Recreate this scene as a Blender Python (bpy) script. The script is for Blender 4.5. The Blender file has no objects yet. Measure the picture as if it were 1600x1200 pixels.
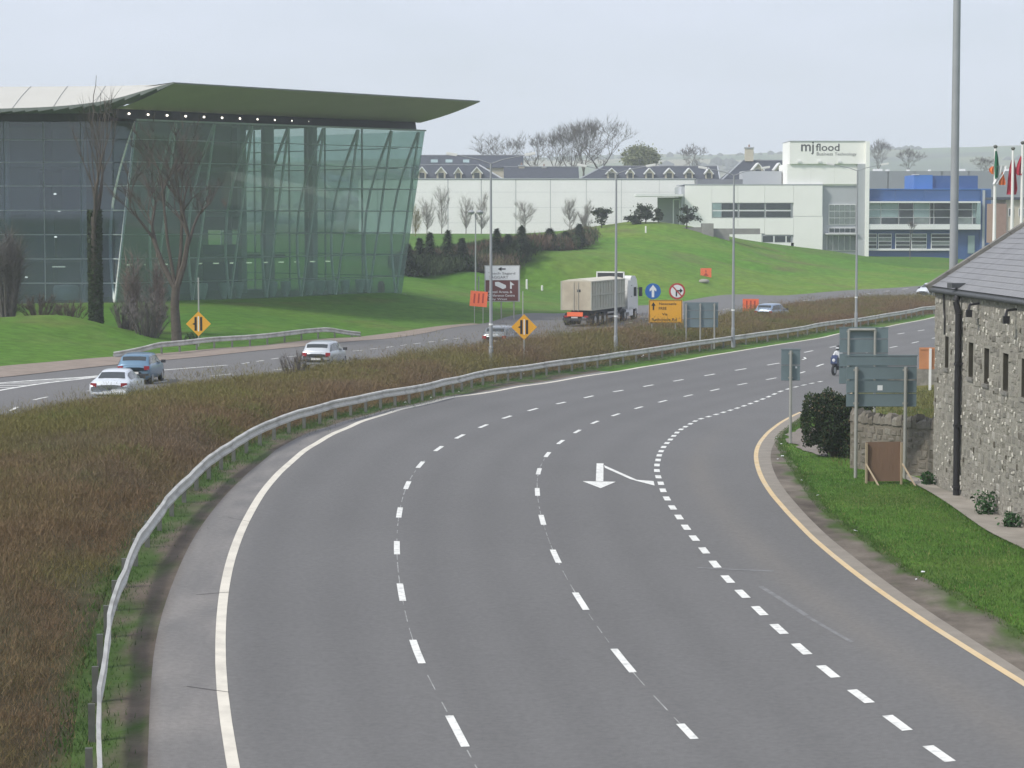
import bpy, math, random
import numpy as np
from mathutils import Vector, Matrix

# ------------------------------------------------------------------ camera, sky, sun, exposure
SC = bpy.context.scene
COL = SC.collection
PI = math.pi
CAM_Z = 8.5
cam_data = bpy.data.cameras.new("camera")
cam = bpy.data.objects.new("camera", cam_data)
COL.objects.link(cam)
cam_data.sensor_width = 36.0
cam_data.lens = 81.9
cam_data.clip_start = 0.5
cam_data.clip_end = 12000
cam.location = (0, 0, CAM_Z)
cam.rotation_euler = (math.radians(90 - 4.086), 0, 0)
SC.camera = cam

SUN_EL = math.radians(44)
SUN_DIR = Vector((-0.85, -0.53, 0)).normalized()          # horizontal direction towards the sun
sun_vec = Vector((SUN_DIR.x * math.cos(SUN_EL), SUN_DIR.y * math.cos(SUN_EL), math.sin(SUN_EL)))
world = bpy.data.worlds.new("World")
SC.world = world
world.use_nodes = True
wn, wl = world.node_tree.nodes, world.node_tree.links
wn.clear()
w_out = wn.new("ShaderNodeOutputWorld")
w_bg = wn.new("ShaderNodeBackground")
w_bg.inputs["Strength"].default_value = 0.1
sky = wn.new("ShaderNodeTexSky")
sky.sky_type = 'NISHITA'
sky.sun_disc = False
sky.sun_elevation = SUN_EL
sky.sun_rotation = math.atan2(SUN_DIR.x, SUN_DIR.y)
sky.air_density = 1.0
sky.dust_density = 2.0
w_tc = wn.new("ShaderNodeTexCoord")
w_map = wn.new("ShaderNodeMapping")
w_map.inputs["Scale"].default_value = (1.0, 1.0, 4.0)
w_noise = wn.new("ShaderNodeTexNoise")
w_noise.inputs["Scale"].default_value = 5.0
w_noise.inputs["Detail"].default_value = 5
w_noise.inputs["Roughness"].default_value = 0.55
w_ramp = wn.new("ShaderNodeValToRGB")
w_ramp.color_ramp.elements[0].position = 0.30
w_ramp.color_ramp.elements[0].color = (0.66, 0.66, 0.66, 1)
w_ramp.color_ramp.elements[1].position = 0.68
w_ramp.color_ramp.elements[1].color = (1, 1, 1, 1)
w_mix = wn.new("ShaderNodeMixRGB")
w_mix.inputs["Color2"].default_value = (6.95, 7.4, 8.75, 1)   # thin high cloud veil
wl.new(w_tc.outputs["Generated"], w_map.inputs["Vector"])
wl.new(w_map.outputs["Vector"], w_noise.inputs["Vector"])
wl.new(w_noise.outputs["Fac"], w_ramp.inputs["Fac"])
wl.new(w_ramp.outputs["Color"], w_mix.inputs["Fac"])
wl.new(sky.outputs["Color"], w_mix.inputs["Color1"])
wl.new(w_mix.outputs["Color"], w_bg.inputs["Color"])
wl.new(w_bg.outputs["Background"], w_out.inputs["Surface"])

sun_data = bpy.data.lights.new("sun", 'SUN')
sun_data.energy = 2.8
sun_data.angle = math.radians(9)
sun_data.color = (1.0, 0.955, 0.88)
sun = bpy.data.objects.new("sun", sun_data)
COL.objects.link(sun)
sun.rotation_euler = (-sun_vec).to_track_quat('-Z', 'Y').to_euler()

SC.view_settings.view_transform = 'Standard'
SC.view_settings.look = 'None'
SC.view_settings.exposure = 0.27
SC.view_settings.gamma = 1.0
SC.view_settings.use_curve_mapping = False
SC.render.engine = 'CYCLES'
SC.cycles.use_denoising = True
SC.cycles.max_bounces = 8
SC.cycles.transparent_max_bounces = 24
SC.cycles.volume_bounces = 3

# ------------------------------------------------------------------ measured ground lines, in metres (x right, y ahead, z up)
EDGE = [(-4.44,35.58,0.09),(-4.89,38.18,0.23),(-5.34,41.24,0.38),(-5.68,43.8,0.5),(-6.0,46.75,0.61),(-6.32,50.22,0.73),(-6.61,54.39,0.84),(-6.83,59.56,0.94),(-6.95,66.23,1.02),(-6.86,71.0,1.03),(-6.6,77.13,1.01),(-6.02,83.96,0.92),(-5.05,91.51,0.78),(-2.86,103.79,0.46),(0.0,114.83,0.11),(3.49,126.72,-0.2),(7.62,138.42,-0.39),(12.34,149.53,-0.41),(24.18,175.82,-0.35),(31.78,192.67,-0.35),(38.31,209.62,-0.35)]
LANE_A = [(-0.89,37.38,0.15),(-1.78,43.13,0.38),(-2.35,48.99,0.55),(-2.73,54.82,0.67),(-2.96,60.88,0.74),(-3.03,66.98,0.76),(-2.88,72.82,0.73),(-2.49,78.64,0.66),(-1.89,84.08,0.56),(-1.11,89.72,0.43),(-0.21,95.54,0.28),(0.91,101.31,0.12),(2.26,107.27,-0.07),(3.74,113.21,-0.24),(5.46,119.46,-0.42),(7.35,125.19,-0.56),(9.38,131.05,-0.68),(11.63,136.81,-0.76),(13.99,142.19,-0.79),(16.54,147.26,-0.78),(19.23,152.06,-0.72)]
LANE_B = [(2.91,36.66,0.18),(2.04,42.35,0.36),(1.43,48.2,0.49),(1.02,54.11,0.57),(0.79,60.38,0.61),(0.73,66.75,0.59),(0.84,72.67,0.54),(1.2,78.72,0.45),(1.77,84.42,0.33),(2.54,90.24,0.18),(3.43,96.09,0.02),(4.55,101.8,-0.15),(5.89,107.96,-0.34),(7.39,113.89,-0.51),(9.08,119.65,-0.67),(10.95,125.39,-0.8),(13.0,131.15,-0.9),(15.23,136.54,-0.97),(17.68,142.04,-0.98)]
LANE_C = [(6.55,35.24,0.27),(6.23,37.18,0.33),(5.92,39.07,0.37),(5.63,41.03,0.41),(5.4,42.99,0.45),(5.2,44.93,0.48),(5.03,46.87,0.51),(4.87,48.82,0.54),(4.74,50.75,0.55),(4.64,52.84,0.57),(4.57,54.97,0.58),(4.5,57.1,0.58),(4.45,59.19,0.57),(4.42,61.24,0.57),(4.4,63.44,0.55),(4.39,65.65,0.53),(4.42,67.81,0.51),(4.49,69.87,0.48),(4.54,71.92,0.45),(4.63,74.07,0.41),(4.76,76.11,0.37),(4.92,78.08,0.33),(5.08,80.02,0.29),(5.27,81.96,0.24),(5.49,83.96,0.19),(5.74,85.94,0.14),(6.0,87.86,0.09),(6.28,90.07,0.02),(6.54,92.02,-0.03),(6.85,94.08,-0.09),(7.17,95.95,-0.15),(7.54,98.09,-0.22),(7.89,100.0,-0.27),(8.3,102.0,-0.34)]
KERB = [(8.79,39.53,0.53),(8.34,42.9,0.58),(7.97,46.37,0.61),(7.6,51.76,0.63),(7.46,55.0,0.63),(7.42,59.58,0.61),(7.46,63.95,0.57),(7.61,68.87,0.49),(7.98,74.69,0.37),(8.45,79.95,0.25),(8.99,84.6,0.12),(9.85,90.41,-0.06),(11.05,97.28,-0.28),(12.35,103.68,-0.48),(14.18,111.33,-0.71),(17.2,120.5,-0.8),(23,134,-0.9),(31,152,-0.8),(40,170,-0.6),(52,192,-0.4)]
RAIL = [(-6.05,33.06,-0.02),(-6.6,36.3,0.19),(-7.15,39.63,0.38),(-7.57,42.62,0.53),(-7.94,46.21,0.69),(-8.21,49.83,0.82),(-8.4,54.27,0.96),(-8.53,60.55,1.08),(-8.46,66.6,1.15),(-8.19,74.26,1.16),(-7.54,80.46,1.09),(-6.64,86.09,0.98),(-5.19,94.21,0.77),(-2.88,104.63,0.45),(0.0,115.86,0.11),(3.53,128.23,-0.19),(7.61,138.28,-0.4),(11.29,146.59,-0.45),(17.71,161.01,-0.42),(23.93,174.09,-0.42),(31.05,188.28,-0.42),(37.13,202.23,-0.42)]
SHOULDER = [(-5.58,35.16,0.09),(-6.12,38.88,0.3),(-6.56,41.95,0.46),(-6.96,45.53,0.61),(-7.21,49.06,0.74),(-7.57,54.68,0.91),(-7.69,59.13,1.0),(-7.68,66.35,1.08),(-7.51,73.91,1.09),(-7.1,80.38,1.05),(-6.12,86.98,0.92),(-4.09,98.84,0.62),(-1.8,109.1,0.32),(1.33,120.7,-0.02),(5.13,133.1,-0.27)]
FAR_EDGE = [(-26.85,121.92,0.7),(-24.5,127.16,0.57),(-22.11,133.91,0.45),(-18.41,145.49,0.28),(-14.9,154.71,0.14),(-10.88,164.81,0.0),(-7.53,171.2,0.0),(-2.07,187.86,0.0),(3.98,206.71,0.0),(9.74,221.52,0.0),(17.04,238.61,0.0),(27.62,251.37,0.17),(37.83,259.91,0.38),(49.31,272.1,0.6)]
FAR_TAN = [(-25.23,114.51,0.7),(-23.17,120.24,0.57),(-20.96,126.92,0.45),(-17.56,138.73,0.28),(-14.24,147.92,0.14),(-10.38,157.25,0.0),(-7.21,163.93,0.0),(-1.97,179.15,0.0)]
FAR_SOLID = [(-24.76,104.51,0.78),(-23.88,108.36,0.7),(-22.63,114.13,0.6),(-21.33,119.2,0.51),(-18.87,124.65,0.39),(-15.92,129.98,0.26)]
FAR_SOLID2 = [(-25.82,108.99,0.78),(-24.73,112.24,0.7),(-23.09,116.45,0.6),(-21.21,120.37,0.5)]
FAR_DASH = [(-15.28,131.57,0.23),(-14.65,134.45,0.2),(-13.96,137.45,0.16),(-13.17,139.91,0.13),(-9.69,146.78,0.0),(-9.01,148.9,0.0),(-8.15,151.09,0.0),(-6.83,155.27,0.0),(-5.27,159.69,0.0),(-3.63,164.81,0.0)]
FAR_DASH2 = [(-20.93,96.74,0.68),(-21.24,102.51,0.64),(-20.65,106.34,0.58)]
MARGIN = [(8.95,40.25,0.56),(8.53,43.89,0.6),(8.19,47.65,0.63),(7.93,53.03,0.65),(7.8,56.39,0.64),(7.81,61.16,0.6),(7.9,65.54,0.55),(8.14,70.84,0.46),(8.51,75.9,0.35),(8.99,80.83,0.22),(9.48,84.63,0.11),(10.13,88.92,-0.02),(11.12,94.66,-0.2),(12.16,100.25,-0.38),(13.83,108.61,-0.64)]
GRASS_EDGE = [(9.36,42.15,0.62),(9.26,45.12,0.66),(9.02,47.2,0.67),(8.96,48.62,0.68),(8.57,50.88,0.67),(8.54,53.9,0.67),(8.52,58.43,0.65),(8.58,63.59,0.59),(8.93,70.11,0.48),(9.37,77.14,0.32),(9.76,83.0,0.16),(10.11,87.45,0.03),(10.77,92.11,-0.12),(11.77,97.4,-0.29),(13.56,106.47,-0.58)]
PATH_L = [(12.29,55.47,0.35),(12.24,58.81,0.35),(12.29,62.59,0.35),(12.35,67.81,0.35),(12.3,71.79,0.35),(12.22,74.34,0.35)]
PATH_R = [(13.39,60.52,0.35),(13.33,63.4,0.35),(13.22,66.42,0.35),(12.91,69.74,0.35),(12.75,72.14,0.35),(12.6,73.59,0.35)]
PATCH = [(10.37,88.19,0.0),(11.73,95.6,-0.23),(12.63,97.47,-0.3),(12.42,90.06,-0.05),(11.54,82.82,0.18),(10.69,79.81,0.26),(10.54,82.63,0.17),(10.47,85.67,0.08)]
ARROW = [(2.78,76.16,0.42),(3.01,76.25,0.42),(2.77,70.24,0.51),(3.14,70.13,0.5),(2.61,68.18,0.53),(2.13,70.08,0.53),(2.54,70.18,0.51)]
ARROW_BAR = [(3.0,75.55,0.43),(2.99,74.64,0.44),(3.63,71.01,0.48),(3.88,70.27,0.48),(4.26,69.18,0.49),(4.31,70.53,0.47),(3.82,70.84,0.48)]
TERRAIN_POINTS = [(-32.98,150.0,2.08),(-35.46,150.0,2.04),(-28.86,150.0,2.21),(-25.57,150.0,1.38),(-23.67,151.0,0.75),(-21.87,150.0,0.52),(-29.08,141.0,1.54),(-26.75,143.0,1.05),(-10.32,235.0,2.52),(-15.49,235.0,2.06),(-3.29,240.0,2.78),(2.04,248.0,3.54),(9.53,278.0,5.31),(14.41,292.0,6.74),(19.93,303.0,7.75),(25.33,308.0,6.73),(30.8,312.0,5.6),(37.94,318.0,4.59),(44.16,322.0,3.92),(49.64,326.0,2.97),(60.82,326.0,2.79),(71.58,326.0,1.36),(6.75,246.0,1.76),(1.35,246.0,1.76),(-6.48,236.0,1.71),(13.83,252.0,2.98),(21.9,266.0,2.67),(30.3,276.0,2.08),(43.78,290.0,1.51),(53.53,300.0,1.11),(14.49,264.0,4.17),(23.21,282.0,4.26),(32.48,296.0,3.64),(41.71,304.0,2.68),(-21.32,165.0,1.26),(-17.45,167.0,0.94),(-5.74,209.0,0.6),(0.0,226.0,0.57)]

RNG = random.Random(7)
NP = np.random.default_rng(11)

# ------------------------------------------------------------------ ground height from the measured points
def extend(line, n, step):
    a, b = np.array(line[0]), np.array(line[1])
    d = (a - b) / np.linalg.norm((a - b)[:2])
    return [tuple(a + d * step * (i + 1)) for i in range(n)][::-1] + list(line)

for nm_, zz in (('EDGE', 0.0), ('KERB', 0.5), ('LANE_A', 0.1), ('LANE_C', 0.25), ('RAIL', 0.0), ('SHOULDER', 0.0), ('MARGIN', 0.55), ('GRASS_EDGE', 0.6)):
    L = extend(globals()[nm_], 3, 9.0)
    globals()[nm_] = [(x, y, zz if i < 3 else z) for i, (x, y, z) in enumerate(L)]
FAR_EDGE = [(-32.0, 101, .8), (-30.0, 110, .8)] + FAR_EDGE
FAR_EDGE = [(-36.5, 76, .8), (-35, 88, .8)] + FAR_EDGE + [(75, 318, .7), (105, 352, .7)]
FAR_TAN = [(-33.8, 76, .8), (-32.0, 88, .8), (-28.4, 101, .8)] + FAR_TAN

def inside(px, py, poly):
    poly = np.asarray(poly)[:, :2]
    r = np.zeros(px.shape, bool)
    j = len(poly) - 1
    for i in range(len(poly)):
        xi, yi = poly[i]; xj, yj = poly[j]
        if yi != yj:
            c = ((yi > py) != (yj > py)) & (px < (xj - xi) * (py - yi) / (yj - yi) + xi)
            r ^= c
        j = i
    return r

def smooth_line(pts, step=1.5):
    P = np.array(pts, float)
    Q = []
    n = len(P)
    for i in range(n - 1):
        p0 = P[max(i - 1, 0)]; p1 = P[i]; p2 = P[i + 1]; p3 = P[min(i + 2, n - 1)]
        m = max(1, int(np.linalg.norm(p2 - p1) / step))
        t1 = max(np.linalg.norm(p2 - p1), 1e-6)
        m1 = (p2 - p0) / max(np.linalg.norm(p2 - p1) + np.linalg.norm(p1 - p0), 1e-6) * t1
        m2 = (p3 - p1) / max(np.linalg.norm(p3 - p2) + np.linalg.norm(p2 - p1), 1e-6) * t1
        for k in range(m):
            t = k / m
            Q.append((2*t**3-3*t**2+1)*p1 + (t**3-2*t**2+t)*m1 + (-2*t**3+3*t**2)*p2 + (t**3-t**2)*m2)
    Q.append(P[-1])
    return np.array(Q)

def relax(Q, k=6):
    Q = Q.copy()
    for _ in range(k):
        Q[1:-1] = 0.25*Q[:-2] + 0.5*Q[1:-1] + 0.25*Q[2:]
    return Q

def offset_line(Q, d):
    """shift a plan polyline to its right by d (walking away from the viewer)"""
    Q = np.array(Q)[:, :2]
    T = np.gradient(Q, axis=0)
    T /= np.linalg.norm(T, axis=1)[:, None]
    D = d if np.isscalar(d) else np.asarray(d)[:, None]
    return Q + np.c_[T[:, 1], -T[:, 0]] * D

far_edge_line = relax(smooth_line(FAR_EDGE, 2.0), 40)
fy = far_edge_line[:, 1]
FAR_NEAR = offset_line(far_edge_line, np.interp(fy, [76, 100, 125, 150, 200, 240, 360], [14.5, 14.5, 15.5, 16.5, 17.0, 16.0, 16.0]))
FAR_NEAR = relax(FAR_NEAR, 30)

CTRL = []
for L in (EDGE, LANE_A, LANE_B, LANE_C, KERB, RAIL, FAR_EDGE):
    CTRL += list(L)
CTRL += [(p[0], p[1], float(np.interp(p[1], [76, 130, 160, 240, 265, 300], [.6, .25, 0, 0, .35, .6]))) for p in FAR_NEAR[::9]]
_fz = lambda yy: float(np.interp(yy, [76, 130, 160, 240, 265, 300], [.6, .25, 0, 0, .35, .6]))
for off in (5.5, 11.0):
    CTRL += [(p[0], p[1], _fz(p[1])) for p in offset_line(far_edge_line, off)[::7]]
_nroad = len(CTRL)
CTRL += [tuple(p) for p in TERRAIN_POINTS]
CTRL += [(-11.5, 300, 5.6), (-3.3, 300, 5.7), (3.3, 300, 5.9), (-7, 262, 4.1), (0, 266, 4.2), (-12, 255, 3.6), (-20, 290, 4.5)]
CTRL += [(-30.3, 178, 2), (-20, 189, 2), (-9.5, 200, 2), (-40, 179, 1.9), (-60, 182, 1.9), (-9, 228, 2.1), (-50, 230, 2), (-30, 205, 2),
         (-16, 358, 6), (0, 358, 6), (22, 350, 6), (40, 340, 4), (60, 345, 3.2), (8, 325, 6.4), (-40, 310, 4), (0, 420, 6), (60, 420, 5), (-80, 420, 6),
         (16, 40, .6), (13, 60, .4), (13, 71, .35), (12.2, 75, .33), (20, 55, .5), (35, 70, .4), (17, 85, .25), (20, 96, .05), (24, 110, -.15), (30, 121, -.25), (22.5, 124, -.4),
         (60, 120, -.3), (55, 60, .4), (70, 160, 0), (95, 240, .2), (70, 280, .3), (-45, 120, 1), (-70, 90, 1.2), (-60, 140, 2), (-45, 165, 1.6), (-75, 50, .6), (-40, 40, .5),
         (-26, 160, 1.0), (-32, 162, 1.4), (-20, 30, .1), (-60, 20, .2), (20, 12, .6), (60, 15, .6), (120, 330, 1.5), (-14, 12, 0)]
CTRL = np.array(CTRL, float)
_fr = np.vstack([offset_line(far_edge_line, -2.5), FAR_NEAR[::-1]])
_q = np.concatenate([np.zeros(_nroad, bool), inside(CTRL[_nroad:, 0], CTRL[_nroad:, 1], _fr)])
CTRL = CTRL[~_q]
_, keep = np.unique(np.round(CTRL[:, :2] / 1.2), axis=0, return_index=True)
CTRL = CTRL[np.sort(keep)]
CS = 50.0
def _phi(r2):
    return 0.5 * r2 * np.log(np.maximum(r2, 1e-12))
def _d2(a, b):
    return ((a[:, None, :] - b[None, :, :]) ** 2).sum(-1)
_c = CTRL[:, :2] / CS
_n = len(_c)
_A = np.zeros((_n + 3, _n + 3))
_A[:_n, :_n] = _phi(_d2(_c, _c)) + np.eye(_n) * 3e-5
_A[:_n, _n:] = np.c_[np.ones(_n), _c]
_A[_n:, :_n] = _A[:_n, _n:].T
_w = np.linalg.solve(_A, np.r_[CTRL[:, 2], 0, 0, 0])

def HN(x, y):
    x = np.asarray(x, float); y = np.asarray(y, float)
    xc = np.clip(x, -75, 100); yc = np.clip(y, 12, 420)
    p = np.c_[xc.ravel(), yc.ravel()] / CS
    out = np.empty(len(p))
    for i in range(0, len(p), 20000):
        q = p[i:i+20000]
        out[i:i+20000] = _phi(_d2(q, _c)) @ _w[:_n] + _w[_n] + q @ _w[_n+1:]
    far = np.hypot(x - xc, y - yc).ravel()
    t = np.clip(far / 220.0, 0, 1); t = t*t*(3-2*t)
    out = out*(1-t) + (5.0 + 0.5*np.sin(x.ravel()/170.0))*t
    return out.reshape(x.shape)

def H(x, y):
    return float(HN(np.array([x]), np.array([y]))[0])

# ------------------------------------------------------------------ mesh and object helpers
class MB:
    """collects vertices and faces for ONE mesh object"""
    def __init__(s):
        s.v = []; s.f = []; s.m = []
    def add(s, verts, faces, m=0):
        o = len(s.v)
        s.v += [tuple(map(float, p)) for p in verts]
        s.f += [tuple(i + o for i in f) for f in faces]
        s.m += [m] * len(faces)
        return s
    def box(s, c, size, m=0, rz=0.0, rx=0.0, ry=0.0):
        hx, hy, hz = size[0]/2, size[1]/2, size[2]/2
        vs = [Vector((a*hx, b*hy, d*hz)) for a in (-1, 1) for b in (-1, 1) for d in (-1, 1)]
        if rz or rx or ry:
            R = Matrix.Rotation(rz, 3, 'Z') @ Matrix.Rotation(ry, 3, 'Y') @ Matrix.Rotation(rx, 3, 'X')
            vs = [R @ q for q in vs]
        c = Vector(c)
        return s.add([q + c for q in vs], [(0,1,3,2),(4,6,7,5),(0,4,5,1),(2,3,7,6),(0,2,6,4),(1,5,7,3)], m)
    def span(s, a, b, m=0):
        return s.box([(a[i]+b[i])/2 for i in range(3)], [abs(b[i]-a[i]) for i in range(3)], m)
    def tube(s, p0, p1, r0, r1=None, n=8, m=0, caps=True):
        r1 = r0 if r1 is None else r1
        p0, p1 = Vector(p0), Vector(p1)
        d = p1 - p0
        if d.length < 1e-6: return s
        d.normalize()
        u = d.cross(Vector((0, 0, 1)) if abs(d.z) < .9 else Vector((1, 0, 0))).normalized()
        w = d.cross(u)
        vs = []
        for p, r in ((p0, r0), (p1, r1)):
            for i in range(n):
                a = 2*PI*i/n
                vs.append(p + u*(math.cos(a)*r) + w*(math.sin(a)*r))
        fs = [(i, (i+1) % n, n+(i+1) % n, n+i) for i in range(n)]
        s.add(vs, fs, m)
        if caps:                                   # caps keep their own corners, so smooth shading stays on the sides
            s.add(vs[:n], [tuple(range(n))[::-1]], m); s.add(vs[n:], [tuple(range(n))], m)
        return s
    def path(s, pts, rs, n=6, m=0):
        for i in range(len(pts)-1):
            s.tube(pts[i], pts[i+1], rs[i], rs[i+1], n, m, caps=(i in (0, len(pts)-2)))
        return s
    def prism(s, poly, a, b, axis='y', m=0):
        """polygon (u,v) extruded from a to b along axis"""
        def P(u, v, t):
            return (u, t, v) if axis == 'y' else ((t, u, v) if axis == 'x' else (u, v, t))
        n = len(poly)
        vs = [P(u, v, a) for u, v in poly] + [P(u, v, b) for u, v in poly]
        return s.add(vs, [tuple(range(n)), tuple(range(n, 2*n))[::-1]] + [(i, n+i, n+(i+1) % n, (i+1) % n) for i in range(n)], m)
    def lathe(s, prof, c=(0, 0, 0), n=12, m=0):
        vs = []; fs = []
        for r, z in prof:
            vs += [(c[0]+r*math.cos(2*PI*i/n), c[1]+r*math.sin(2*PI*i/n), c[2]+z) for i in range(n)]
        for k in range(len(prof)-1):
            fs += [(k*n+i, k*n+(i+1) % n, (k+1)*n+(i+1) % n, (k+1)*n+i) for i in range(n)]
        fs += [tuple(range(n))[::-1], tuple(range((len(prof)-1)*n, len(prof)*n))]
        return s.add(vs, fs, m)
    def mesh(s, name, mats, smooth=False):
        me = bpy.data.meshes.new(name)
        me.from_pydata(s.v, [], s.f)
        mats = mats if isinstance(mats, (list, tuple)) else [mats]
        for q in mats: me.materials.append(q)
        if len(mats) > 1:
            me.polygons.foreach_set("material_index", s.m)
        if smooth:
            me.polygons.foreach_set("use_smooth", [True]*len(me.polygons))
        me.update()
        return me

def link(name, data, parent=None, loc=(0, 0, 0), rz=0.0, rot=None, scale=None):
    o = bpy.data.objects.new(name, data)
    COL.objects.link(o)
    o.location = loc
    o.rotation_euler = rot if rot is not None else (0, 0, rz)
    if scale is not None: o.scale = scale
    if parent is not None: o.parent = parent
    return o

def obj(name, mb, mats, parent=None, loc=(0, 0, 0), rz=0.0, rot=None, smooth=False):
    return link(name, mb.mesh(name, mats, smooth), parent, loc, rz, rot)

def tag(o, label=None, cat=None, group=None, kind=None):
    if label: o['label'] = label
    if cat: o['category'] = cat
    if group: o['group'] = group
    if kind: o['kind'] = kind
    return o

def thing(name, label, cat, loc=(0, 0, 0), rz=0.0, group=None):
    return tag(link(name, None, None, loc, rz), label, cat, group)

def dup(root, loc, rz=0.0, label=None, group=None, scale=None):
    r = root.copy(); COL.objects.link(r); r.location = loc; r.rotation_euler = (0, 0, rz)
    if label: r['label'] = label
    if group: r['group'] = group
    if scale is not None: r.scale = (scale, scale, scale)
    for ch in list(root.children):
        c = ch.copy(); COL.objects.link(c); c.parent = r
        for g in list(ch.children):
            d = g.copy(); COL.objects.link(d); d.parent = c
    return r

def big_mesh(name, V, F, mats, col=None, smooth=False):
    """numpy vertices (n,3), faces (m,k) of one size"""
    me = bpy.data.meshes.new(name)
    V = np.asarray(V, np.float32); F = np.asarray(F, np.int32)
    m, k = F.shape
    me.vertices.add(len(V)); me.vertices.foreach_set("co", V.ravel())
    me.loops.add(m*k); me.loops.foreach_set("vertex_index", F.ravel())
    me.polygons.add(m)
    me.polygons.foreach_set("loop_start", np.arange(0, m*k, k, dtype=np.int32))
    if smooth: me.polygons.foreach_set("use_smooth", np.ones(m, bool))
    for q in (mats if isinstance(mats, (list, tuple)) else [mats]): me.materials.append(q)
    if col is not None:
        a = me.color_attributes.new("Col", 'FLOAT_COLOR', 'POINT')
        a.data.foreach_set("color", np.c_[np.asarray(col, np.float32), np.ones(len(V), np.float32)].ravel())
    me.update(calc_edges=True)
    me.validate()
    return me

# ------------------------------------------------------------------ materials
def new_mat(name):
    m = bpy.data.materials.new(name); m.use_nodes = True
    nt = m.node_tree
    return m, nt, nt.nodes, nt.links, nt.nodes["Principled BSDF"]

def mat(name, col, rough=0.7, var=0.12, scale=4.0, bump=0.0, bscale=40.0, metal=0.0, spec=0.4, stain=None, stretch=None, emit=0.0, attr=False, rnd=None):
    m, nt, N, L, B = new_mat(name)
    tc = N.new("ShaderNodeTexCoord")
    vec = tc.outputs["Object"]
    if stretch:
        mp = N.new("ShaderNodeMapping"); mp.inputs["Scale"].default_value = stretch
        L.new(vec, mp.inputs["Vector"]); vec = mp.outputs["Vector"]
    nz = N.new("ShaderNodeTexNoise"); nz.inputs["Scale"].default_value = scale; nz.inputs["Detail"].default_value = 6; nz.inputs["Roughness"].default_value = .62
    L.new(vec, nz.inputs["Vector"])
    rp = N.new("ShaderNodeMapRange"); rp.inputs["From Min"].default_value = .28; rp.inputs["From Max"].default_value = .72
    rp.inputs["To Min"].default_value = 1 - var; rp.inputs["To Max"].default_value = 1 + var
    L.new(nz.outputs["Fac"], rp.inputs["Value"])
    mul = N.new("ShaderNodeVectorMath"); mul.operation = 'SCALE'
    if attr:
        at = N.new("ShaderNodeAttribute"); at.attribute_name = "Col"
        src = at.outputs["Color"]
    elif rnd:
        oi = N.new("ShaderNodeObjectInfo")
        cr = N.new("ShaderNodeValToRGB"); cr.color_ramp.interpolation = 'LINEAR'
        els = cr.color_ramp.elements
        while len(els) < len(rnd): els.new(0.5)
        for i, c in enumerate(rnd):
            els[i].position = i/(len(rnd)-1); els[i].color = (*c, 1)
        L.new(oi.outputs["Random"], cr.inputs["Fac"])
        src = cr.outputs["Color"]
    else:
        rg = N.new("ShaderNodeRGB"); rg.outputs[0].default_value = (*col, 1)
        src = rg.outputs[0]
    L.new(src, mul.inputs[0]); L.new(rp.outputs["Result"], mul.inputs["Scale"])
    out = mul.outputs["Vector"]
    if stain:
        scol, samt, ssc = stain
        n2 = N.new("ShaderNodeTexNoise"); n2.inputs["Scale"].default_value = ssc; n2.inputs["Detail"].default_value = 4
        L.new(vec, n2.inputs["Vector"])
        r2 = N.new("ShaderNodeMapRange"); r2.inputs["From Min"].default_value = .48; r2.inputs["From Max"].default_value = .72; r2.inputs["To Max"].default_value = samt
        L.new(n2.outputs["Fac"], r2.inputs["Value"])
        mx = N.new("ShaderNodeMixRGB"); mx.inputs["Color2"].default_value = (*scol, 1)
        L.new(r2.outputs["Result"], mx.inputs["Fac"]); L.new(out, mx.inputs["Color1"])
        out = mx.outputs["Color"]
    L.new(out, B.inputs["Base Color"])
    B.inputs["Roughness"].default_value = rough
    B.inputs["Metallic"].default_value = metal
    B.inputs["Specular IOR Level"].default_value = spec
    if emit:
        B.inputs["Emission Color"].default_value = (*col, 1); B.inputs["Emission Strength"].default_value = emit
    if bump:
        n3 = N.new("ShaderNodeTexNoise"); n3.inputs["Scale"].default_value = bscale; n3.inputs["Detail"].default_value = 5
        L.new(vec, n3.inputs["Vector"])
        bp = N.new("ShaderNodeBump"); bp.inputs["Strength"].default_value = bump; bp.inputs["Distance"].default_value = 0.05
        L.new(n3.outputs["Fac"], bp.inputs["Height"]); L.new(bp.outputs["Normal"], B.inputs["Normal"])
    return m

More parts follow.
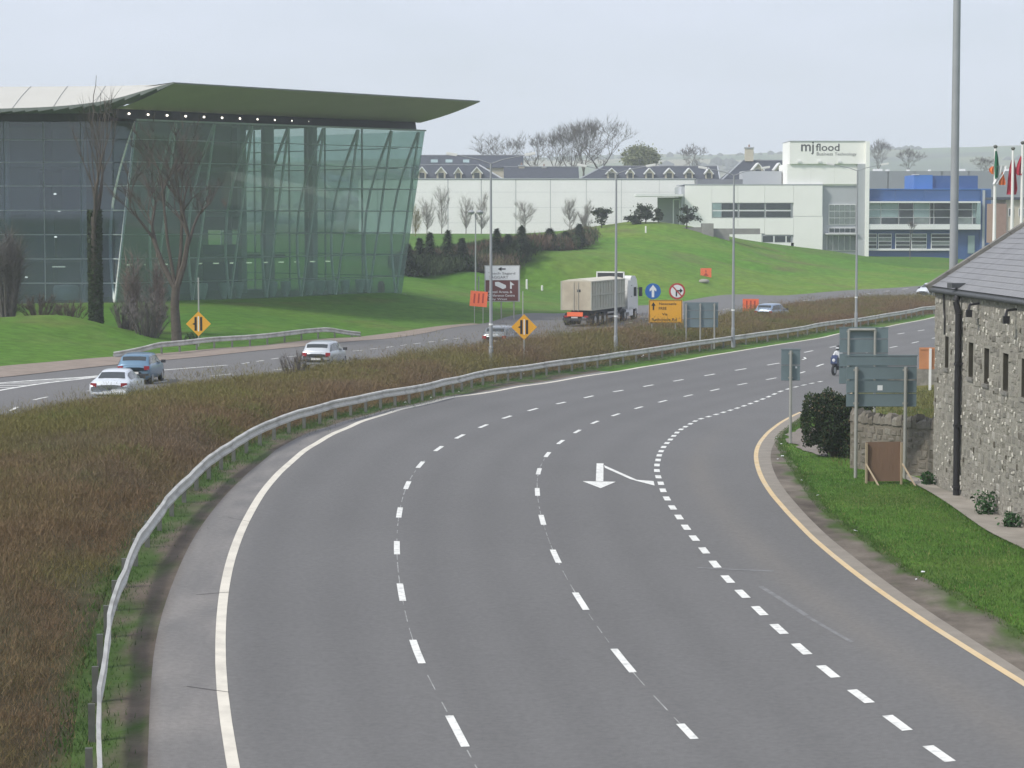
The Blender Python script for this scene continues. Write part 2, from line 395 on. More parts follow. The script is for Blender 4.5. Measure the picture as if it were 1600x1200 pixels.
def glass(name, tint, refl=1.0, rough=0.02, haze_col=(.4, .46, .44), dirt_haze=.05):
    m, nt, N, L, B = new_mat(name)
    N.remove(B)
    out = N["Material Output"]
    tr = N.new("ShaderNodeBsdfTransparent"); tr.inputs["Color"].default_value = (*tint, 1)
    gl = N.new("ShaderNodeBsdfGlossy"); gl.inputs["Roughness"].default_value = rough; gl.inputs["Color"].default_value = (.9, .95, .95, 1)
    fr = N.new("ShaderNodeLayerWeight"); fr.inputs["Blend"].default_value = .5
    pw = N.new("ShaderNodeMath"); pw.operation = 'POWER'; pw.inputs[1].default_value = 4.5
    ml = N.new("ShaderNodeMath"); ml.operation = 'MULTIPLY_ADD'; ml.inputs[1].default_value = .9*refl; ml.inputs[2].default_value = .035*refl
    L.new(fr.outputs["Facing"], pw.inputs[0])
    df = N.new("ShaderNodeBsdfDiffuse"); df.inputs["Color"].default_value = (*haze_col, 1)  # milky haze and reflection on the panes, mixed in as flat diffuse colour
    m0 = N.new("ShaderNodeMixShader"); m0.inputs["Fac"].default_value = dirt_haze
    mx = N.new("ShaderNodeMixShader")
    L.new(pw.outputs[0], ml.inputs[0]); L.new(ml.outputs[0], mx.inputs["Fac"])
    L.new(tr.outputs[0], m0.inputs[1]); L.new(df.outputs[0], m0.inputs[2]); L.new(m0.outputs[0], mx.inputs[1]); L.new(gl.outputs[0], mx.inputs[2]); L.new(mx.outputs[0], out.inputs["Surface"])
    return m

M = {}
M['grass'] = mat('grass_ground', (.07, .12, .03), .95, .30, 1.1, .6, 9, attr=True, spec=.1)
M['leaf'] = mat('leaf', (.1, .1, .04), .85, .2, 8, attr=True, spec=.15)
M['bark'] = mat('bark', (.095, .08, .067), .9, .25, 6, .4, 20, spec=.1)
M['bark_far'] = mat('bark_far', (.10, .088, .078), .9, .2, 2, spec=.1)
M['ivy'] = mat('ivy_leaf', (.035, .055, .02), .7, .35, 3, spec=.2)
M['conifer'] = mat('conifer_needles', (.035, .06, .028), .9, .35, 2, spec=.1)
M['white_paint_road'] = mat('road_paint', (.72, .72, .68), .75, .09, 3, stain=((.36, .36, .34), .6, 7), spec=.3)
M['cream_paint_road'] = mat('edge_paint', (.66, .62, .53), .8, .08, 2, stain=((.38, .35, .3), .4, 1.5), spec=.3)
M['yellow_paint_road'] = mat('yellow_paint', (.60, .455, .26), .8, .12, 1.2, stain=((.52, .45, .33), .75, .6), spec=.3)
M['dirt_haze'] = mat('dirt_haze', (.115, .095, .075), .95, .3, 1.8, .5, 20, stain=((.06, .075, .03), .7, .9), spec=.1)
M['gravel'] = mat('gravel', (.22, .195, .17), .95, .22, 2.5, .6, 30, spec=.1)
M['margin'] = mat('concrete_margin', (.25, .225, .19), .9, .15, 1.5, .2, 30, spec=.2)
M['path'] = mat('path_concrete', (.32, .29, .25), .9, .15, 1.5, .3, 25, stain=((.15, .14, .11), .6, .7), spec=.2)
M['steel'] = mat('galvanised_steel', (.54, .53, .49), .6, .12, 3, metal=.1, stain=((.22, .21, .19), .6, 1.2))
M['steel_dark'] = mat('weathered_post', (.14, .145, .13), .6, .2, 4, metal=.3)
M['pole'] = mat('lamp_column_grey', (.31, .325, .335), .55, .08, 2, metal=.15)
M['pole_light'] = mat('pole_light_grey', (.42, .43, .40), .55, .08, 2, metal=.2)
M['sign_grey'] = mat('sign_back_grey', (.15, .20, .215), .5, .08, 1.5, metal=.1, stain=((.12, .16, .165), .5, .8))
M['sign_post'] = mat('sign_post', (.34, .34, .31), .55, .1, 3, metal=.3)
M['white'] = mat('white_paint', (.78, .78, .75), .5, .04, 1)
M['sign_white'] = mat('sign_white', (.70, .72, .72), .4, .03, 1)
M['sign_yellow'] = mat('sign_yellow', (.72, .36, .025), .5, .05, 1)
M['sign_blue'] = mat('sign_blue', (.02, .12, .38), .4, .05, 1)
M['sign_red'] = mat('sign_red', (.42, .045, .04), .45, .05, 1)
M['sign_brown'] = mat('sign_brown', (.13, .04, .035), .45, .06, 1)
M['orange'] = mat('sign_orange', (.82, .16, .06), .5, .06, 1)
M['orange_dark'] = mat('orange_dark', (.42, .05, .025), .5, .06, 1)
M['black'] = mat('black_paint', (.012, .012, .014), .5, .05, 2)
M['rubber'] = mat('rubber', (.02, .02, .021), .85, .1, 5)
M['plywood'] = mat('plywood', (.20, .125, .085), .85, .2, 1.2, .2, 12, stretch=(1, 1, .25))
M['ply_orange'] = mat('board_orange_brown', (.50, .22, .10), .8, .12, 1.5)
M['timber'] = mat('pale_timber', (.36, .29, .2), .85, .15, 3, stretch=(4, 4, .4))

def leaf_mat_rnd():
    pass

# ------------------------------------------------------------------ smooth noise for colouring (real patches, not light)
def vnoise(x, y, s, seed=0):
    x = np.asarray(x)/s; y = np.asarray(y)/s
    xi = np.floor(x).astype(np.int64); yi = np.floor(y).astype(np.int64)
    fx = x - xi; fy_ = y - yi
    fx = fx*fx*(3-2*fx); fy_ = fy_*fy_*(3-2*fy_)
    def h(a, b):
        n = (a*374761393 + b*668265263 + seed*1442695041) & 0x7fffffff
        n = ((n ^ (n >> 13)) * 1274126177) & 0x7fffffff
        return ((n ^ (n >> 16)) & 0xffff) / 65535.0
    return (h(xi, yi)*(1-fx) + h(xi+1, yi)*fx)*(1-fy_) + (h(xi, yi+1)*(1-fx) + h(xi+1, yi+1)*fx)*fy_

def fbm(x, y, s, seed=0):
    return .5*vnoise(x, y, s, seed) + .3*vnoise(x, y, s/2.3, seed+3) + .2*vnoise(x, y, s/5.1, seed+7)

def lerp3(a, b, t):
    return np.asarray(a)*(1-t)[:, None] + np.asarray(b)*t[:, None]

# ------------------------------------------------------------------ plan lines
edge_l = relax(smooth_line(EDGE), 4)
kerb_l = relax(smooth_line(KERB), 4)
rail_l = relax(smooth_line(RAIL), 2)
_m = edge_l[:, 1] > 112
_off = offset_line(edge_l[_m], -1.45)
_k = rail_l[:, 1] < 104
rail_l = np.vstack([rail_l[_k], np.c_[_off, edge_l[_m][:, 2]]])
rail_l = relax(smooth_line([tuple(p) for p in rail_l[::2]], 1.2), 12)
rail_far = np.array([[45, 222, -.4], [56, 245, -.2]])
edge_far = np.array([[47, 232, -.3], [58, 256, -.1]])
kerb_far = np.array([[63, 212, -.3], [76, 236, -.1]])
edge_l = np.vstack([edge_l, edge_far]); kerb_l = np.vstack([kerb_l, kerb_far]); rail_l = np.vstack([rail_l, rail_far])
shoulder_l = relax(smooth_line(SHOULDER), 4)
margin_l = relax(smooth_line(MARGIN), 4)
grassedge_l = smooth_line([(x+.34*max(0, min(1, (64-y)/12)), y, z) for x, y, z in GRASS_EDGE], 0.8)
pathl_l = smooth_line([(12.3, 40, .4), (12.28, 50, .35)] + PATH_L); pathr_l = smooth_line([(14.1, 40, .4), (13.75, 50, .35)] + PATH_R)
far_l = far_edge_line[:, :2]; far_n = FAR_NEAR

def resample(Q, n):
    Q = np.asarray(Q)[:, :2]
    d = np.r_[0, np.cumsum(np.linalg.norm(np.diff(Q, axis=0), axis=1))]
    t = np.linspace(0, d[-1], n)
    return np.c_[np.interp(t, d, Q[:, 0]), np.interp(t, d, Q[:, 1])]

def length(Q):
    return float(np.linalg.norm(np.diff(np.asarray(Q)[:, :2], axis=0), axis=1).sum())

SHEETS = []
def strip(name, A, B, nlat, material, dz, colfn=None, step=1.2, jit=0.0, skirt=0.0, parent=None, keep=True):
    n = max(2, int(max(length(A), length(B))/step))
    a, b = resample(A, n), resample(B, n)
    if keep: SHEETS.append(np.vstack([a, b[::-1]]))
    if jit:
        b = b + NP.normal(0, jit, b.shape) * np.array([1, .3])
    t = np.linspace(0, 1, nlat+1)
    P = a[:, None, :]*(1-t)[None, :, None] + b[:, None, :]*t[None, :, None]
    x, y = P[..., 0].ravel(), P[..., 1].ravel()
    z = HN(x, y) + dz
    V = np.c_[x, y, z]
    k = nlat+1
    i, j = np.meshgrid(np.arange(n-1), np.arange(nlat), indexing='ij')
    q = (i*k+j).ravel()
    F = np.c_[q, q+1, q+k+1, q+k]
    col = colfn(x, y, np.tile(t, n)) if colfn else None
    return link(name, big_mesh(name, V, F, material, col, smooth=True), parent)

# asphalt: worn wheel tracks and brown dirt bands run along the lanes
M['asphalt'] = mat('asphalt', (.13, .13, .13), .88, .13, 9, .25, 60, attr=True, spec=.25)
def road_col(x, y, t):
    base = np.array([.146, .144, .141])
    w = t*15.0
    d = np.zeros_like(t)
    for c in (1.0, 2.7, 4.8, 6.5, 8.4, 10.1):
        d += np.exp(-((w-c)/.5)**2)
    f = 1 - .075*d + .13*(fbm(x, y, 9, 2)-.5) + .10*(fbm(x*2.2, y*.35, 3, 5)-.5)
    c = base[None]*f[:, None]
    br = np.exp(-((t-.885-.02*np.sin(y/17))/.03)**2)*.55*np.clip((110-y)/40, 0, 1)*(.5+fbm(x, y, 5, 9))
    c = lerp3(c, np.array([.19, .175, .155])[None], np.clip(br, 0, 1)*.75)
    pale = np.clip(1-(w/.5), 0, 1)*.35
    return lerp3(c, np.array([.21, .20, .185])[None], pale)

main_road = tag(strip('main_road', edge_l, kerb_l, 48, M['asphalt'], .02, road_col), kind='structure')
def should_col(x, y, t):
    g = fbm(x*.5, y*3.0, 1.6, 21)
    c = lerp3(np.array([.165, .16, .155])[None], np.array([.25, .235, .22])[None], np.clip((g-.3)*1.6, 0, 1))
    return lerp3(c, np.array([.15, .13, .11])[None], np.clip(1-t*5, 0, 1)*.6*np.clip(fbm(x, y, 1.2, 66)*2.2-.4, 0, 1))
hard_shoulder = tag(strip('hard_shoulder', shoulder_l, edge_l[edge_l[:, 1] <= shoulder_l[-1, 1]+1], 10, M['asphalt'], .02, should_col), kind='structure')
rail_in = offset_line(rail_l, -0.35)
m_ = rail_in[:, 1] <= shoulder_l[-1, 1] + 3
def dirt_col(x, y, t):
    g = np.clip((fbm(x, y, 1.1, 31) - .30 - .42*(t-.45))*3.6, 0, 1)
    d = lerp3(np.array([.10, .08, .062])[None], np.array([.15, .125, .10])[None], fbm(x, y, .6, 4))
    return lerp3(d, np.array([.055, .095, .025])[None], g)
tag(strip('dirt_verge', rail_in[m_], shoulder_l, 10, M['grass'], .02, dirt_col, step=.7), kind='structure')
# beyond the shoulder's end the grass runs along the painted line
tag(strip('right_margin', kerb_l[kerb_l[:, 1] <= margin_l[-1, 1]+1.5], margin_l, 3, M['margin'], .025), kind='structure')
def dirt2(x, y, t):
    g = np.clip((fbm(x, y, .9, 77) - .75 + .55*t)*4, 0, 1)
    d = lerp3(np.array([.095, .08, .066])[None], np.array([.20, .175, .145])[None], np.clip(fbm(x, y*.5, 1.0, 14)*1.6-.3, 0, 1))
    return lerp3(d, np.array([.06, .10, .025])[None], g)
tag(strip('gravel_verge', margin_l, grassedge_l, 8, M['grass'], .02, dirt2, step=.5, jit=.05), kind='structure')
tag(strip('footpath', pathl_l, pathr_l, 4, M['path'], .025, step=1.0, jit=.03), kind='structure')
pt = np.array(PATCH)[:, :2]
mbp = MB(); cpt = pt.mean(0)
ring = np.vstack([resample(np.vstack([pt, pt[:1]]), 40)[:-1]])
ring = ring + NP.normal(0, .12, ring.shape)
mbp.add([(x, y, H(x, y)+.035) for x, y in ring] + [(cpt[0], cpt[1], H(*cpt)+.05)], [(i, (i+1) % len(ring), len(ring)) for i in range(len(ring))])
tag(obj('gravel_patch', mbp, M['gravel']), kind='structure')

def far_col(x, y, t):
    f = 1 + .12*(fbm(x, y, 12, 41)-.5) - .05*np.exp(-((np.mod(t*4, 1)-.5)/.2)**2)
    return np.array([.155, .152, .15])[None]*f[:, None]
far_road = tag(strip('far_road', far_l, far_n, 12, M['asphalt'], .02, far_col), kind='structure')
tan = relax(smooth_line(FAR_TAN, 2.0), 10)
mm = (far_l[:, 1] <= 187) & (far_l[:, 1] >= 76)
tag(strip('tan_verge', offset_line(far_l[mm], -.4), offset_line(far_l[mm], np.interp(far_l[mm][:, 1], [100, 165, 186], [3.0, 2.0, .3])), 4,
          mat('tan_gravel', (.27, .225, .19), .95, .15, 1.2, .3, 20, spec=.1), .045), kind='structure')

# ------------------------------------------------------------------ ground sheet
def axis(lo, hi, step, far, grow=1.22):
    c = list(np.arange(lo, hi+step*.5, step))
    s = step; a = []
    v = hi
    while v < far: s *= grow; v += s; a.append(v)
    b = []; s = step; v = lo
    while v > -far: s *= grow; v -= s; b.append(v)
    return np.array(b[::-1] + c + a)
gx = axis(-62, 82, 0.9, 6000); gy = axis(8, 312, 0.9, 6000)
X, Y = np.meshgrid(gx, gy)
Z = HN(X, Y)
bm_ = fbm(X, Y, 7, 61)
low = np.zeros(X.shape, bool)
core = (X > -70) & (X < 90) & (Y > 5) & (Y < 330)
for poly in SHEETS:
    low[core] |= inside(X[core], Y[core], poly)
Z2 = Z.copy(); Z2[low] -= .07
hill_w = np.clip((Y-205)/40, 0, 1)*np.clip((X+5)/20, 0, 1)*(Y < 310)
Z2 += np.where(low, 0, hill_w*(1.0*(fbm(X, Y, 15, 71)-.5) + .45*(fbm(X, Y, 6, 72)-.5)))
dist = np.hypot(np.maximum(np.abs(X)-400, 0), np.maximum(Y-900, 0))
x, y = X.ravel(), Y.ravel()
n1, n2, n3 = fbm(x, y, 14, 81), fbm(x, y, 3.5, 82), fbm(x, y, 40, 83)
c = lerp3(np.array([.052, .14, .018])[None], np.array([.094, .178, .026])[None], np.clip(n1*1.3-.15, 0, 1))
c = lerp3(c, np.array([.13, .13, .045])[None], np.clip((n2-.55)*2.2, 0, .5))
hw = hill_w.ravel()
c = lerp3(c, lerp3(np.array([.082, .20, .020])[None], np.array([.155, .222, .034])[None], np.clip((fbm(x, y*1.5, 15, 90)-.3)*2, 0, 1)), hw*.8)
hump = np.clip((fbm(x, y*2.0, 11, 91)-.6)*5, 0, 1)*hw
c = lerp3(c, np.array([.13, .115, .055])[None], hump*.7)
med = np.vstack([rail_l[:, :2], far_n[::-1]])
inm = np.zeros(X.shape, bool); inm[core] = inside(X[core], Y[core], med)
c[inm.ravel()] = lerp3(np.array([.06, .048, .035])[None], np.array([.075, .075, .03])[None], n2)[inm.ravel()]
yard = ((X > 14) & (Y > 74) & (Y < 128) & (X < 45) & ~low).ravel()
c[yard] = lerp3(np.array([.15, .135, .045])[None], np.array([.10, .13, .035])[None], n2)[yard]
far_f = np.clip((y-330)/200, 0, 1)
c = lerp3(c, lerp3(np.array([.07, .10, .035])[None], np.array([.14, .14, .06])[None], fbm(x, y, 160, 95)), far_f)
nxg, nyg = len(gx), len(gy)
i, j = np.meshgrid(np.arange(nyg-1), np.arange(nxg-1), indexing='ij')
q = (i*nxg+j).ravel()
ground = tag(link('ground', big_mesh('ground', np.c_[x, y, Z2.ravel()], np.c_[q, q+1, q+nxg+1, q+nxg], M['grass'], c, smooth=True)), kind='structure')

# ------------------------------------------------------------------ painted markings, children of their road
def ribbon(name, pts, w, m, parent, dz=.026, step=1.0):
    Q = resample(np.asarray(pts), max(2, int(length(pts)/step)))
    a, b = offset_line(Q, -w/2), offset_line(Q, w/2)
    V = []; n = len(Q)
    for p in (a, b):
        z = HN(p[:, 0], p[:, 1]) + dz
        V += [(p[k, 0], p[k, 1], z[k]) for k in range(n)]
    mb = MB().add(V, [(k, k+1, n+k+1, n+k) for k in range(n-1)])
    return obj(name, mb, m, parent)

class Curve:
    def __init__(s, pts):
        s.Q = np.asarray(pts)[:, :2]
        s.d = np.r_[0, np.cumsum(np.linalg.norm(np.diff(s.Q, axis=0), axis=1))]
    def at(s, t):
        return np.array([np.interp(t, s.d, s.Q[:, 0]), np.interp(t, s.d, s.Q[:, 1])])
    def nearest(s, p):
        return s.d[np.argmin(((s.Q - np.asarray(p)[:2])**2).sum(1))]
    def piece(s, a, b, n=4):
        return np.array([s.at(t) for t in np.linspace(a, b, n)])
    def dirn(s, t):
        v = s.at(t+.5)-s.at(t-.5)
        return v/np.linalg.norm(v)

def dashes(line, marks, ln, w, parent, m, name='lane_dash', ext=None):
    cv = Curve(smooth_line(line, .25))
    ts = [cv.nearest(p) for p in marks]
    for t in ts:
        ribbon(name, cv.piece(t-ln/2, t+ln/2, 4), w, m, parent, .027, .6)
    return cv

WP, CP = M['white_paint_road'], M['cream_paint_road']
far_a = offset_line(edge_l[edge_l[:, 1] > 150], 3.75)
la = LANE_A + [(p[0], p[1], 0) for p in far_a if p[1] > 154]
cva = dashes(la, LANE_A[3:], 2.0, .14, main_road, WP)
cvb_line = LANE_B + [(p[0], p[1], 0) for p in offset_line(edge_l[edge_l[:, 1] > 150], 7.3) if p[1] > 144]
cvb = dashes(cvb_line, LANE_B[0:], 2.0, .14, main_road, WP)
for cv, t0 in ((cva, cva.nearest(LANE_A[-1])), (cvb, cvb.nearest(LANE_B[-1]))):
    for k in range(1, 9):
        ribbon('lane_dash', cv.piece(t0+6*k-1, t0+6*k+1, 4), .15, WP, main_road, .027, .6)
cvc_line = LANE_C + [(p[0], p[1], 0) for p in offset_line(edge_l[edge_l[:, 1] > 128], 10.9) if p[1] > 106]
cvc = dashes(cvc_line, LANE_C[3:], 1.0, .18, main_road, WP, 'exit_dash')
t0 = cvc.nearest(LANE_C[-1])
for k in range(1, 18):
    ribbon('exit_dash', cvc.piece(t0+2*k-.5, t0+2*k+.5, 4), .19, WP, main_road, .027, .6)
ribbon('edge_line', offset_line(edge_l, .1), .195, CP, main_road, .026, 1.0)
ribbon('kerb_line', offset_line(kerb_l, -.05), .15, M['yellow_paint_road'], main_road, .026, 1.0)
# old seam showing thinly between the dashes
seam = mat('old_seam', (.30, .30, .29), .9, .5, 2.5)
for cv, a, b in ((cva, 2, 13), (cva, 15, 18), (cva, 26, 30), (cvb, 9, 12), (cvb, 15, 21)):
    pass
def seam_bits(cv, y0, y1):
    t = 0
    a = cv.d[np.argmin(abs(cv.Q[:, 1]-y0))]; b = cv.d[np.argmin(abs(cv.Q[:, 1]-y1))]
    t = a
    while t < b:
        l = RNG.uniform(.4, 1.6)
        ribbon('seam_mark', cv.piece(t, t+l, 3), RNG.uniform(.014, .03), seam, main_road, .0245, .8)
        t += l + RNG.uniform(.15, .9)
seam_bits(cva, 33.5, 74); seam_bits(cvb, 33.5, 78)
crack = mat('crack_dark', (.06, .058, .055), .95, .3, 3)
for yc in (40.2, 47.6, 58.0):
    a_ = shoulder_l[np.argmin(abs(shoulder_l[:, 1]-yc)), :2]; b_ = edge_l[np.argmin(abs(edge_l[:, 1]-yc)), :2]
    ribbon('joint_crack', [a_*.45+b_*.55, b_+np.array([.22, -.02])], .022, crack, main_road, .0295, .4)
def flat_poly(name, pts, m, parent, dz):
    mb = MB().add([(p[0], p[1], H(p[0], p[1])+dz) for p in pts], [tuple(range(len(pts)))])
    return obj(name, mb, m, parent)
A_ = ARROW
mb = MB()
sh = [A_[0], A_[1], A_[2], A_[6]]
mb.add([(p[0], p[1], H(p[0], p[1])+.027) for p in sh], [(0, 1, 2, 3)])
mb.add([(p[0], p[1], H(p[0], p[1])+.027) for p in (A_[3], A_[4], A_[5])], [(0, 1, 2)])
obj('direction_arrow', mb, WP, main_road)
mb = MB()
B_ = ARROW_BAR
mb.add([(p[0], p[1], H(p[0], p[1])+.027) for p in (B_[0], B_[1], B_[2], B_[6])], [(0, 1, 2, 3)])
mb.add([(p[0], p[1], H(p[0], p[1])+.027) for p in (B_[6], B_[2], B_[3], B_[4], B_[5])], [(0, 1, 2, 3, 4)])
obj('arrow_branch', mb, WP, main_road)
# scuffs on the exit lane
sc = mat('scuff', (.185, .185, .185), .9, .25, 4)
for (x0, y0, x1, y1, w) in ((4.2, 52.4, 5.85, 51.7, .16), (5.35, 49.7, 5.9, 46.2, .12), (5.9, 46.1, 6.4, 43.4, .09)):
    ribbon('scuff_mark', [(x0, y0), (x1, y1)], w, sc, main_road, .0245, .5)

ribbon('solid_line', FAR_SOLID, .22, WP, far_road, .027, .8)
ribbon('solid_line', FAR_SOLID2, .2, WP, far_road, .027, .8)
cs, cs2 = Curve(smooth_line(FAR_SOLID, .3)), Curve(smooth_line(FAR_SOLID2, .3))
for k in range(9):
    a = cs2.at(cs2.d[-1]*k/9.0); b = cs.at(min(cs.d[-1], cs.nearest(a)+1.6))
    ribbon('hatch_bar', [a, b], .25, WP, far_road, .0285, .5)
cd = Curve(smooth_line(FAR_DASH, .3))
t = 0.0
while t < cd.d[-1]:
    ribbon('lane_dash', cd.piece(t, t+1.3, 3), .14, WP, far_road, .027, .6); t += 2.6
cd2 = Curve(smooth_line([(-20.6, 88, 0)] + FAR_DASH2 + [(-16.5, 118, 0), (-10.0, 131, 0), (-3, 149, 0), (3, 165, 0), (10, 190, 0), (18, 212, 0), (31, 240, 0), (46.3, 267.5, 0)], .5))
t = 3.0
while t < cd2.d[-1]:
    ribbon('lane_dash', cd2.piece(t, t+2.0, 4), .15, WP, far_road, .027, .6); t += 6.0

# ------------------------------------------------------------------ far hills and haze
hx, hy = np.meshgrid(np.linspace(-1500, 1700, 150), np.linspace(1250, 3700, 90))
u = (hy-1250)/2450
prof = np.clip(u*1.5, 0, 1); prof = prof*prof*(3-2*prof)
hz = 3 + prof*(78 + 15*np.clip(hx/900, -1, 1) + 22*(fbm(hx, hy, 700, 101)-.5)) + 10*(fbm(hx, hy, 190, 102)-.5)*prof - 30*np.clip((u-.82)/.18, 0, 1)
hc = np.zeros((hx.size, 3))
cell = (np.floor((hx+60*fbm(hx, hy, 300, 103))/150).astype(int)*7 + np.floor((hy+80*fbm(hx, hy, 250, 104))/260).astype(int)*13).ravel() % 6
pal = np.array([[.10, .15, .055], [.21, .20, .11], [.13, .17, .07], [.26, .24, .15], [.08, .12, .05], [.16, .18, .08]])
hc = pal[cell]
wood = np.clip((fbm(hx, hy, 210, 105).ravel()-.55)*6, 0, 1)
hc = lerp3(hc, np.array([.045, .055, .035])[None], wood*.8)
n_, k_ = hx.shape
i, j = np.meshgrid(np.arange(n_-1), np.arange(k_-1), indexing='ij'); q = (i*k_+j).ravel()
tag(link('hills', big_mesh('hills', np.c_[hx.ravel(), hy.ravel(), hz.ravel()], np.c_[q, q+1, q+k_+1, q+k_], M['grass'], hc, smooth=True)), kind='structure')
# woods and hedgerows standing on the far hills: one distant mass
V = []; F = []; C = []
nb = 0
def blob(cx, cy, cz, r, h, col):
    global nb
    k = 6
    vs = [(cx, cy, cz+h)]
    for ring_, (rr, zz) in enumerate(((.75, .72), (1, .35), (.6, 0))):
        for a in range(k):
            an = 2*PI*a/k + ring_*.4
            s = rr*r*RNG.uniform(.75, 1.25)
            vs.append((cx+s*math.cos(an), cy+s*math.sin(an), cz+h*zz))
    fs = []
    for a in range(k):
        b = (a+1) % k
        fs.append((0, 1+a, 1+b))
        for q_ in (0, 1):
            fs += [(1+q_*k+a, 1+(q_+1)*k+a, 1+(q_+1)*k+b), (1+q_*k+a, 1+(q_+1)*k+b, 1+q_*k+b)]
    V.extend(vs); F.extend([tuple(p+nb for p in f) for f in fs]); C.extend([col]*len(vs)); nb += len(vs)
hgx, hgy = np.linspace(-1500, 1700, 150), np.linspace(1250, 3700, 90)
def hill_z(x_, y_):
    ii = min(max(int((y_-1250)/2450*89), 0), 88); jj = min(max(int((x_+1500)/3200*149), 0), 148)
    return hz[ii, jj]
for k in range(34):                       # hedgerow lines
    x_, y_ = RNG.uniform(-700, 1000), RNG.uniform(1400, 2800)
    an = RNG.choice([RNG.uniform(-.25, .25), RNG.uniform(1.2, 1.8)])
    for s_ in range(RNG.randint(8, 26)):
        x_ += math.cos(an)*11; y_ += math.sin(an)*11
        if RNG.random() < .15: continue
        r = RNG.uniform(3, 6); g = RNG.uniform(.7, 1.2)
        blob(x_, y_, hill_z(x_, y_)-1, r, r*RNG.uniform(.9, 1.6), (.055*g, .06*g, .045*g))
for k in range(16):                       # copses
    x0, y0 = RNG.uniform(-700, 1000), RNG.uniform(1300, 2400)
    for s_ in range(RNG.randint(8, 22)):
        x_, y_ = x0+RNG.gauss(0, 40), y0+RNG.gauss(0, 25)
        r = RNG.uniform(4.5, 8); g = RNG.uniform(.7, 1.2)
        blob(x_, y_, hill_z(x_, y_)-1, r, r*RNG.uniform(1.0, 1.7), (.055*g, .058*g, .045*g))
tag(link('hillside_woods', big_mesh('hillside_woods', V, F, M['grass'], C, smooth=True)), kind='stuff')

hm, hnt, HNn, HL, HB = new_mat('haze_air')
HNn.remove(HB)
pv = HNn.new("ShaderNodeVolumePrincipled")
pv.inputs["Color"].default_value = (.88, .925, 1.0, 1)
pv.inputs["Density"].default_value = 4.0e-4
pv.inputs["Anisotropy"].default_value = 0.0
HL.new(pv.outputs["Volume"], HNn["Material Output"].inputs["Volume"])
hb = MB().span((-4200, -200, -8), (4200, 4300, 175))
tag(obj('haze', hb, hm), kind='stuff')

# ================================================================== GLASS BUILDING
M['soffit'] = mat('soffit_olive', (.42, .42, .31), .6, .06, .5)
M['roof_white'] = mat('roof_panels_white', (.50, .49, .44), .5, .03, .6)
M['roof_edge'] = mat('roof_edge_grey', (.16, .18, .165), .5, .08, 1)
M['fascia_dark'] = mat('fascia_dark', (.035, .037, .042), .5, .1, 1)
M['glass_green'] = glass('green_glass', (.76, .86, .82), 1.5, haze_col=(.40, .50, .46), dirt_haze=.21)
M['glass_side'] = glass('side_glass', (.80, .88, .86), .9)
M['glass_blue'] = glass('blue_grey_glass', (.64, .70, .75), 1.6, haze_col=(.32, .38, .45), dirt_haze=.15)
M['truss'] = mat('pale_steel_truss', (.82, .86, .84), .45, .05, 1, metal=.2)
M['mullion'] = mat('mullion_grey_green', (.30, .37, .34), .45, .06, 1, metal=.1)
M['mullion_grey'] = mat('mullion_grey', (.38, .41, .42), .45, .06, 1, metal=.2)
M['slab'] = mat('floor_slab', (.2, .21, .2), .8, .08, 1)
M['core'] = mat('core_wall', (.17, .195, .18), .8, .12, .4)
M['core_navy'] = mat('interior_navy', (.05, .07, .15), .7, .25, .5)
M['core_grey'] = mat('interior_grey', (.2, .21, .22), .8, .15, .6)
M['conc_col'] = mat('pinkish_concrete', (.27, .215, .19), .85, .1, 1.2)
M['lamp_on'] = mat('soffit_lamp', (1.0, .93, .82), .5, 0, 1, emit=2.2)
M['tube_on'] = mat('tube_lamp', (.95, .95, .75), .5, 0, 1, emit=.9)
M['pale_col'] = mat('pale_column', (.46, .50, .47), .8, .06, 1)
M['planter'] = mat('pale_planter', (.58, .64, .62), .5, .06, 2)

GB0 = Vector((-30.3, 178.0, 1.95))
ds = Vector((20.87, 22.0, 0)).normalized(); dn = Vector((ds.y, -ds.x, 0))     # along the front, and outwards
GL = 30.3; GH = 13.85; LEAN = 2.9
gb = thing('glass_building', 'glass fronted building with sweeping olive roof canopy behind the left lawn', 'building', GB0)
def FP(s, h, o=0.0):
    """a point of the leaning front: s along, h up, o outwards from the glass"""
    return ds*s + dn*(LEAN*h/GH + o) + Vector((0, 0, h))
def UP(s, h, o=0.0):
    return ds*s + dn*o + Vector((0, 0, h))
rows = [0.0, 1.42, 3.25, 5.1, 6.95, 8.8, 10.65, 12.4, GH]
rows = [0.0, 1.55, 3.4, 5.25, 7.1, 8.95, 10.75, 12.45, GH]
nbay = 8
bays = [GL*k/nbay for k in range(nbay+1)]
def slabbox(mb, pts, d):
    """closed thin plate from 4 corner points and an offset vector"""
    d = Vector(d)
    vs = [Vector(p) for p in pts] + [Vector(p)+d for p in pts]
    return mb.add(vs, [(0,1,2,3), (7,6,5,4), (0,4,5,1), (1,5,6,2), (2,6,7,3), (3,7,4,0)])
for i in range(nbay):
    for k in range(len(rows)-1):
        g = .025
        mb = MB()
        slabbox(mb, [FP(bays[i]+g, rows[k]+g), FP(bays[i+1]-g, rows[k]+g), FP(bays[i+1]-g, rows[k+1]-g), FP(bays[i]+g, rows[k+1]-g)], dn*-.03)
        obj('glass_pane', mb, M['glass_green'], gb)
for k in range(1, len(rows)-1):
    mb = MB(); slabbox(mb, [FP(0, rows[k]-.03, -.05), FP(GL, rows[k]-.03, -.05), FP(GL, rows[k]+.03, -.05), FP(0, rows[k]+.03, -.05)], dn*-.08)
    obj('transom', mb, M['mullion'], gb)
mb = MB(); slabbox(mb, [FP(0, GH-.02, .03), FP(GL+.1, GH-.02, .03), FP(GL+.1, GH+.1, .03), FP(0, GH+.1, .03)], dn*-.14)
obj('top_rail', mb, M['mullion'], gb)
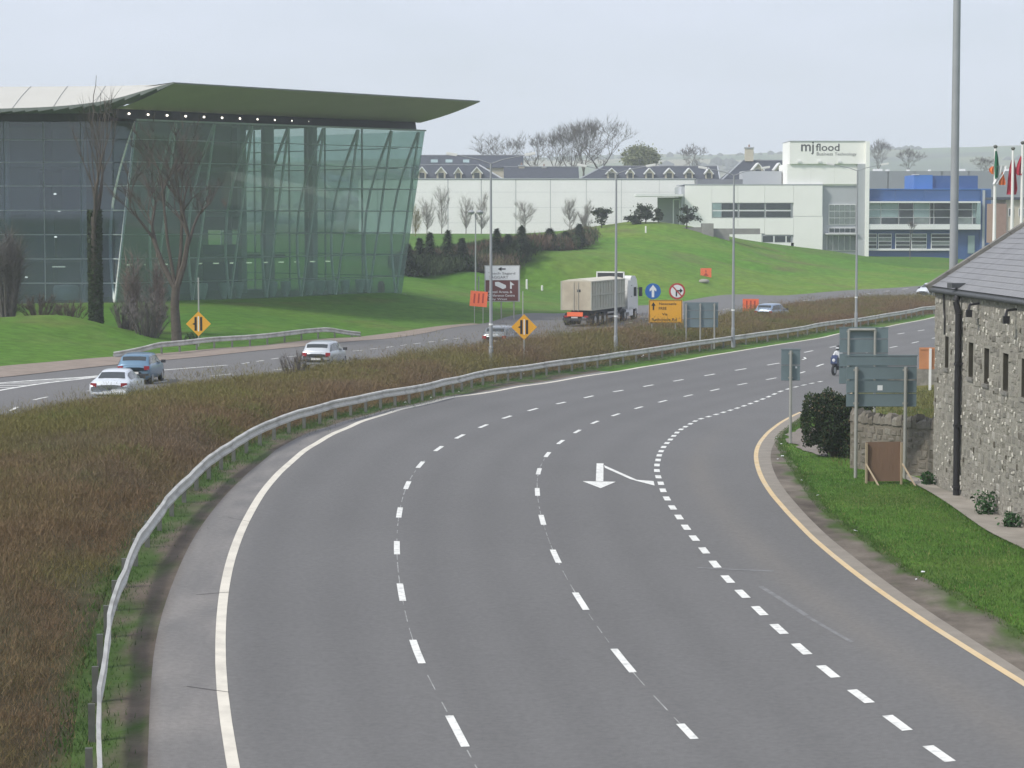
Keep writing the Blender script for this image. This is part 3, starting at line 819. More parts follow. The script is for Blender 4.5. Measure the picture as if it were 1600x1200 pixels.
mb = MB(); slabbox(mb, [UP(-.3, -.9, .25), UP(GL+.3, -.9, .25), UP(GL+.3, .02, .25), UP(-.3, .02, .25)], dn*-.5)
obj('plinth', mb, mat('plinth_grey', (.25, .24, .235), .8, .1, 1), gb)
# ladder trusses behind the glass: an outer chord along the glass, an inner chord that bows inwards
def truss(s):
    mb = MB()
    hs = np.linspace(.1, GH-.1, 9)
    outer = [FP(s, h, -.22) for h in hs]
    inner = [FP(s, h, -.25 - 1.7*math.sin(PI*h/GH)) for h in hs]
    r = .12
    mb.path(outer, [r]*len(outer), 6); mb.path(inner, [r]*len(inner), 6)
    for k in range(1, len(rows)-1):
        h = rows[k]; t = (h-.1)/(GH-.2)*(len(hs)-1); a = int(t); f = t-a
        mb.tube(outer[a].lerp(outer[min(a+1, 8)], f), inner[a].lerp(inner[min(a+1, 8)], f), .05, .05, 5)
    return obj('truss', mb, M['truss'], gb, smooth=True)
for s in bays[:-1]:
    truss(s + .12)
truss(GL-.5)
# left front: flat, faces the road squarely, runs away to the left
LW = 48.0; LY = 0.25
colx = [-2.55, -8.4, -14.3, -20.2, -26.1, -32, -38, -44]
sub = [-0.15]
xs = [-.1, -2.55, -5.4, -8.4, -11.3, -14.3, -17.2, -20.2, -23.2, -26.1, -29, -32, -35, -38, -41, -44, -48]
for i in range(len(xs)-1):
    for k in range(len(rows)-1):
        o_ = 0.0
        x1, x0 = xs[i]-.03, xs[i+1]+.03
        mb = MB().span((x0, LY, rows[k]+.03), (x1, LY+.03, rows[k+1]-.03))
        obj('glass_pane', mb, M['glass_blue'], gb)
for x in colx:
    mb = MB().tube((x, LY+.7, -.5), (x, LY+.7, GH+.6), .26, .26, 10)
    obj('column', mb, M['mullion_grey'], gb, smooth=True)
for x in (-5.4, -11.3, -17.2, -23.2):
    obj('mullion', MB().span((x-.03, LY+.04, 0), (x+.03, LY+.14, GH)), M['mullion_grey'], gb)
for k in range(1, len(rows)-1):
    obj('transom', MB().span((-LW, LY+.04, rows[k]-.045), (-.1, LY+.16, rows[k]+.045)), M['mullion_grey'], gb)
obj('plinth', MB().span((-LW, LY-.1, -1.2), (-.25, LY+.5, .0)), mat('plinth_dark', (.13, .13, .125), .8, .1, 1), gb)
# corner strip between the two fronts
mb = MB()
P0, P1 = FP(0, 0), FP(0, GH)
for k in range(len(rows)-1):
    a0, a1 = FP(0, rows[k]+.03, -.02), FP(0, rows[k+1]-.03, -.02)
    b0, b1 = Vector((-.08, LY, rows[k]+.03)), Vector((-.08, LY, rows[k+1]-.03))
    m2 = MB(); slabbox(m2, [b0, a0, a1, b1], (0, .03, 0)); obj('glass_pane', m2, M['glass_blue'], gb)
# inside: floors, cores, columns, back walls
def inbox(name, s0, s1, n0, n1, h0, h1, m):
    mb = MB()
    pts = [UP(s, h, n) for s in (s0, s1) for n in (n0, n1) for h in (h0, h1)]
    mb.add(pts, [(0,1,3,2), (4,6,7,5), (0,4,5,1), (2,3,7,6), (0,2,6,4), (1,5,7,3)])
    return obj(name, mb, m, gb)
for h in (3.3, 6.95, 10.65):
    inbox('floor_slab', 1.5, 16.5, -4.5, -21, h-.35, h, M['slab'])
inbox('back_wall', -2, 18.2, -21.2, -21.6, -.4, GH+.6, M['core'])
inbox('core_wall', 3.5, 13.1, -7.5, -13, -.4, GH+.4, M['core'])
inbox('core_wall', 12.6, 16.6, -13.3, -13.7, -.4, GH+.4, M['core'])
inbox('core_wall', 13.2, 15.6, -9, -12.5, -.4, GH+.4, M['core'])
inbox('ground_floor', -1, GL, -.6, -23, -.4, .05, M['slab'])
inbox('low_wall', 15.5, 24.5, -14, -14.4, .05, 4.2, M['core_navy'])
inbox('low_wall', 15.5, 27, -22, -22.3, .05, 6.3, M['core'])
inbox('gallery', 16.5, 27.5, -12, -20, 3.0, 3.35, M['slab'])
inbox('ceiling', -1.0, GL-.4, -.3, -24, GH+.62, GH+.9, M['slab'])
for s, n in ((17, -5), (17, -12), (19.6, -5), (19.6, -14), (22.6, -8), (22.6, -17), (25.3, -5.5), (25.4, -17), (27.9, -9)):
    inbox('column', s-.28, s+.28, n, n-.5, 0, GH+.6, M['pale_col'])
for s, n in ((18.2, -8), (21.2, -10), (23.8, -13)):
    inbox('partition', s-.06, s+.06, n, n-5.5, 5.5, GH+.4, M['core'])
for s in (1.9, 4.9):
    mb = MB().tube(UP(s, 0, -1.9), UP(s, 4.0, -1.9), .42, .42, 12)
    obj('column', mb, M['conc_col'], gb, smooth=True)
for k in range(13):
    s = 4.4+k*1.75
    inbox('tube_lamp', s, s+.55, -4.3, -4.36, 2.78, 2.86, M['tube_on'])
# left wing inside
for h in (3.4, 7.1, 10.75):
    obj('floor_slab', MB().span((-LW+.3, 2.2, h-.3), (-2.0, 17, h)), M['slab'], gb)
obj('back_wall', MB().span((-LW+.3, 16.6, -.4), (-1.5, 17, GH+.5)), M['core_navy'], gb)
for (a, b, y_, h0, h1, m_) in ((-5.2, -2.9, 4.2, 0, 5.2, 'core_navy'), (-7.8, -5.6, 5, 3.4, 7.0, 'core_navy'), (-9.6, -6.4, 3.4, 7.15, 10.4, 'core_grey'),
                           (-5.0, -3.2, 5.4, 7.1, 10.3, 'core_navy'), (-13.5, -9.4, 4.4, 3.4, 10.4, 'core_grey'), (-12, -6.5, 6, 10.8, 13.6, 'core_grey'),
                           (-6.0, -2.8, 7, 10.8, 13.6, 'core_grey'), (-19, -14.8, 5, 0, 10, 'core_navy'), (-30, -22, 6, 0, 13, 'core_grey'), (-46, -34, 6, 0, 13, 'core_navy')):
    obj('partition', MB().span((a, y_, h0), (b, y_+.3, h1)), M[m_], gb)
for x, z in ((-4.6, 7.0), (-4.9, 8.3), (-8.2, 2.75), (-7.2, 1.9), (-4.9, 5.0)):
    obj('ceiling_lamp', MB().lathe([(.02, .0), (.11, .02), (.11, .1), (.02, .13)], (x, 2.0, z), 8), M['lamp_on'], gb)
obj('tube_lamp', MB().span((-5.2, 2.0, 3.0-.28), (-4.2, 2.07, 3.0-.2)), M['tube_on'], gb)
obj('ceiling', MB().span((-LW, .6, GH+.62), (-1.2, 17, GH+.9)), M['slab'], gb)
obj('rounded_desk', MB().lathe([(.05, 0), (.95, .05), (1.0, .9), (.9, 1.15), (.1, 1.2)], (-4.05, 1.5, .2), 14), M['planter'], gb, smooth=True)
# right end wall
e0, e1 = UP(GL, 0, 0), UP(GL, 0, -24)
for i in range(5):
    n0, n1 = -24*i/5-.03, -24*(i+1)/5+.03
    for k in range(len(rows)-1):
        la0 = LEAN*rows[k]/GH if i == 0 else 0; la1 = LEAN*rows[k+1]/GH if i == 0 else 0
        mb = MB(); slabbox(mb, [UP(GL-.03, rows[k]+.03, n0+la0), UP(GL-.03, rows[k]+.03, n1), UP(GL-.03, rows[k+1]-.03, n1), UP(GL-.03, rows[k+1]-.03, n0+la1)], ds*-.03)
        obj('glass_pane', mb, M['glass_side'], gb)
for i in range(1, 6):
    mb = MB(); n0 = -24*i/5; slabbox(mb, [UP(GL-.08, 0, n0-.06), UP(GL-.08, 0, n0+.06), UP(GL-.08, GH+.6, n0+.06), UP(GL-.08, GH+.6, n0-.06)], ds*-.12); obj('mullion', mb, M['mullion'], gb)
for k in range(1, len(rows)-1):
    mb = MB(); slabbox(mb, [UP(GL-.08, rows[k]-.04, -.3), UP(GL-.08, rows[k]-.04, -24), UP(GL-.08, rows[k]+.04, -24), UP(GL-.08, rows[k]+.04, -.3)], ds*-.1); obj('transom', mb, M['mullion'], gb)
# roof: dark fascia, curved soffit, white upper shell
WPf = lambda x, y, z: Vector((x, y, z)) - GB0
fz0, fz1 = GH+.12, GH+.82
mb = MB(); slabbox(mb, [UP(-1.5, fz0, 2.45), UP(GL+.3, fz0, 1.55), UP(GL+.3, fz1+.25, 1.35), UP(-1.5, fz1+.25, 2.25)], dn*-.4)
obj('fascia', mb, M['fascia_dark'], gb)
Pc, Qc = UP(-1.2, 16.3, 8.9), UP(31.4, 16.15, 8.3)
Pi, Qi = UP(-1.5, fz1+.0, 2.42), UP(GL+1.1, fz1-.05, 1.2)
nS, nU = 34, 8
V = []; F = []
for a in range(nS+1):
    t = a/nS
    pin = Pi.lerp(Qi, t); pout = Pc.lerp(Qc, t)
    for b in range(nU+1):
        u = b/nU
        q = pin.lerp(pout, u); q = q + Vector((0, 0, -(1-(1-u)**1.6)*0 - .13*math.sin(PI*u)))
        V.append(q)
for a in range(nS):
    for b in range(nU):
        k = a*(nU+1)+b; F.append((k, k+1, k+nU+2, k+nU+1))
obj('soffit', MB().add(V, F), M['soffit'], gb, smooth=True)
# upper skin of the canopy closes the wing at its thin edge
Pb, Qb = UP(-1.5, 15.6, -6), UP(GL+.6, 15.4, -6)
mb = MB().add([Pc+Vector((0, 0, .1)), Qc+Vector((0, 0, .1)), Qb, Pb, Pc, Qc], [(0, 1, 2, 3), (4, 5, 1, 0)])
mb.add([Qc+Vector((0, 0, .1)), Qc, Qi, Qb], [(0, 1, 2, 3)])
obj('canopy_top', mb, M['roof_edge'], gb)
# lamps along the fascia
lm = MB().lathe([(.02, -.08), (.085, -.05), (.10, .02), (.05, .08)], (0, 0, 0), 8).mesh('soffit_lamp', M['lamp_on'])
for k in range(17):
    t = .035+k/16*.90
    p = Pi.lerp(Qi, t)+dn*.05+Vector((0, 0, -.33))
    link('soffit_lamp', lm, gb, p)
# left sweep: eave rising to the tip, white shell behind
eave_w = [(-62, 170.0, 16.9), (-48, 172, 16.5), (-40.6, 172, 16.25), (-37.6, 172, 16.36), (-34.8, 172, 16.45), (-32.5, 172, 16.6), (-29.6, 172, 16.98), (-27.2, 171.5, 17.58)]
eave = [WPf(*p) for p in eave_w] + [Pc]
eq = smooth_line([tuple(p) for p in eave], .9); eq = [Vector(p) for p in eq]
ridge_z = 18.35-1.95+.15
mbw = MB(); mbf = MB(); mbu = MB()
ne = len(eq)
back = [Vector((p.x*1.02 + (Pc.x*-.02), 9.0, 18.95-1.95)) for p in eq]
for a, p in enumerate(eq):
    w_ = a/(ne-1)
    back[a] = Vector((p.x, p.y+14*(1-w_)**.6+.05, max(p.z+.05, 18.9-1.95 - .62*w_)))
nv = 6
V = []; F = []
for a in range(ne):
    for b in range(nv+1):
        u = b/nv
        q = (eq[a]+Vector((0, 0, .12))).lerp(back[a], u)
        V.append(q + Vector((0, 0, .25*math.sin(PI*u)*(1-a/(ne-1)))))
for a in range(ne-1):
    for b in range(nv):
        k = a*(nv+1)+b; F.append((k, k+1, k+nv+2, k+nv+1))
obj('roof_shell', MB().add(V, F), M['roof_white'], gb, smooth=True)
# raised seams of the white roof panels
for a in range(3, ne-5, max(1, ne//11)):
    pts = [V[a*(nv+1)+b]+Vector((0, 0, .03)) for b in range(nv+1)]
    obj('roof_seam', MB().path(pts, [.03]*len(pts), 4), mat('seam_grey', (.5, .5, .46), .5, 0, 1) if a == 3 else bpy.data.materials['seam_grey'], gb)
edge_pts = eq
mb = MB()
for a in range(ne-1):
    slabbox(mb, [eq[a]+Vector((0, 0, -.18)), eq[a+1]+Vector((0, 0, -.18*(1-(a+1)/ne))), eq[a+1]+Vector((0, 0, .12)), eq[a]+Vector((0, 0, .12))], (0, .25, 0))
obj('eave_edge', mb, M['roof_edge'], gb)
V = []; F = []
for a in range(ne):
    w_ = a/(ne-1)
    p = eq[a]
    inn = Vector((p.x, LY+.3, GH+.6)) if p.x < -1.6 else Pi
    for b in range(4):
        V.append((p+Vector((0, 0, -.15*(1-w_)))).lerp(inn, b/3))
for a in range(ne-1):
    for b in range(3):
        k = a*4+b; F.append((k, k+1, k+5, k+4))
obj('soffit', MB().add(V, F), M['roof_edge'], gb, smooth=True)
obj('fascia', MB().span((-LW, LY-.05, GH), (-1.2, LY+.3, GH+.62)), M['fascia_dark'], gb)
# pale rounded planters that stand along the foot of the front, behind the glass
pm = MB().lathe([(.16, 0), (.20, .08), (.40, .75), (.44, 1.15), (.40, 1.3), (.3, 1.3)], (0, 0, 0), 12).mesh('planter', M['planter'], True)
for px_s in (6.2, 8.6, 9.1, 11.3, 12.8, 16.4, 17.8, 20.4, 21.6, 22.8, 24.4, 26.1, 27.0):
    p = GB0 + UP(px_s, .05, -.75)
    tag(link('planter', pm, None, p), 'pale rounded planter standing along the foot of the glass front', 'planter', 'planters behind the glass front')
mb = MB().lathe([(.28, 0), (.3, .1), (.3, .8), (.2, 1.05), (.05, 1.1)], (0, 0, 0), 10)
tag(obj('red_bin', mb, mat('dull_red', (.22, .05, .045), .6, .1, 2), None, GB0+UP(GL-1.6, .05, -.9), smooth=True), 'dull red bin inside the right corner of the glass front', 'bin')

# ================================================================== BUILDINGS ON THE RISE BEHIND
TH = math.radians(4.086)
def at(px, py, D):
    """world point seen at this place of the 1600 x 1200 photograph, D metres ahead"""
    u, v = (px-800)/3640.0, (py-600)/3640.0
    t = D/(math.cos(TH) - math.sin(TH)*v)
    return Vector((u*t, D, CAM_Z + (-math.sin(TH) - math.cos(TH)*v)*t))

class Front:
    """boxes laid out on a wall that squarely faces the road, measured in photograph pixels at distance D"""
    def __init__(s, root, D):
        s.root, s.D, s.o = root, D, root.location.copy()
    def box(s, name, x0, y0, x1, y1, m, d0=0.0, d1=.3, g=0.0, mb=None, build=True):
        a, b = at(x0, y0, s.D)-s.o, at(x1, y1, s.D)-s.o
        xx0, xx1 = a.x+g, b.x-g
        z1, z0 = a.z-g, b.z+g
        q = mb or MB()
        q.span((xx0, s.D-s.o.y+d0, z0), (xx1, s.D-s.o.y+d1, z1))
        return obj(name, q, m, s.root) if build else q
    def sub(s, parent, name, x0, y0, x1, y1, m, d0, d1, g=0.0):
        o = s.box(name, x0, y0, x1, y1, m, d0, d1, g); o.parent = parent
        return o

def text(body, parent, loc, width, m, rot=(PI/2, 0, 0), height=None, align='LEFT', ext=.004, bold=0.0, name='lettering'):
    cu = bpy.data.curves.new(name, 'FONT')
    cu.body = body; cu.align_x = align; cu.extrude = ext; cu.offset = bold; cu.resolution_u = 3
    cu.materials.append(m)
    o = link(name, cu, parent, loc, rot=rot)
    bpy.context.view_layer.update()
    me = bpy.data.meshes.new_from_object(o.evaluated_get(bpy.context.evaluated_depsgraph_get()))
    bpy.data.objects.remove(o)
    co = np.empty(len(me.vertices)*3); me.vertices.foreach_get("co", co); co = co.reshape(-1, 3)
    w, h = max(np.ptp(co[:, 0]), 1e-3), max(np.ptp(co[:, 1]), 1e-3)
    s = width/w
    me.name = name
    return link(name, me, parent, loc, rot=rot, scale=(s, (height/h if height else s), 1))

M['render_white'] = mat('white_render', (.83, .83, .79), .8, .035, .35, spec=.2)
M['panel_white'] = mat('white_cladding', (.86, .85, .84), .75, .03, .5, .1, 3, stain=((.66, .65, .64), .25, .25), spec=.2)
M['clad_grey'] = mat('grey_cladding', (.40, .42, .44), .6, .05, .4)
M['clad_dark'] = mat('dark_grey_cladding', (.18, .19, .205), .65, .06, .4)
M['blue'] = mat('blue_cladding', (.04, .10, .26), .5, .07, .5)
M['blue_light'] = mat('bright_blue_cladding', (.06, .19, .52), .5, .05, .5)
M['slate'] = mat('blue_slate', (.055, .062, .08), .75, .15, 1.2)
M['win_dark'] = mat('dark_window_glass', (.035, .045, .05), .12, .2, .7, spec=.7)
M['win_teal'] = mat('pale_window_glass', (.25, .34, .34), .15, .15, .5, spec=.6)
M['win_grid'] = mat('blind_glass', (.16, .19, .18), .2, .35, .8, spec=.6)
M['frame_white'] = mat('white_frame', (.74, .75, .74), .5, .03, 1)
M['brick_pink'] = mat('pinkish_brick', (.30, .2, .16), .85, .12, 2)
M['cream'] = mat('cream_render', (.50, .46, .37), .85, .06, 1)

# ---- long white warehouse
WD = 362
wh = thing('warehouse', 'long windowless white panelled warehouse wall behind the bare saplings', 'warehouse', at(830, 370, WD))
fw = Front(wh, WD)
fw.box('wall', 560, 281, 1085, 392, M['clad_grey'], .12, 6)
jx = [560, 590, 645, 700, 752, 806, 860, 916, 971, 1030, 1085]
for a, b in zip(jx[:-1], jx[1:]):
    fw.box('wall_panel', a, 280, b, 394, M['panel_white'], 0, .12, .045)
for y in range(300, 392, 24):
    fw.box('panel_groove', 560, y, 1085, y+.25, M['clad_grey'], -.012, -.002)
fw.box('roof_edge', 558, 278.6, 1087, 280, M['clad_grey'], -.1, 6.2)

# ---- white and blue office building
OD = 330
of = thing('office_building', 'white and blue office building with a sign tower behind the grass mound', 'building', at(1285, 398, OD))
fo = Front(of, OD)
fo.box('wall', 1070, 291, 1285, 418, M['clad_grey'], .22, 14)
for a, b, y0, y1 in ((1070, 1112, 289, 418), (1112, 1153, 289, 317), (1153, 1195, 289, 317), (1195, 1240, 289, 317), (1240, 1285, 289, 338), (1240, 1285, 338, 418),
                     (1112, 1153, 340.5, 365), (1153, 1195, 340.5, 365), (1195, 1240, 340.5, 367), (1112, 1190, 365, 418), (1190, 1240, 379, 418)):
    fo.box('wall_panel', a, y0, b, y1, M['render_white'], 0, .22, .022)
fo.box('roof_edge', 1068, 287.6, 1286, 289, M['clad_grey'], -.05, 14.2)
fo.box('wall', 1065, 291, 1070, 345, M['clad_grey'], .3, 14)
for a, b in ((1113, 1153), (1155, 1194.5), (1196.5, 1236)):
    w = fo.box('window', a, 317, b, 340, M['frame_white'], .1, .25)
    for (y0, y1) in ((317.6, 327.6), (330, 339.4)):
        x0 = a+.4
        if a == 1113:
            fo.sub(w, 'pane', a+.4, y0, 1127, y1, M['win_teal'], .06, .1); x0 = 1127.5
        fo.sub(w, 'pane', x0, y0, b-.4, y1, M['win_dark'], .06, .1)
w = fo.box('window', 1191, 368, 1236, 379, M['frame_white'], .1, .25)
for a, b in ((1192, 1208), (1210.5, 1227), (1229.5, 1235.5)):
    fo.sub(w, 'pane', a, 368.6, b, 378.4, M['win_dark'], .06, .1)
fo.box('wall_panel', 1236, 379, 1240, 418, M['render_white'], 0, .2)
# tower with the name
fo.box('tower', 1231, 256, 1340, 290, M['render_white'], .8, 11)
for a, b in ((1231, 1268), (1268, 1305), (1305, 1340)):
    fo.box('wall_panel', a, 255.5, b, 288, M['render_white'], .6, .8, .02)
sg = fo.box('sign_tower', 1234.5, 221, 1352, 256, M['render_white'], .3, 9)
fo.box('sign_tower_edge', 1234, 219.8, 1353, 221, M['clad_grey'], .2, 9.2)
M['letter_dark'] = mat('letter_dark_grey', (.085, .085, .09), .6, .05, 1)
M['letter_mid'] = mat('letter_mid_grey', (.14, .14, .145), .6, .05, 1)
px2m = OD/3640.0
o = of.location
def tx(body, x, y, w, m, h=None, bold=0):
    p = at(x, y, OD)-o
    return text(body, of, (p.x, p.y+.285, p.z), w*px2m, m, height=h and h*px2m, bold=bold)
tx('mj', 1251, 236, 20, M['letter_dark'], None, .012)
tx('flood', 1275, 235.5, 37, M['letter_dark'], 11.5, .012)
tx('Business', 1276, 242.8, 25, M['letter_mid'], 5)
tx('Technology', 1304.5, 242.8, 34, M['letter_mid'], 6)
for x in (1249, 1281, 1312):
    fo.box('floodlight', x-2.5, 250.8, x+2.5, 254.2, M['frame_white'], .12, .29)
fo.box('fin_wall', 1340.5, 256, 1354.5, 425, M['clad_grey'], -.2, 10)
fo.box('fin_panel', 1352.5, 221, 1356, 425, M['render_white'], -.6, 9)
fo.box('block', 1356.5, 232, 1365, 250, M['cream'], 6, 9)
# grey recess beside the fin
fo.box('wall', 1285, 290, 1340.5, 425, M['clad_grey'], .9, 12)
w = fo.box('window', 1296, 319, 1338, 351, M['frame_white'], .75, .9)
for i in range(5):
    for k in range(3):
        fo.sub(w, 'pane', 1297+i*8.2, 320+k*10.4, 1304.4+i*8.2, 329.2+k*10.4, M['win_grid'], .7, .75)
w = fo.box('window', 1296, 356, 1338, 364, M['frame_white'], .75, .9)
for i in range(5):
    fo.sub(w, 'pane', 1297+i*8.2, 356.8, 1304.4+i*8.2, 363.2, M['win_dark'], .7, .75)
fo.box('canopy', 1290, 364.6, 1340, 366.2, M['frame_white'], -.6, .9)
w = fo.box('window', 1293, 367.5, 1339, 392, M['frame_white'], .75, .9)
for i in range(5):
    fo.sub(w, 'pane', 1294+i*9, 368.3, 1301.8+i*9, 391, M['win_grid'], .7, .75)
# blue wing
fo.box('blue_wall', 1354.5, 297, 1548, 425, M['blue'], .8, 14)
for a, b in ((1355, 1400), (1400, 1445), (1445, 1490), (1490, 1533)):
    fo.box('blue_panel', a, 296, b, 314.5, M['blue'], .6, .8, .02)
fo.box('roof_edge', 1354.5, 294.8, 1549, 296, M['blue_light'], .5, 14)
fo.box('blue_panel', 1533.5, 296, 1548, 425, M['blue'], .5, .8)
fo.box('frame_rail', 1354.6, 314.5, 1531, 317, M['frame_white'], -.5, .8)
fo.box('frame_rail', 1354.6, 350.5, 1531, 358.5, M['frame_white'], -.5, .8)
fo.box('frame_end', 1526, 317, 1531, 350.5, M['win_teal'], -.5, .8)
mx = [1355, 1377, 1405, 1428, 1453.5, 1460, 1489, 1520, 1526]
pm_ = ['win_teal', 'win_teal', 'win_dark', 'win_teal', 'win_dark', 'win_dark', 'win_dark', 'win_teal']
for i, (a, b) in enumerate(zip(mx[:-1], mx[1:])):
    w = fo.box('window', a, 317, b, 350.5, M['frame_white'], .45, .6)
    e = .7 if b-a > 8 else .9
    for (y0, y1) in ((317.6, 327), (328.2, 339), (340.2, 350)):
        mm_ = M[pm_[i]] if y0 < 335 else M['win_dark' if i % 3 else 'win_grid']
        fo.sub(w, 'pane', a+e, y0, b-e, y1, mm_, .4, .45)
fo.box('window_rail', 1354.6, 389, 1487, 391.5, M['frame_white'], .3, .8)
for a, b in ((1355, 1371), (1373, 1394), (1400, 1423), (1425, 1449), (1456, 1486)):
    w = fo.box('window', a, 365, b, 389, M['frame_white'], .5, .7)
    for k in range(4):
        fo.sub(w, 'pane', a+.8, 366+k*5.8, b-.8, 370.4+k*5.8, M['win_grid'] if (k+int(a)) % 3 == 0 else M['win_dark'], .44, .5)
fo.box('door', 1514, 368, 1524, 396, M['win_teal'], .6, .8)
fo.box('downpipe', 1536.5, 297, 1538.3, 425, M['clad_grey'], .3, .5)
fo.box('roof_box', 1432, 273, 1461, 296, M['blue_light'], 2, 10)
fo.box('roof_box', 1461, 274, 1533, 296, M['blue'], 2.4, 10)
fo.box('roof_box_edge', 1431.5, 272, 1440, 273, M['frame_white'], 1.9, 4)
# grey plant boxes and the sheds behind
fo.box('plant_box', 1167, 266, 1229, 289, M['clad_grey'], 6, 11)
fo.box('plant_box', 1095, 279, 1167, 289, M['clad_dark'], 6, 10)
fo.box('canopy', 993, 303.5, 1066, 307, M['frame_white'], -2, 6)
fo.box('entrance_wall', 1031, 308, 1067, 352, M['clad_grey'], 5, 5.5)
for x in (1053, 1063):
    fo.box('post', x-.7, 312, x+.7, 352, M['frame_white'], 1, 1.2)
fo.box('post', 1053, 311, 1064, 312.5, M['frame_white'], 1, 1.2)
SD = 385
sh_ = thing('shed', 'wide grey metal shed standing behind the blue wing', 'shed', at(1480, 330, SD))
fs_ = Front(sh_, SD)
fs_.box('wall', 1345, 268, 1640, 400, M['clad_grey'], .3, 20)
for a in range(1345, 1640, 42):
    fs_.box('wall_panel', a, 267, a+42, 400, mat('shed_grey', (.27, .285, .31), .6, .06, .3) if a == 1345 else bpy.data.materials['shed_grey'], 0, .3, .02)
for a, b in ((1352, 1361), (1368, 1382), (1388, 1393), (1421, 1425), (1455, 1458), (1500, 1512), (1567, 1592)):
    fs_.box('roof_vent', a, 263.5 if b-a > 8 else 264.5, b, 267, M['frame_white'], 2, 3)
hd = thing('brick_house', 'low pinkish brick house with a cream upper wall behind the flagpoles', 'house', at(1580, 345, 300))
fh = Front(hd, 300)
fh.box('wall', 1557, 318, 1572, 380, M['brick_pink'], 0, 6)
fh.box('wall', 1572, 311, 1640, 380, M['cream'], .2, 6)
fh.box('roof', 1555, 308, 1642, 312, M['slate'], -.3, 6.3)
for a in (1576, 1592):
    w = fh.box('window', a, 325, a+8, 338, M['frame_white'], .1, .2); fh.sub(w, 'pane', a+.8, 326, a+7.2, 337, M['win_dark'], .06, .1)

# ---- terraces of slate roofs with dormers
def terrace(D, x0, x1, yr, ye, dormers, label, hip=0, depth=5.0, wall_to=300, chim=(), sky_l=(), white_hip=True):
    root = thing('terrace', label, 'building', at((x0+x1)/2, wall_to, D))
    o = root.location
    f = Front(root, D)
    e0, e1 = at(x0, ye, D)-o, at(x1, ye, D)-o
    zr = (at(x0, yr, D+depth)-o).z
    h = depth if hip else 0
    r0, r1 = Vector((e0.x+(depth*.9 if hip & 1 else 0), depth, zr)), Vector((e1.x-(depth*.9 if hip & 2 else 0), depth, zr))
    b0, b1 = Vector((e0.x, depth*2, e0.z)), Vector((e1.x, depth*2, e0.z))
    mb = MB().add([e0, e1, r1, r0, b0, b1], [(0, 1, 2, 3), (5, 4, 3, 2), (4, 0, 3), (1, 5, 2), (0, 4, 5, 1)])
    roof = obj('roof', mb, M['slate'], root)
    if white_hip:
        for k, (a, b) in enumerate(((e0, r0), (e1, r1))):
            obj('hip_ridge', MB().tube(a, b, .16, .16, 5), M['clad_grey'], root)
    obj('ridge_tile', MB().tube(r0, r1, .14, .14, 5), M['clad_dark'], root)
    f.box('wall', x0+.5, ye+.3, x1-.5, wall_to+10, M['cream'], .4, depth*2-.4)
    for (dx, dy0, dy1, w_) in dormers:
        cx, zt = (at(dx, dy0, D)-o).x, (at(dx, dy0, D)-o).z
        zb = (at(dx, dy1, D)-o).z
        hw = w_*.5*D/3640
        zm = zb + (zt-zb)*.52
        yf = .25
        mb = MB().prism([(cx-hw*.72, zb), (cx+hw*.72, zb), (cx+hw*.72, zm), (cx, zt-.12), (cx-hw*.72, zm)], yf, depth*.8, 'y')
        d = obj('dormer', mb, M['cream'], root)
        mb = MB()
        for sx in (-1, 1):
            mb.add([(cx, yf-.25, zt), (cx+sx*hw, yf-.25, zm-.1), (cx+sx*hw, depth*.8, zm-.1), (cx, depth*.8, zt),
                    (cx, yf-.25, zt-.22), (cx+sx*hw*.9, yf-.25, zm-.3), (cx+sx*hw*.9, depth*.8, zm-.3), (cx, depth*.8, zt-.22)],
                   [(0, 1, 2, 3), (7, 6, 5, 4), (0, 4, 5, 1), (1, 5, 6, 2), (3, 2, 6, 7)], 0)
        obj('bargeboard', mb, M['frame_white'], d)
        obj('window', MB().span((cx-hw*.42, yf-.06, zb+.1), (cx+hw*.42, yf+.05, zm-.05)), M['win_dark'], d)
    for (cx_, y0, y1, w_) in chim:
        p = at(cx_, y0, D+depth)-o; q = at(cx_, y1, D+depth)-o; hw = w_*.5*D/3640
        c = obj('chimney', MB().span((p.x-hw, depth-.5, q.z), (p.x+hw, depth+.5, p.z-.35)), M['cream'], root)
        obj('chimney_cap', MB().span((p.x-hw-.12, depth-.62, p.z-.345), (p.x+hw+.12, depth+.62, p.z-.1)), M['clad_grey'], c)
        obj('chimney_pot', MB().tube((p.x, depth, p.z-.098), (p.x, depth, p.z+.35), .16, .13, 8), M['brick_pink'], c)
    for (sx_, sy0, sy1, w_) in sky_l:
        a = at(sx_-w_/2, sy0, D)-o; b = at(sx_+w_/2, sy1, D)-o
        def on(zz): return depth*(zz-e0.z)/max(zr-e0.z, .1)
        mb = MB(); slabbox(mb, [(a.x, on(b.z)-.06, b.z+.06), (b.x, on(b.z)-.06, b.z+.06), (b.x, on(a.z)-.06, a.z+.06), (a.x, on(a.z)-.06, a.z+.06)], (0, .1, -.1))
        obj('skylight', mb, M['win_teal'], roof)
    return root
terrace(425, 640, 787, 258, 281, [(659, 260, 280, 18), (689, 260, 280, 19), (716, 261, 280, 15), (745, 260, 280, 19)], 'slate roofed terrace with four white dormers beside the glass building', hip=2, wall_to=310)
terrace(455, 655, 818, 243, 262, [], 'dark slate roof with small skylights rising behind the four dormers', hip=0, wall_to=310, sky_l=((678, 249, 254, 11), (701, 249, 254, 11), (728, 249, 254, 10)), white_hip=False)
terrace(440, 787, 905, 261, 281, [], 'dark slate roof below the row of bare trees, without dormers', hip=0, wall_to=310, chim=((815, 257, 268, 9), (850, 259, 268, 7)), white_hip=False)
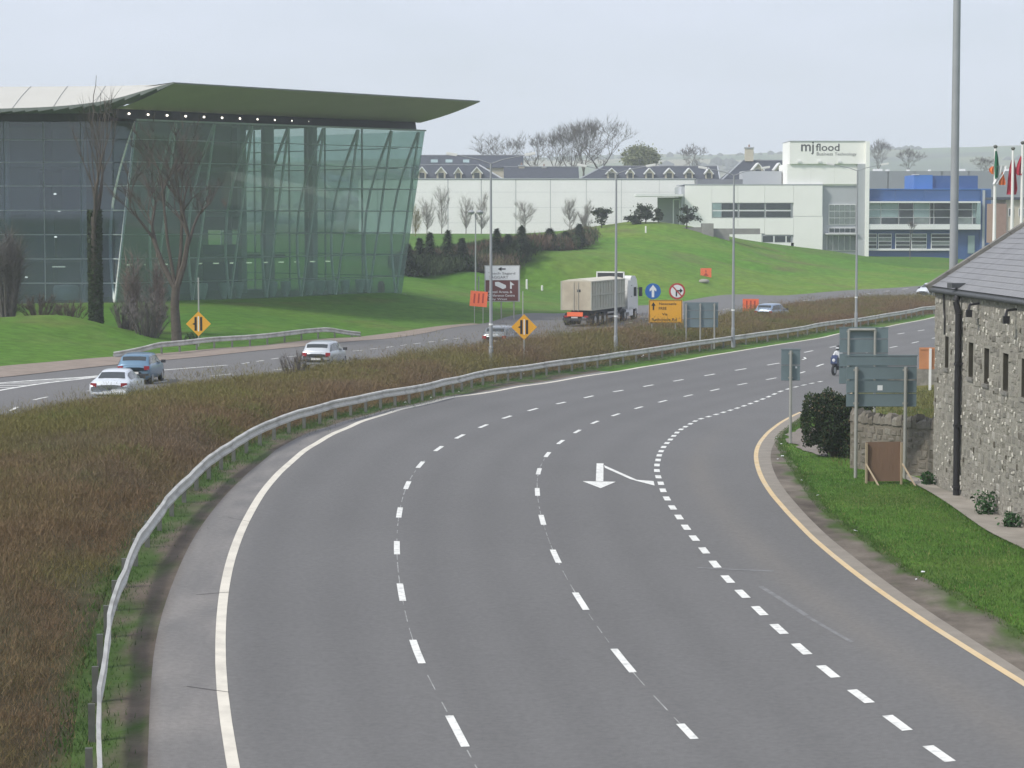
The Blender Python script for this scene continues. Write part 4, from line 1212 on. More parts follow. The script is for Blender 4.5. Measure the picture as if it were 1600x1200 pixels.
terrace(425, 905, 1125, 260, 280, [(956, 262, 279, 20), (985, 262, 279, 15), (1015, 262, 279, 18), (1046, 262, 279, 18), (1077, 262, 279, 17), (1108, 262, 279, 15)], 'long slate roofed terrace with six white dormers above the warehouse', hip=1, wall_to=310)
terrace(410, 1124, 1240, 251, 285, [(1185, 254, 276, 21), (1218, 254, 276, 19)], 'taller slate roof with a cream chimney left of the sign tower', hip=1, wall_to=310, chim=((1170.5, 229, 252, 13),))

# ---- concrete wall and block on the mound
ct = thing('concrete_wall', 'low grey concrete wall with a square block on the grass mound', 'wall', at(1105, 372, 300))
fc = Front(ct, 300)
M['concrete'] = mat('grey_concrete', (.27, .26, .25), .85, .12, 1.2, .3, 20, stain=((.17, .165, .16), .5, .5))
fc.box('wall_section', 1068, 355, 1097, 372, M['concrete'], 0, 1.2)
fc.box('block', 1097, 349, 1114, 380, M['concrete'], -.8, 1.6)
fc.box('wall_section', 1114.3, 357, 1188, 366, M['concrete'], .3, .9)
fc.box('wall_section', 1114.3, 366, 1140, 380, M['concrete'], .32, .88)

# ================================================================== STONE BARN, BOUNDARY WALL
M['stone'] = mat('rubble_stone', (.3, .28, .25), .92, .22, 5, .5, 25, rnd=[(.20, .19, .16), (.26, .248, .212), (.29, .275, .238), (.235, .226, .20), (.275, .262, .228), (.215, .205, .18), (.25, .235, .205), (.42, .40, .36), (.30, .288, .255), (.26, .25, .22), (.17, .16, .138), (.28, .27, .236)], spec=.15)
M['mortar'] = mat('mortar', (.285, .272, .235), .95, .15, 3, .5, 30, stain=((.24, .23, .2), .5, .6), spec=.1)
M['stone_joined'] = mat('rubble_stone_joined', (.262, .248, .215), .92, .35, 3.2, .5, 25, spec=.15)
M['slate_grey'] = mat('barn_slate', (.2, .2, .21), .7, .12, 2.5, .15, 25, rnd=[(.212, .215, .222), (.232, .235, .243), (.222, .225, .232), (.24, .242, .25)], spec=.3)
M['slate_joined'] = mat('barn_slate_joined', (.22, .223, .233), .7, .14, 1.2, .15, 25, spec=.3)
M['lead'] = mat('dark_gutter', (.075, .08, .085), .6, .12, 2)
M['pipe_black'] = mat('black_downpipe', (.018, .017, .019), .55, .1, 3)
M['coping'] = mat('verge_coping', (.17, .165, .15), .9, .2, 2, .4, 20, stain=((.30, .28, .24), .6, .9))
M['slit_shade_board'] = mat('slit_shade_dark', (.055, .05, .036), .95, .2, 3)  # dark boards added on the jambs, so the slits look shaded inside
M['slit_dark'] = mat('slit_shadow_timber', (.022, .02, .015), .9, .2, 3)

bA = Vector((12.95, 71.25, 0)); bB = Vector((14.02, 45.0, 0))          # wall foot: far corner -> towards the viewer
bd = (bB-bA).normalized(); bnrm = Vector((-bd.y*-1, bd.x*-1, 0))
bnrm = Vector((bd.y, -bd.x, 0))                                         # outwards, to the road
if bnrm.x > 0: bnrm = -bnrm
BZ = .25; EAVE = 6.47
barn = thing('stone_barn', 'old rubble stone barn with slit windows and a grey slate roof beside the footpath', 'building', (bA.x, bA.y, BZ))
def BW(s, h, o=0.0):
    return bd*s + bnrm*o + Vector((0, 0, h))
BLEN = 26.2; WH = EAVE-BZ; BDEP = 7.0
slits = [(1.35, 3.75, .5, .95), (4.35, 3.68, .58, 1.0), (6.2, 3.62, .58, 1.0), (8.3, 3.58, .6, 1.02), (10.25, 3.55, .6, 1.02), (12.6, 3.55, .6, 1.02), (15.2, 3.55, .6, 1.02)]
# core wall with real slit openings
mb = MB()
def wbox(s0, s1, h0, h1, o0, o1):
    pts = [BW(s, h, o_) for s in (s0, s1) for o_ in (o0, o1) for h in (h0, h1)]
    mb.add(pts, [(0,1,3,2), (4,6,7,5), (0,4,5,1), (2,3,7,6), (0,2,6,4), (1,5,7,3)])
cur = 0.0
for (s, h, w, hh) in slits:
    wbox(cur, s, -.6, WH, -.5, 0)
    wbox(s, s+w, -.6, h, -.5, 0); wbox(s, s+w, h+hh, WH, -.5, 0)
    cur = s+w
wbox(cur, BLEN, -.6, WH, -.5, 0)
obj('wall', mb, M['mortar'], barn)
for (s, h, w, hh) in slits:
    mb = MB(); wbox(s+.003, s+w-.003, h, h+hh, -.49, -.42); obj('slit_window', mb, M['slit_dark'], barn)
    for s_a, s_b in ((s+.004, s+.024), (s+w-.024, s+w-.004)):
        mb = MB(); wbox(s_a, s_b, h+.002, h+hh-.002, -.418, -.012); obj('slit_shade_board', mb, M['slit_shade_board'], barn)
    mb = MB(); wbox(s+.026, s+w-.026, h+.002, h+.02, -.418, -.012); obj('slit_shade_board', mb, M['slit_shade_board'], barn)
    mb = MB(); wbox(s-.06, s+w+.06, h-.1, h-.002, -.02, .05); obj('slit_sill', mb, M['coping'], barn)
mb = MB(); g = [BW(0.02, -.6, -.5), BW(0.02, WH, -.5), BW(0.02, WH+2.15, -BDEP/2), BW(0.02, WH, -BDEP), BW(0.02, -.6, -BDEP)]
mb.add(g + [p+bd*.5 for p in g], [(0,1,2,3,4), (9,8,7,6,5)] + [(i, 5+i, 5+(i+1) % 5, (i+1) % 5) for i in range(5)])
obj('gable_wall', mb, M['mortar'], barn)
mb = MB(); wbox(.5, BLEN, -.6, WH, -BDEP, -BDEP+.5); obj('rear_wall', mb, M['mortar'], barn)

def stone_mesh(seed):
    r = random.Random(seed)
    # a rough block, unit size: x along, y out, z up
    mb = MB()
    def p(a, b, c): return (a*(1+r.uniform(-.16, .06)), b, c*(1+r.uniform(-.2, .06)))
    back = [(a*.5*(1+r.uniform(-.1, 0)), 0, c*.5*(1+r.uniform(-.12, 0))) for a, c in ((-1, -1), (1, -1), (1, 1), (-1, 1))]
    mid = [(x*.98, .7, z*.98) for x, _, z in back]
    fr = [(x*r.uniform(.62, .86), 1.0+r.uniform(-.15, .2), z*r.uniform(.6, .86)) for x, _, z in back]
    mb.add(back+mid+fr, [(i, (i+1) % 4, 4+(i+1) % 4, 4+i) for i in range(4)] + [(4+i, 4+(i+1) % 4, 8+(i+1) % 4, 8+i) for i in range(4)] + [(8, 9, 10, 11)])
    return mb
stone_mb = [stone_mesh(100+i) for i in range(8)]
stone_me = [s.mesh('stone', M['stone']) for s in stone_mb]
yaw = math.atan2(bnrm.y, bnrm.x) - PI/2          # local +y points outwards
def lay_stones(parent, length_, height, origin_fn, yawz, limit, rs, skip=lambda s, h, w, hh: False, hrange=(.13, .24), wrange=(.18, .46), stuffname='stones', flecks=0):
    stuff = MB(); n = 0
    h = .02; items = []
    while h < height-.08:
        rh = min(rs.uniform(*hrange), height-h)
        s = rs.uniform(-.1, .1)
        while s < length_-.1:
            w = rs.uniform(*wrange)
            if rs.random() < .12: w *= .55
            w = min(w, length_-s)
            items.append((s+w/2, h+rh/2 + rs.uniform(-.05, .05), (w-.03)*rs.uniform(.72, 1.02), (rh-.02)*rs.uniform(.6, 1.15), rs.uniform(.01, .04), rs.randrange(8), rs.uniform(-.16, .16)))
            s += w
        h += rh
    for _ in range(flecks):
        items.append((rs.uniform(.1, length_-.1), rs.uniform(.1, height-.1), rs.uniform(.07, .13), rs.uniform(.10, .2), rs.uniform(.045, .07), rs.randrange(8), rs.uniform(-.3, .3)))
    items = [it for it in items if not skip(*it[:4])]
    items.sort(key=lambda it: -limit(it))
    for k, (s, hh, w, rh, out, vi, rot) in enumerate(items):
        p = origin_fn(s, hh)
        if k < 290 and limit(items[k]) > 0:
            o = link('stone', stone_me[vi], parent, p, rot=(0, rot, yawz), scale=(w, out, rh))
        else:
            R = Matrix.Rotation(yawz, 3, 'Z') @ Matrix.Rotation(rot, 3, 'Y')
            stuff.add([p + R @ Vector((q[0]*w, q[1]*out, q[2]*rh)) for q in stone_mb[vi].v], stone_mb[vi].f)
    if stuff.f:
        tag(obj(stuffname, stuff, M['stone_joined'], parent), kind='stuff')
def skip_slit(s, h, w, hh):
    return any(s+w/2 > a-.02 and s-w/2 < a+ww+.02 and h+hh/2 > b-.1 and h-hh/2 < b+hb+.02 for a, b, ww, hb in slits)
# shows largest: seen, big, near the viewer
def seen_size(it):
    s, h, w, hh = it[:4]
    y = bA.y + bd.y*s
    return (w*hh*(70/y)**2) if y > 60.0 else -1.0
lay_stones(barn, BLEN, WH-.12, lambda s, h: BW(s, h, -.01), yaw, seen_size, random.Random(5), skip_slit, flecks=0)

fl = MB(); rs = random.Random(77)
for _ in range(300):
    s, h = rs.uniform(.1, 16), rs.uniform(.1, WH-.3)
    w, hh = rs.uniform(.045, .10), rs.uniform(.05, .14)
    if skip_slit(s, h, w, hh): continue
    R = Matrix.Rotation(yaw, 3, 'Z') @ Matrix.Rotation(rs.uniform(-.4, .4), 3, 'Y'); p = BW(s, h, .012)
    q = stone_mb[rs.randrange(8)]
    fl.add([p + R @ Vector((v[0]*w, v[1]*.03, v[2]*hh)) for v in q.v], q.f)
tag(obj('pale_stones', fl, mat('whitewashed_stone', (.55, .53, .47), .9, .12, 4, spec=.1), barn), kind='stuff')
dk = MB()
for _ in range(34):
    s, h = rs.uniform(.1, 16), rs.uniform(.1, WH-.3)
    w, hh = rs.uniform(.05, .1), rs.uniform(.08, .18)
    if skip_slit(s, h, w, hh): continue
    R = Matrix.Rotation(yaw, 3, 'Z') @ Matrix.Rotation(rs.uniform(-.4, .4), 3, 'Y'); p = BW(s, h, .01)
    q = stone_mb[rs.randrange(8)]
    dk.add([p + R @ Vector((v[0]*w, v[1]*.028, v[2]*hh)) for v in q.v], q.f)
tag(obj('dark_stones', dk, mat('dark_stone', (.11, .10, .08), .95, .12, 4, spec=.1), barn), kind='stuff')

# roof: slates in rows on a plain bed, gutter, downpipe, raised verge at the far gable
rise = 2.25; run = BDEP/2
sl = math.hypot(rise, run+.3); ang = math.atan2(rise, run)
def RP(s, t, o=0.0):
    """on the slope: t metres up from the eave edge, o above it"""
    return BW(s, WH-.02 + t*math.sin(ang) + o*math.cos(ang) - .06, .13 - t*math.cos(ang) + o*math.sin(ang))
SL = (run+.13)/math.cos(ang)
mb = MB(); q = [RP(-.05, 0), RP(BLEN, 0), RP(BLEN, SL), RP(-.05, SL)]
slabbox(mb, q, -(Vector((0, 0, .14))))
obj('roof_bed', mb, M['lead'], barn)
mb = MB(); q2 = [RP(-.05, SL), RP(BLEN, SL), BW(BLEN, WH-.1, -BDEP-.3), BW(-.05, WH-.1, -BDEP-.3)]
slabbox(mb, q2, -(Vector((0, 0, .14)))); obj('rear_slope', mb, M['slate_joined'], barn)
# slate: a thin tilted tile, unit shared mesh
smb = MB().span((-.5, 0, 0), (.5, 1.25, 1.0))
sme = smb.mesh('slate', M['slate_grey'])
tdir = (RP(0, 1)-RP(0, 0)).normalized(); nrm = bd.cross(tdir)
if nrm.z < 0: nrm = -nrm
ex = bd if bd.cross(tdir).dot(nrm) > 0 else -bd
stuff = MB(); n_sl = 0
rowh = .27; k = 0; t = 0.0
items = []
while t < SL-.1:
    s = .18 + (0.16 if k % 2 else 0)
    while s < BLEN:
        items.append((s, t)); s += .33
    t += rowh; k += 1
items.sort(key=lambda it: (bA.y+bd.y*it[0] < 59.3, abs(bA.y+bd.y*it[0]-61)*0 + it[0]*1.0 if it[0] > .4 else 99))
near = [it for it in items if bA.y+bd.y*it[0] > 59.2]
near.sort(key=lambda it: -(it[0]) + it[1]*1.2)
chosen = set(near[:296])
rs = random.Random(9)
for it in items:
    s, t = it
    p = RP(s, t, .012)
    tilt = -.045 + rs.uniform(-.006, .006)
    td = (tdir*math.cos(tilt) + nrm*math.sin(tilt)).normalized(); nn = ex.cross(td).normalized()
    p = p + nrm*.022
    Rm = Matrix((ex, td, nn)).transposed()
    if it in chosen:
        o = link('slate', sme, barn, p, rot=Rm.to_euler(), scale=(.318, rowh, .008))
    else:
        stuff.add([p + Rm @ Vector((v[0]*.318, v[1]*rowh, v[2]*.008)) for v in smb.v], smb.f)
tag(obj('slates', stuff, M['slate_joined'], barn), kind='stuff')
mb = MB()
ridge_p = [RP(s, SL, .05) for s in np.arange(-.1, BLEN, .45)]
for a, b in zip(ridge_p[:-1], ridge_p[1:]):
    m2 = MB().tube(a, a.lerp(b, .96), .1, .1, 6); obj('ridge_tile', m2, M['coping'], barn)
for k in range(6):
    t0, t1 = -.12+(SL+.2)*k/6, -.12+(SL+.2)*(k+1)/6-.015
    mb = MB(); slabbox(mb, [RP(-.12, t0, .14), RP(.16, t0, .14), RP(.16, t1, .14), RP(-.12, t1, .14)], nrm*-.28)
    obj('verge_coping', mb, M['coping'], barn)
# gutter in lengths, downpipe, brackets
for k in range(13):
    a, b = RP(k*2.0, -.06, -.07), RP(min(k*2.0+1.985, BLEN), -.06, -.07)
    obj('gutter', MB().tube(a, b, .075, .075, 8), M['lead'], barn, smooth=True)
dp_s = 3.62
mb = MB()
mb.path([BW(dp_s, .0, .13), BW(dp_s, WH-.75, .13), BW(dp_s-.05, WH-.4, .2), RP(dp_s-.06, -.06, -.10)], [.095, .095, .095, .085], 10)
dpipe = obj('downpipe', mb, M['pipe_black'], barn, smooth=True)
for h in (.4, 2.2, 4.0):
    obj('pipe_clip', MB().box(BW(dp_s, h, .09), (.26, .26, .07), 0, rz=yaw), M['pipe_black'], dpipe)
obj('hopper', MB().box(RP(dp_s-.3, .10, .1), (.34, .5, .14), 0, rz=yaw+.2), M['lead'], barn)
for s in (5.6, 9.75):
    mb = MB().path([BW(s, WH-.38, .0), BW(s, WH-.42, .28), BW(s+.12, WH-.62, .34)], [.035, .035, .05], 5)
    mb.box(BW(s+.14, WH-.66, .33), (.14, .16, .2), 0, rz=yaw)
    obj('eave_bracket', mb, M['pipe_black'], barn)
obj('thin_pipe', MB().path([BW(1.35, WH-.15, .06), BW(1.4, WH-.75, .05), BW(1.5, WH-1.0, .05), BW(1.5, 4.75, .05)], [.03]*4, 6), M['pipe_black'], barn)

# boundary wall from the barn corner towards the road
wA, wB = Vector((12.9, 72.6, 0)), Vector((10.9, 76.2, 0))
wA = Vector((13.35, 72.7, 0)); wB = Vector((11.05, 75.8, 0))
wd = (wB-wA).normalized(); wn_ = Vector((wd.y, -wd.x, 0))
if wn_.y > 0: wn_ = -wn_
bw = thing('boundary_wall', 'old stone boundary wall with rough upright coping stones behind the big sign', 'wall', (wA.x, wA.y, .15))
WL = (wB-wA).length; WHT = 1.72
mb = MB()
pts = [wd*s + wn_*o_ + Vector((0, 0, h)) for s in (-.15, WL) for o_ in (-.42, 0) for h in (-.5, WHT)]
mb.add(pts, [(0,1,3,2), (4,6,7,5), (0,4,5,1), (2,3,7,6), (0,2,6,4), (1,5,7,3)])
obj('wall_core', mb, mat('wall_mortar_brown', (.19, .17, .14), .95, .2, 3, .5, 25, stain=((.09, .085, .06), .6, .9), spec=.1), bw)
wyaw = math.atan2(wn_.y, wn_.x) - PI/2
M['stone_b'] = mat('dark_rubble_stone', (.2, .18, .15), .92, .25, 5, .5, 25, rnd=[(.14, .125, .10), (.18, .165, .135), (.22, .20, .17), (.16, .145, .12), (.25, .235, .2)], spec=.15)
old_me = stone_me
stone_me = [s.mesh('stone', M['stone_b']) for s in stone_mb]
lay_stones(bw, WL, WHT-.05, lambda s, h: wd*s + Vector((0, 0, h)) + wn_*-.01, wyaw, lambda it: it[2]*it[3], random.Random(15), hrange=(.13, .24), wrange=(.18, .42))
s = 0.0; rs = random.Random(3)
while s < WL-.05:
    w = rs.uniform(.13, .24)
    o = link('coping_stone', stone_me[rs.randrange(8)], bw, wd*(s+w/2) + wn_*.03 + Vector((0, 0, WHT-.01)), rot=(PI/2+rs.uniform(-.12, .12), rs.uniform(-.2, .2), wyaw), scale=(w, rs.uniform(.24, .40), .5))
    o.location = wd*(s+w/2) + wn_*-.19 + Vector((0, 0, WHT-.01))
    s += w*.98

# low dark wall far behind, with the board standing before it
lw = thing('low_wall', 'low dark stone wall at the back of the yellowish yard', 'wall', (20.3, 124, H(22.5, 124)+.12))
mb = MB()
for k in range(14):
    mb2 = MB().span((k*1.1-2, 0, -.4), (k*1.1-.93, .4, .80+RNG.uniform(-.06, .06))); obj('wall_section', mb2, M['stone_joined'] if k else M['stone_joined'], lw)

# ================================================================== GUARDRAILS
def guardrail(name, label, pts, post_step, hgt, side, group=None, ends=None):
    cv = Curve(pts); root_p = cv.at(0)
    root = thing(name, label, 'guardrail', (root_p[0], root_p[1], H(*root_p)), group=group)
    o = root.location.copy()
    prof = [(.00, -.165), (.065, -.135), (.07, -.08), (.012, -.035), (.0, 0), (.012, .035), (.07, .08), (.065, .135), (.0, .165)]
    L_ = cv.d[-1]
    hf = (lambda t: hgt*min(1, .25+.75*min(t, L_-t)/5.0)) if ends else (lambda t: hgt)
    t = 0.0
    while t < L_-.3:
        t1 = min(t+3.2, L_)
        rows_ = []
        for tt in np.linspace(t, t1+.05, 4):
            p = cv.at(min(tt, L_)); d = cv.dirn(min(max(tt, .6), L_-.6)); nn = np.array([d[1], -d[0]])*side
            zz = H(*p) + hf(min(tt, L_))
            wob = .025*math.sin(tt*.9)+.012*math.sin(tt*2.3)
            rows_.append([(p[0]+nn[0]*(a+.05+wob)-o.x, p[1]+nn[1]*(a+.05+wob)-o.y, zz+b-o.z) for a, b in prof])
        n = len(prof); mb = MB(); V = [q for r in rows_ for q in r]
        F = [(i*n+j, i*n+j+1, (i+1)*n+j+1, (i+1)*n+j) for i in range(3) for j in range(n-1)]
        mb.add(V, F)
        obj('beam', mb, M['steel'], root, smooth=False)
        t = t1
    t = .4
    while t < L_:
        p = cv.at(t); d = cv.dirn(min(max(t, .6), L_-.6)); nn = np.array([d[1], -d[0]])*side
        hz_ = H(*p)
        q = Vector((p[0]-nn[0]*.06-o.x, p[1]-nn[1]*.06-o.y, hz_-o.z))
        mb = MB().box(q+Vector((0, 0, hf(t)/2-.2)), (.11, .07, hf(t)+.42), 0, rz=math.atan2(d[1], d[0])+PI/2)
        obj('post', mb, M['steel_dark'], root)
        t += post_step
    return root
rl = rail_l[rail_l[:, 1] > 24]
guardrail('guardrail', 'long grey steel guardrail curving between the near road and the brown shrubs', rl, 2.4, .62, 1)
fg = np.array([(-22.9, 133.2), (-21.9, 135.0), (-20.6, 139), (-18.9, 145), (-15.6, 154.5), (-12.2, 163.4), (-10.9, 166.3)])
guardrail('guardrail', 'short grey guardrail on the far verge before the left lawn', relax(smooth_line([(a, b, 0) for a, b in fg], 1.0), 3), 2.6, .60, 1, ends=True)

# ================================================================== LAMP COLUMNS
def lamp_column(x, y, label, ztop, arm=1.85, base=None, r0=.11, r1=.055, head=True, ang=0.0):
    z = H(x, y) if base is None else base
    root = thing('lamp_column', label, 'lamp post', (x, y, z), ang, 'lamp columns along the median')
    h = ztop-z
    obj('column', MB().path([(0, 0, -.3), (0, 0, 1.3), (0, 0, 1.35), (0, 0, h-.3)], [r0*1.2, r0*1.15, r0*.95, r1], 10), M['pole'], root, smooth=True)
    obj('collar', MB().tube((0, 0, 2.5), (0, 0, 2.6), r0*1.12, r0*1.12, 10), M['white'], root, smooth=True)
    for s in (-1, 1):
        pts = [(0, 0, h-.35), (s*arm*.35, 0, h-.12), (s*arm, 0, h+.12)]
        a = obj('arm', MB().path(pts, [.035, .03, .026], 6), M['pole'], root, smooth=True)
        mb = MB().box((s*(arm+.28), 0, h+.20), (.6, .22, .11), 0, ry=-s*.16)
        mb.box((s*(arm+.30), 0, h+.135), (.55, .2, .06), 0, ry=-s*.16)
        obj('lantern', mb, M['white'], a)
    return root
for (px, yt, D, lab) in ((767, 246, 128, 'twin arm lamp column in front of the brown tourist sign'), (963, 263, 145, 'twin arm lamp column in front of the truck'),
                         (1147, 266, 159, 'twin arm lamp column between the grey sign backs and the orange board'), (1340, 260, 184, 'twin arm lamp column in front of the sign tower and blue wing')):
    p = at(px, yt, D)
    lamp_column(p.x, D, lab, p.z)
tp = at(1491, 330, 75)
root = thing('mast', 'tall thick grey mast rising out of the frame behind the barn roof', 'mast', (tp.x, 75, H(tp.x, 75)), group=None)
obj('column', MB().path([(0, 0, -.4), (0, 0, 2), (0, 0, 17)], [.17, .15, .115], 16), M['pole'], root, smooth=True)
obj('base_plate', MB().box((0, 0, .03), (.5, .5, .06)), M['pole'], root)
obj('lantern', MB().box((0, -.5, 17.05), (.4, 1.3, .16)), M['pole_light'], root)
# small lamps by the planting bed
def small_lamp(px, yt, D, label, heads=2):
    p = at(px, yt, D); z = H(p.x, D)
    root = thing('path_lamp', label, 'lamp post', (p.x, D, z))
    obj('column', MB().tube((0, 0, -.2), (0, 0, p.z-z), .075, .055, 8), M['pole'], root, smooth=True)
    for s in ((-1, 1) if heads == 2 else (0,)):
        obj('lantern', MB().lathe([(.06, -.1), (.3, 0), (.34, .16), (.1, .36)], (s*.42, 0, p.z-z+.02), 8), M['pole'] if heads == 2 else M['white'], root)
    return root
small_lamp(743, 334, 226, 'slim path lamp with two dark heads by the brown planting bed')
for (px, yt, yb, D, lab) in ((310, 435, 508, 160, 'slim pale pole rising behind the yellow diamond sign on the left bank'),):
    p = at(px, yt, D); z = H(p.x, D)
    root = thing('slim_pole', lab, 'pole', (p.x, D, z))
    obj('column', MB().tube((0, 0, -.2), (0, 0, p.z-z), .06, .05, 8), M['pole_light'], root, smooth=True)
    obj('pole_cap', MB().tube((0, 0, p.z-z+.002), (0, 0, p.z-z+.05), .07, .05, 8), M['pole_light'], root)

# ================================================================== SIGNS
def posts(root, xs, z0, z1, m, r=.05, dy=.06):
    for x in xs:
        obj('post', MB().tube((x, dy, z0), (x, dy, z1), r, r, 8), m, root, smooth=True)

def sign_back(label, px0, px1, y0, y1, D, postx, ybase, sections, frame=False, sticker=None, post_top=None, group='grey sign backs', cat='sign', yaw=0.0):
    c = at((px0+px1)/2, y1, D)
    z = H(c.x, D)
    root = thing('sign_back', label, cat, (c.x, D, z), yaw, group)
    k = D/3640.0
    w = (px1-px0)*k; zt = at(px0, y0, D).z-z; zb = c.z-z
    ys = [zb + (zt-zb)*t for t in sections]
    for a, b in zip(ys[:-1], ys[1:]):
        obj('panel', MB().span((-w/2, .0, a+.012), (w/2, .035, b-.012)), M['sign_grey'], root)
        obj('rail', MB().span((-w/2+.02, -.035, a-.004+.03), (w/2-.02, -.001, a+.055)), M['sign_grey'], root)
    obj('edge_trim', MB().span((-w/2-.03, -.02, zt), (w/2+.03, .05, zt+.03)), M['sign_grey'], root)
    cx = (px0+px1)/2
    pt = (at(px0, post_top, D).z-z) if post_top else zt-.04
    for px in postx:
        x = (px-cx)*k
        obj('post', MB().tube((x, -.10, -.4), (x, -.10, pt), .055, .055, 10), M['sign_post'], root, smooth=True)
        for zz in (ys[0]+.12, ys[-1]-.15 if not post_top else pt-.1):
            obj('clip', MB().box((x, -.05, zz), (.18, .035, .06)), M['sign_post'], root)
    if frame:
        xa, xb = (postx[0]-cx)*k, (postx[-1]-cx)*k
        obj('cross_bar', MB().tube((xa, -.10, pt-.03), (xb, -.10, pt-.03), .06, .06, 10), M['sign_post'], root, smooth=True)
    if sticker:
        for (px, py, sz) in sticker:
            q = at(px, py, D)
            obj('sticker', MB().box((q.x-c.x, -.006, q.z-z), (sz, .006, sz)), M['sign_white'], root)
    return root
sign_back('largest grey sign back on two posts with a small white sticker before the boundary wall', 1322, 1432, 556, 636, 72.5, (1337, 1414), 738, [0, .27, .53, .80, 1.0], post_top=573, sticker=((1375, 606, .16),))
sign_back('grey sign back with a pale square frame, half hidden behind the largest sign back', 1311, 1387, 512, 600, 96, (1325, 1366), 640, [0, .3, .55, .8, 1.0], frame=True, post_top=514)
sign_back('narrow grey sign back on one thin post at the grass corner', 1220.5, 1250, 546, 595, 87, (1235,), 687, [0, .5, 1.0], sticker=((1244, 574, .07),))
sign_back('grey sign back on three posts in the brown median shrubs', 1069, 1122, 473, 512, 156.5, (1072, 1094, 1116), 536, [0, .36, .7, 1.0])

# orange board seen from behind at the yard wall
def orange_board():
    D = 121; c = at(1453, 577, D); z = H(c.x, D); k = D/3640
    root = thing('orange_board', 'orange brown board on one white post beside the barn corner', 'sign', (c.x, D, z))
    zb, zt = c.z-z, at(1453, 543, D).z-z
    obj('board', MB().span((-17*k, 0, zb), (17*k, .03, zt)), M['ply_orange'], root)
    obj('post', MB().box((0, -.05, zt/2-.2), (.12, .09, zt+.3)), M['white'], root)
    for zz in (zb+.05, zt-.08):
        obj('batten', MB().span((-17*k+.05, -.03, zz-.03), (17*k-.05, -.001, zz+.03)), M['ply_orange'], root)
orange_board()
# plywood board leaning on struts
D = 70.8; c = at(1380, 762, D); k = D/3640
root = thing('plywood_board', 'brown plywood board propped by two pale timber struts on the verge', 'board', (c.x, D, H(c.x, D)), .1)
hb_ = 62*k
obj('board', MB().box((0, 0, hb_/2+.08), (56*k, .03, hb_), 0, rx=-.04), M['plywood'], root)
for s in (-1, 1):
    obj('upright', MB().box((s*28*k, -.05, hb_/2+.0), (.06, .07, hb_+.12)), M['timber'], root)
    obj('strut', MB().tube((s*29*k, -.09, .62), (s*29*k + .28, -.6, -.02), .035, .035, 4), M['timber'], root)

def diamond(px, py, D, half, label, base_y):
    c = at(px, py, D); z = H(c.x, D); k = D/3640
    root = thing('diamond_sign', label, 'sign', (c.x, D, z), group='yellow diamond signs')
    hh = half*k; zc = c.z-z
    obj('plate', MB().prism([(-hh, zc), (0, zc-hh), (hh, zc), (0, zc+hh)], 0, .03, 'y'), M['sign_yellow'], root)
    for sx in (-.22, .22):
        obj('lane_mark', MB().prism([(sx*hh-.09*hh, zc-.55*hh), (sx*hh+.09*hh, zc-.55*hh), (sx*hh+.09*hh, zc+.55*hh), (sx*hh-.09*hh, zc+.55*hh)], -.008, -.001, 'y'), M['black'], root)
    obj('centre_mark', MB().prism([(-.05*hh, zc-.6*hh), (.05*hh, zc-.6*hh), (.05*hh, zc+.6*hh), (-.05*hh, zc+.6*hh)], -.008, -.001, 'y'), M['sign_white'], root)
    obj('side_mark', MB().prism([(-.5*hh, zc-.02*hh), (-.3*hh, zc-.10*hh), (-.3*hh, zc+.10*hh)], -.008, -.001, 'y').prism([(-.36*hh, zc-.035*hh), (-.31*hh, zc-.035*hh), (-.31*hh, zc+.035*hh), (-.36*hh, zc+.035*hh)], -.0095, -.0085, 'y'), M['black'], root)
    obj('post', MB().tube((0, .07, -.3), (0, .07, zc+hh*.5), .045, .045, 8), M['sign_post'], root, smooth=True)
diamond(819, 511, 131, 20, 'yellow diamond road sign with two black bars above the median shrubs', 560)
diamond(310, 506, 147, 19.5, 'yellow diamond road sign with two black bars by the guardrail on the left lawn', 545)

def orange_sign(px, py, D, w, h, label, tilt=0.0, post=True, bars=True):
    c = at(px, py, D); z = H(c.x, D); k = D/3640
    root = thing('orange_sign', label, 'sign', (c.x, D, z), group='orange temporary signs')
    zc = c.z-z; hw, hh = w*k/2, h*k/2
    obj('plate', MB().box((0, 0, zc), (2*hw, .03, 2*hh), 0, ry=tilt), M['orange'], root)
    if bars:
        for i in (-1, 0, 1):
            mb = MB().box((i*hw*.5, -.02, zc+hh*.08), (hw*.19, .006, hh*1.25), 0, ry=tilt)
            obj('lane_bar', mb, M['orange_dark'], root)
    else:
        obj('symbol', MB().prism([(-hw*.5, zc-hh*.5), (hw*.5, zc-hh*.5), (0, zc+hh*.1)], -.022, -.016, 'y').prism([(-hw*.1, zc+.15*hh), (hw*.1, zc+.15*hh), (hw*.1, zc+.6*hh), (-hw*.1, zc+.6*hh)], -.022, -.016, 'y'), M['orange_dark'], root)
    for s in (-.5, .5):
        obj('post', MB().tube((s*hw, .06, -.3), (s*hw, .06, zc), .035, .035, 6), M['sign_post'], root)
    return root
orange_sign(748, 467, 187, 27, 24, 'orange sign with three dark bars left of the brown tourist sign', tilt=.08)
orange_sign(1103, 427, 258, 17, 16, 'small square orange sign alone on the grass mound', bars=False)
orange_sign(1173, 477, 205, 25, 20, 'orange sign with three dark bars in the median behind the grey sign back')
p = at(1100, 459, 252); obj_z = H(p.x, 252)
tag(obj('sandbag', MB().lathe([(.45, 0), (.6, .12), (.5, .34), (.2, .42)], (0, 0, 0), 10), mat('sandbag_grey', (.3, .29, .25), .9, .1, 3), None, (p.x, 252, H(p.x, 252)), smooth=True), 'pale sandbag lying on the grass below the small orange sign', 'sandbag')

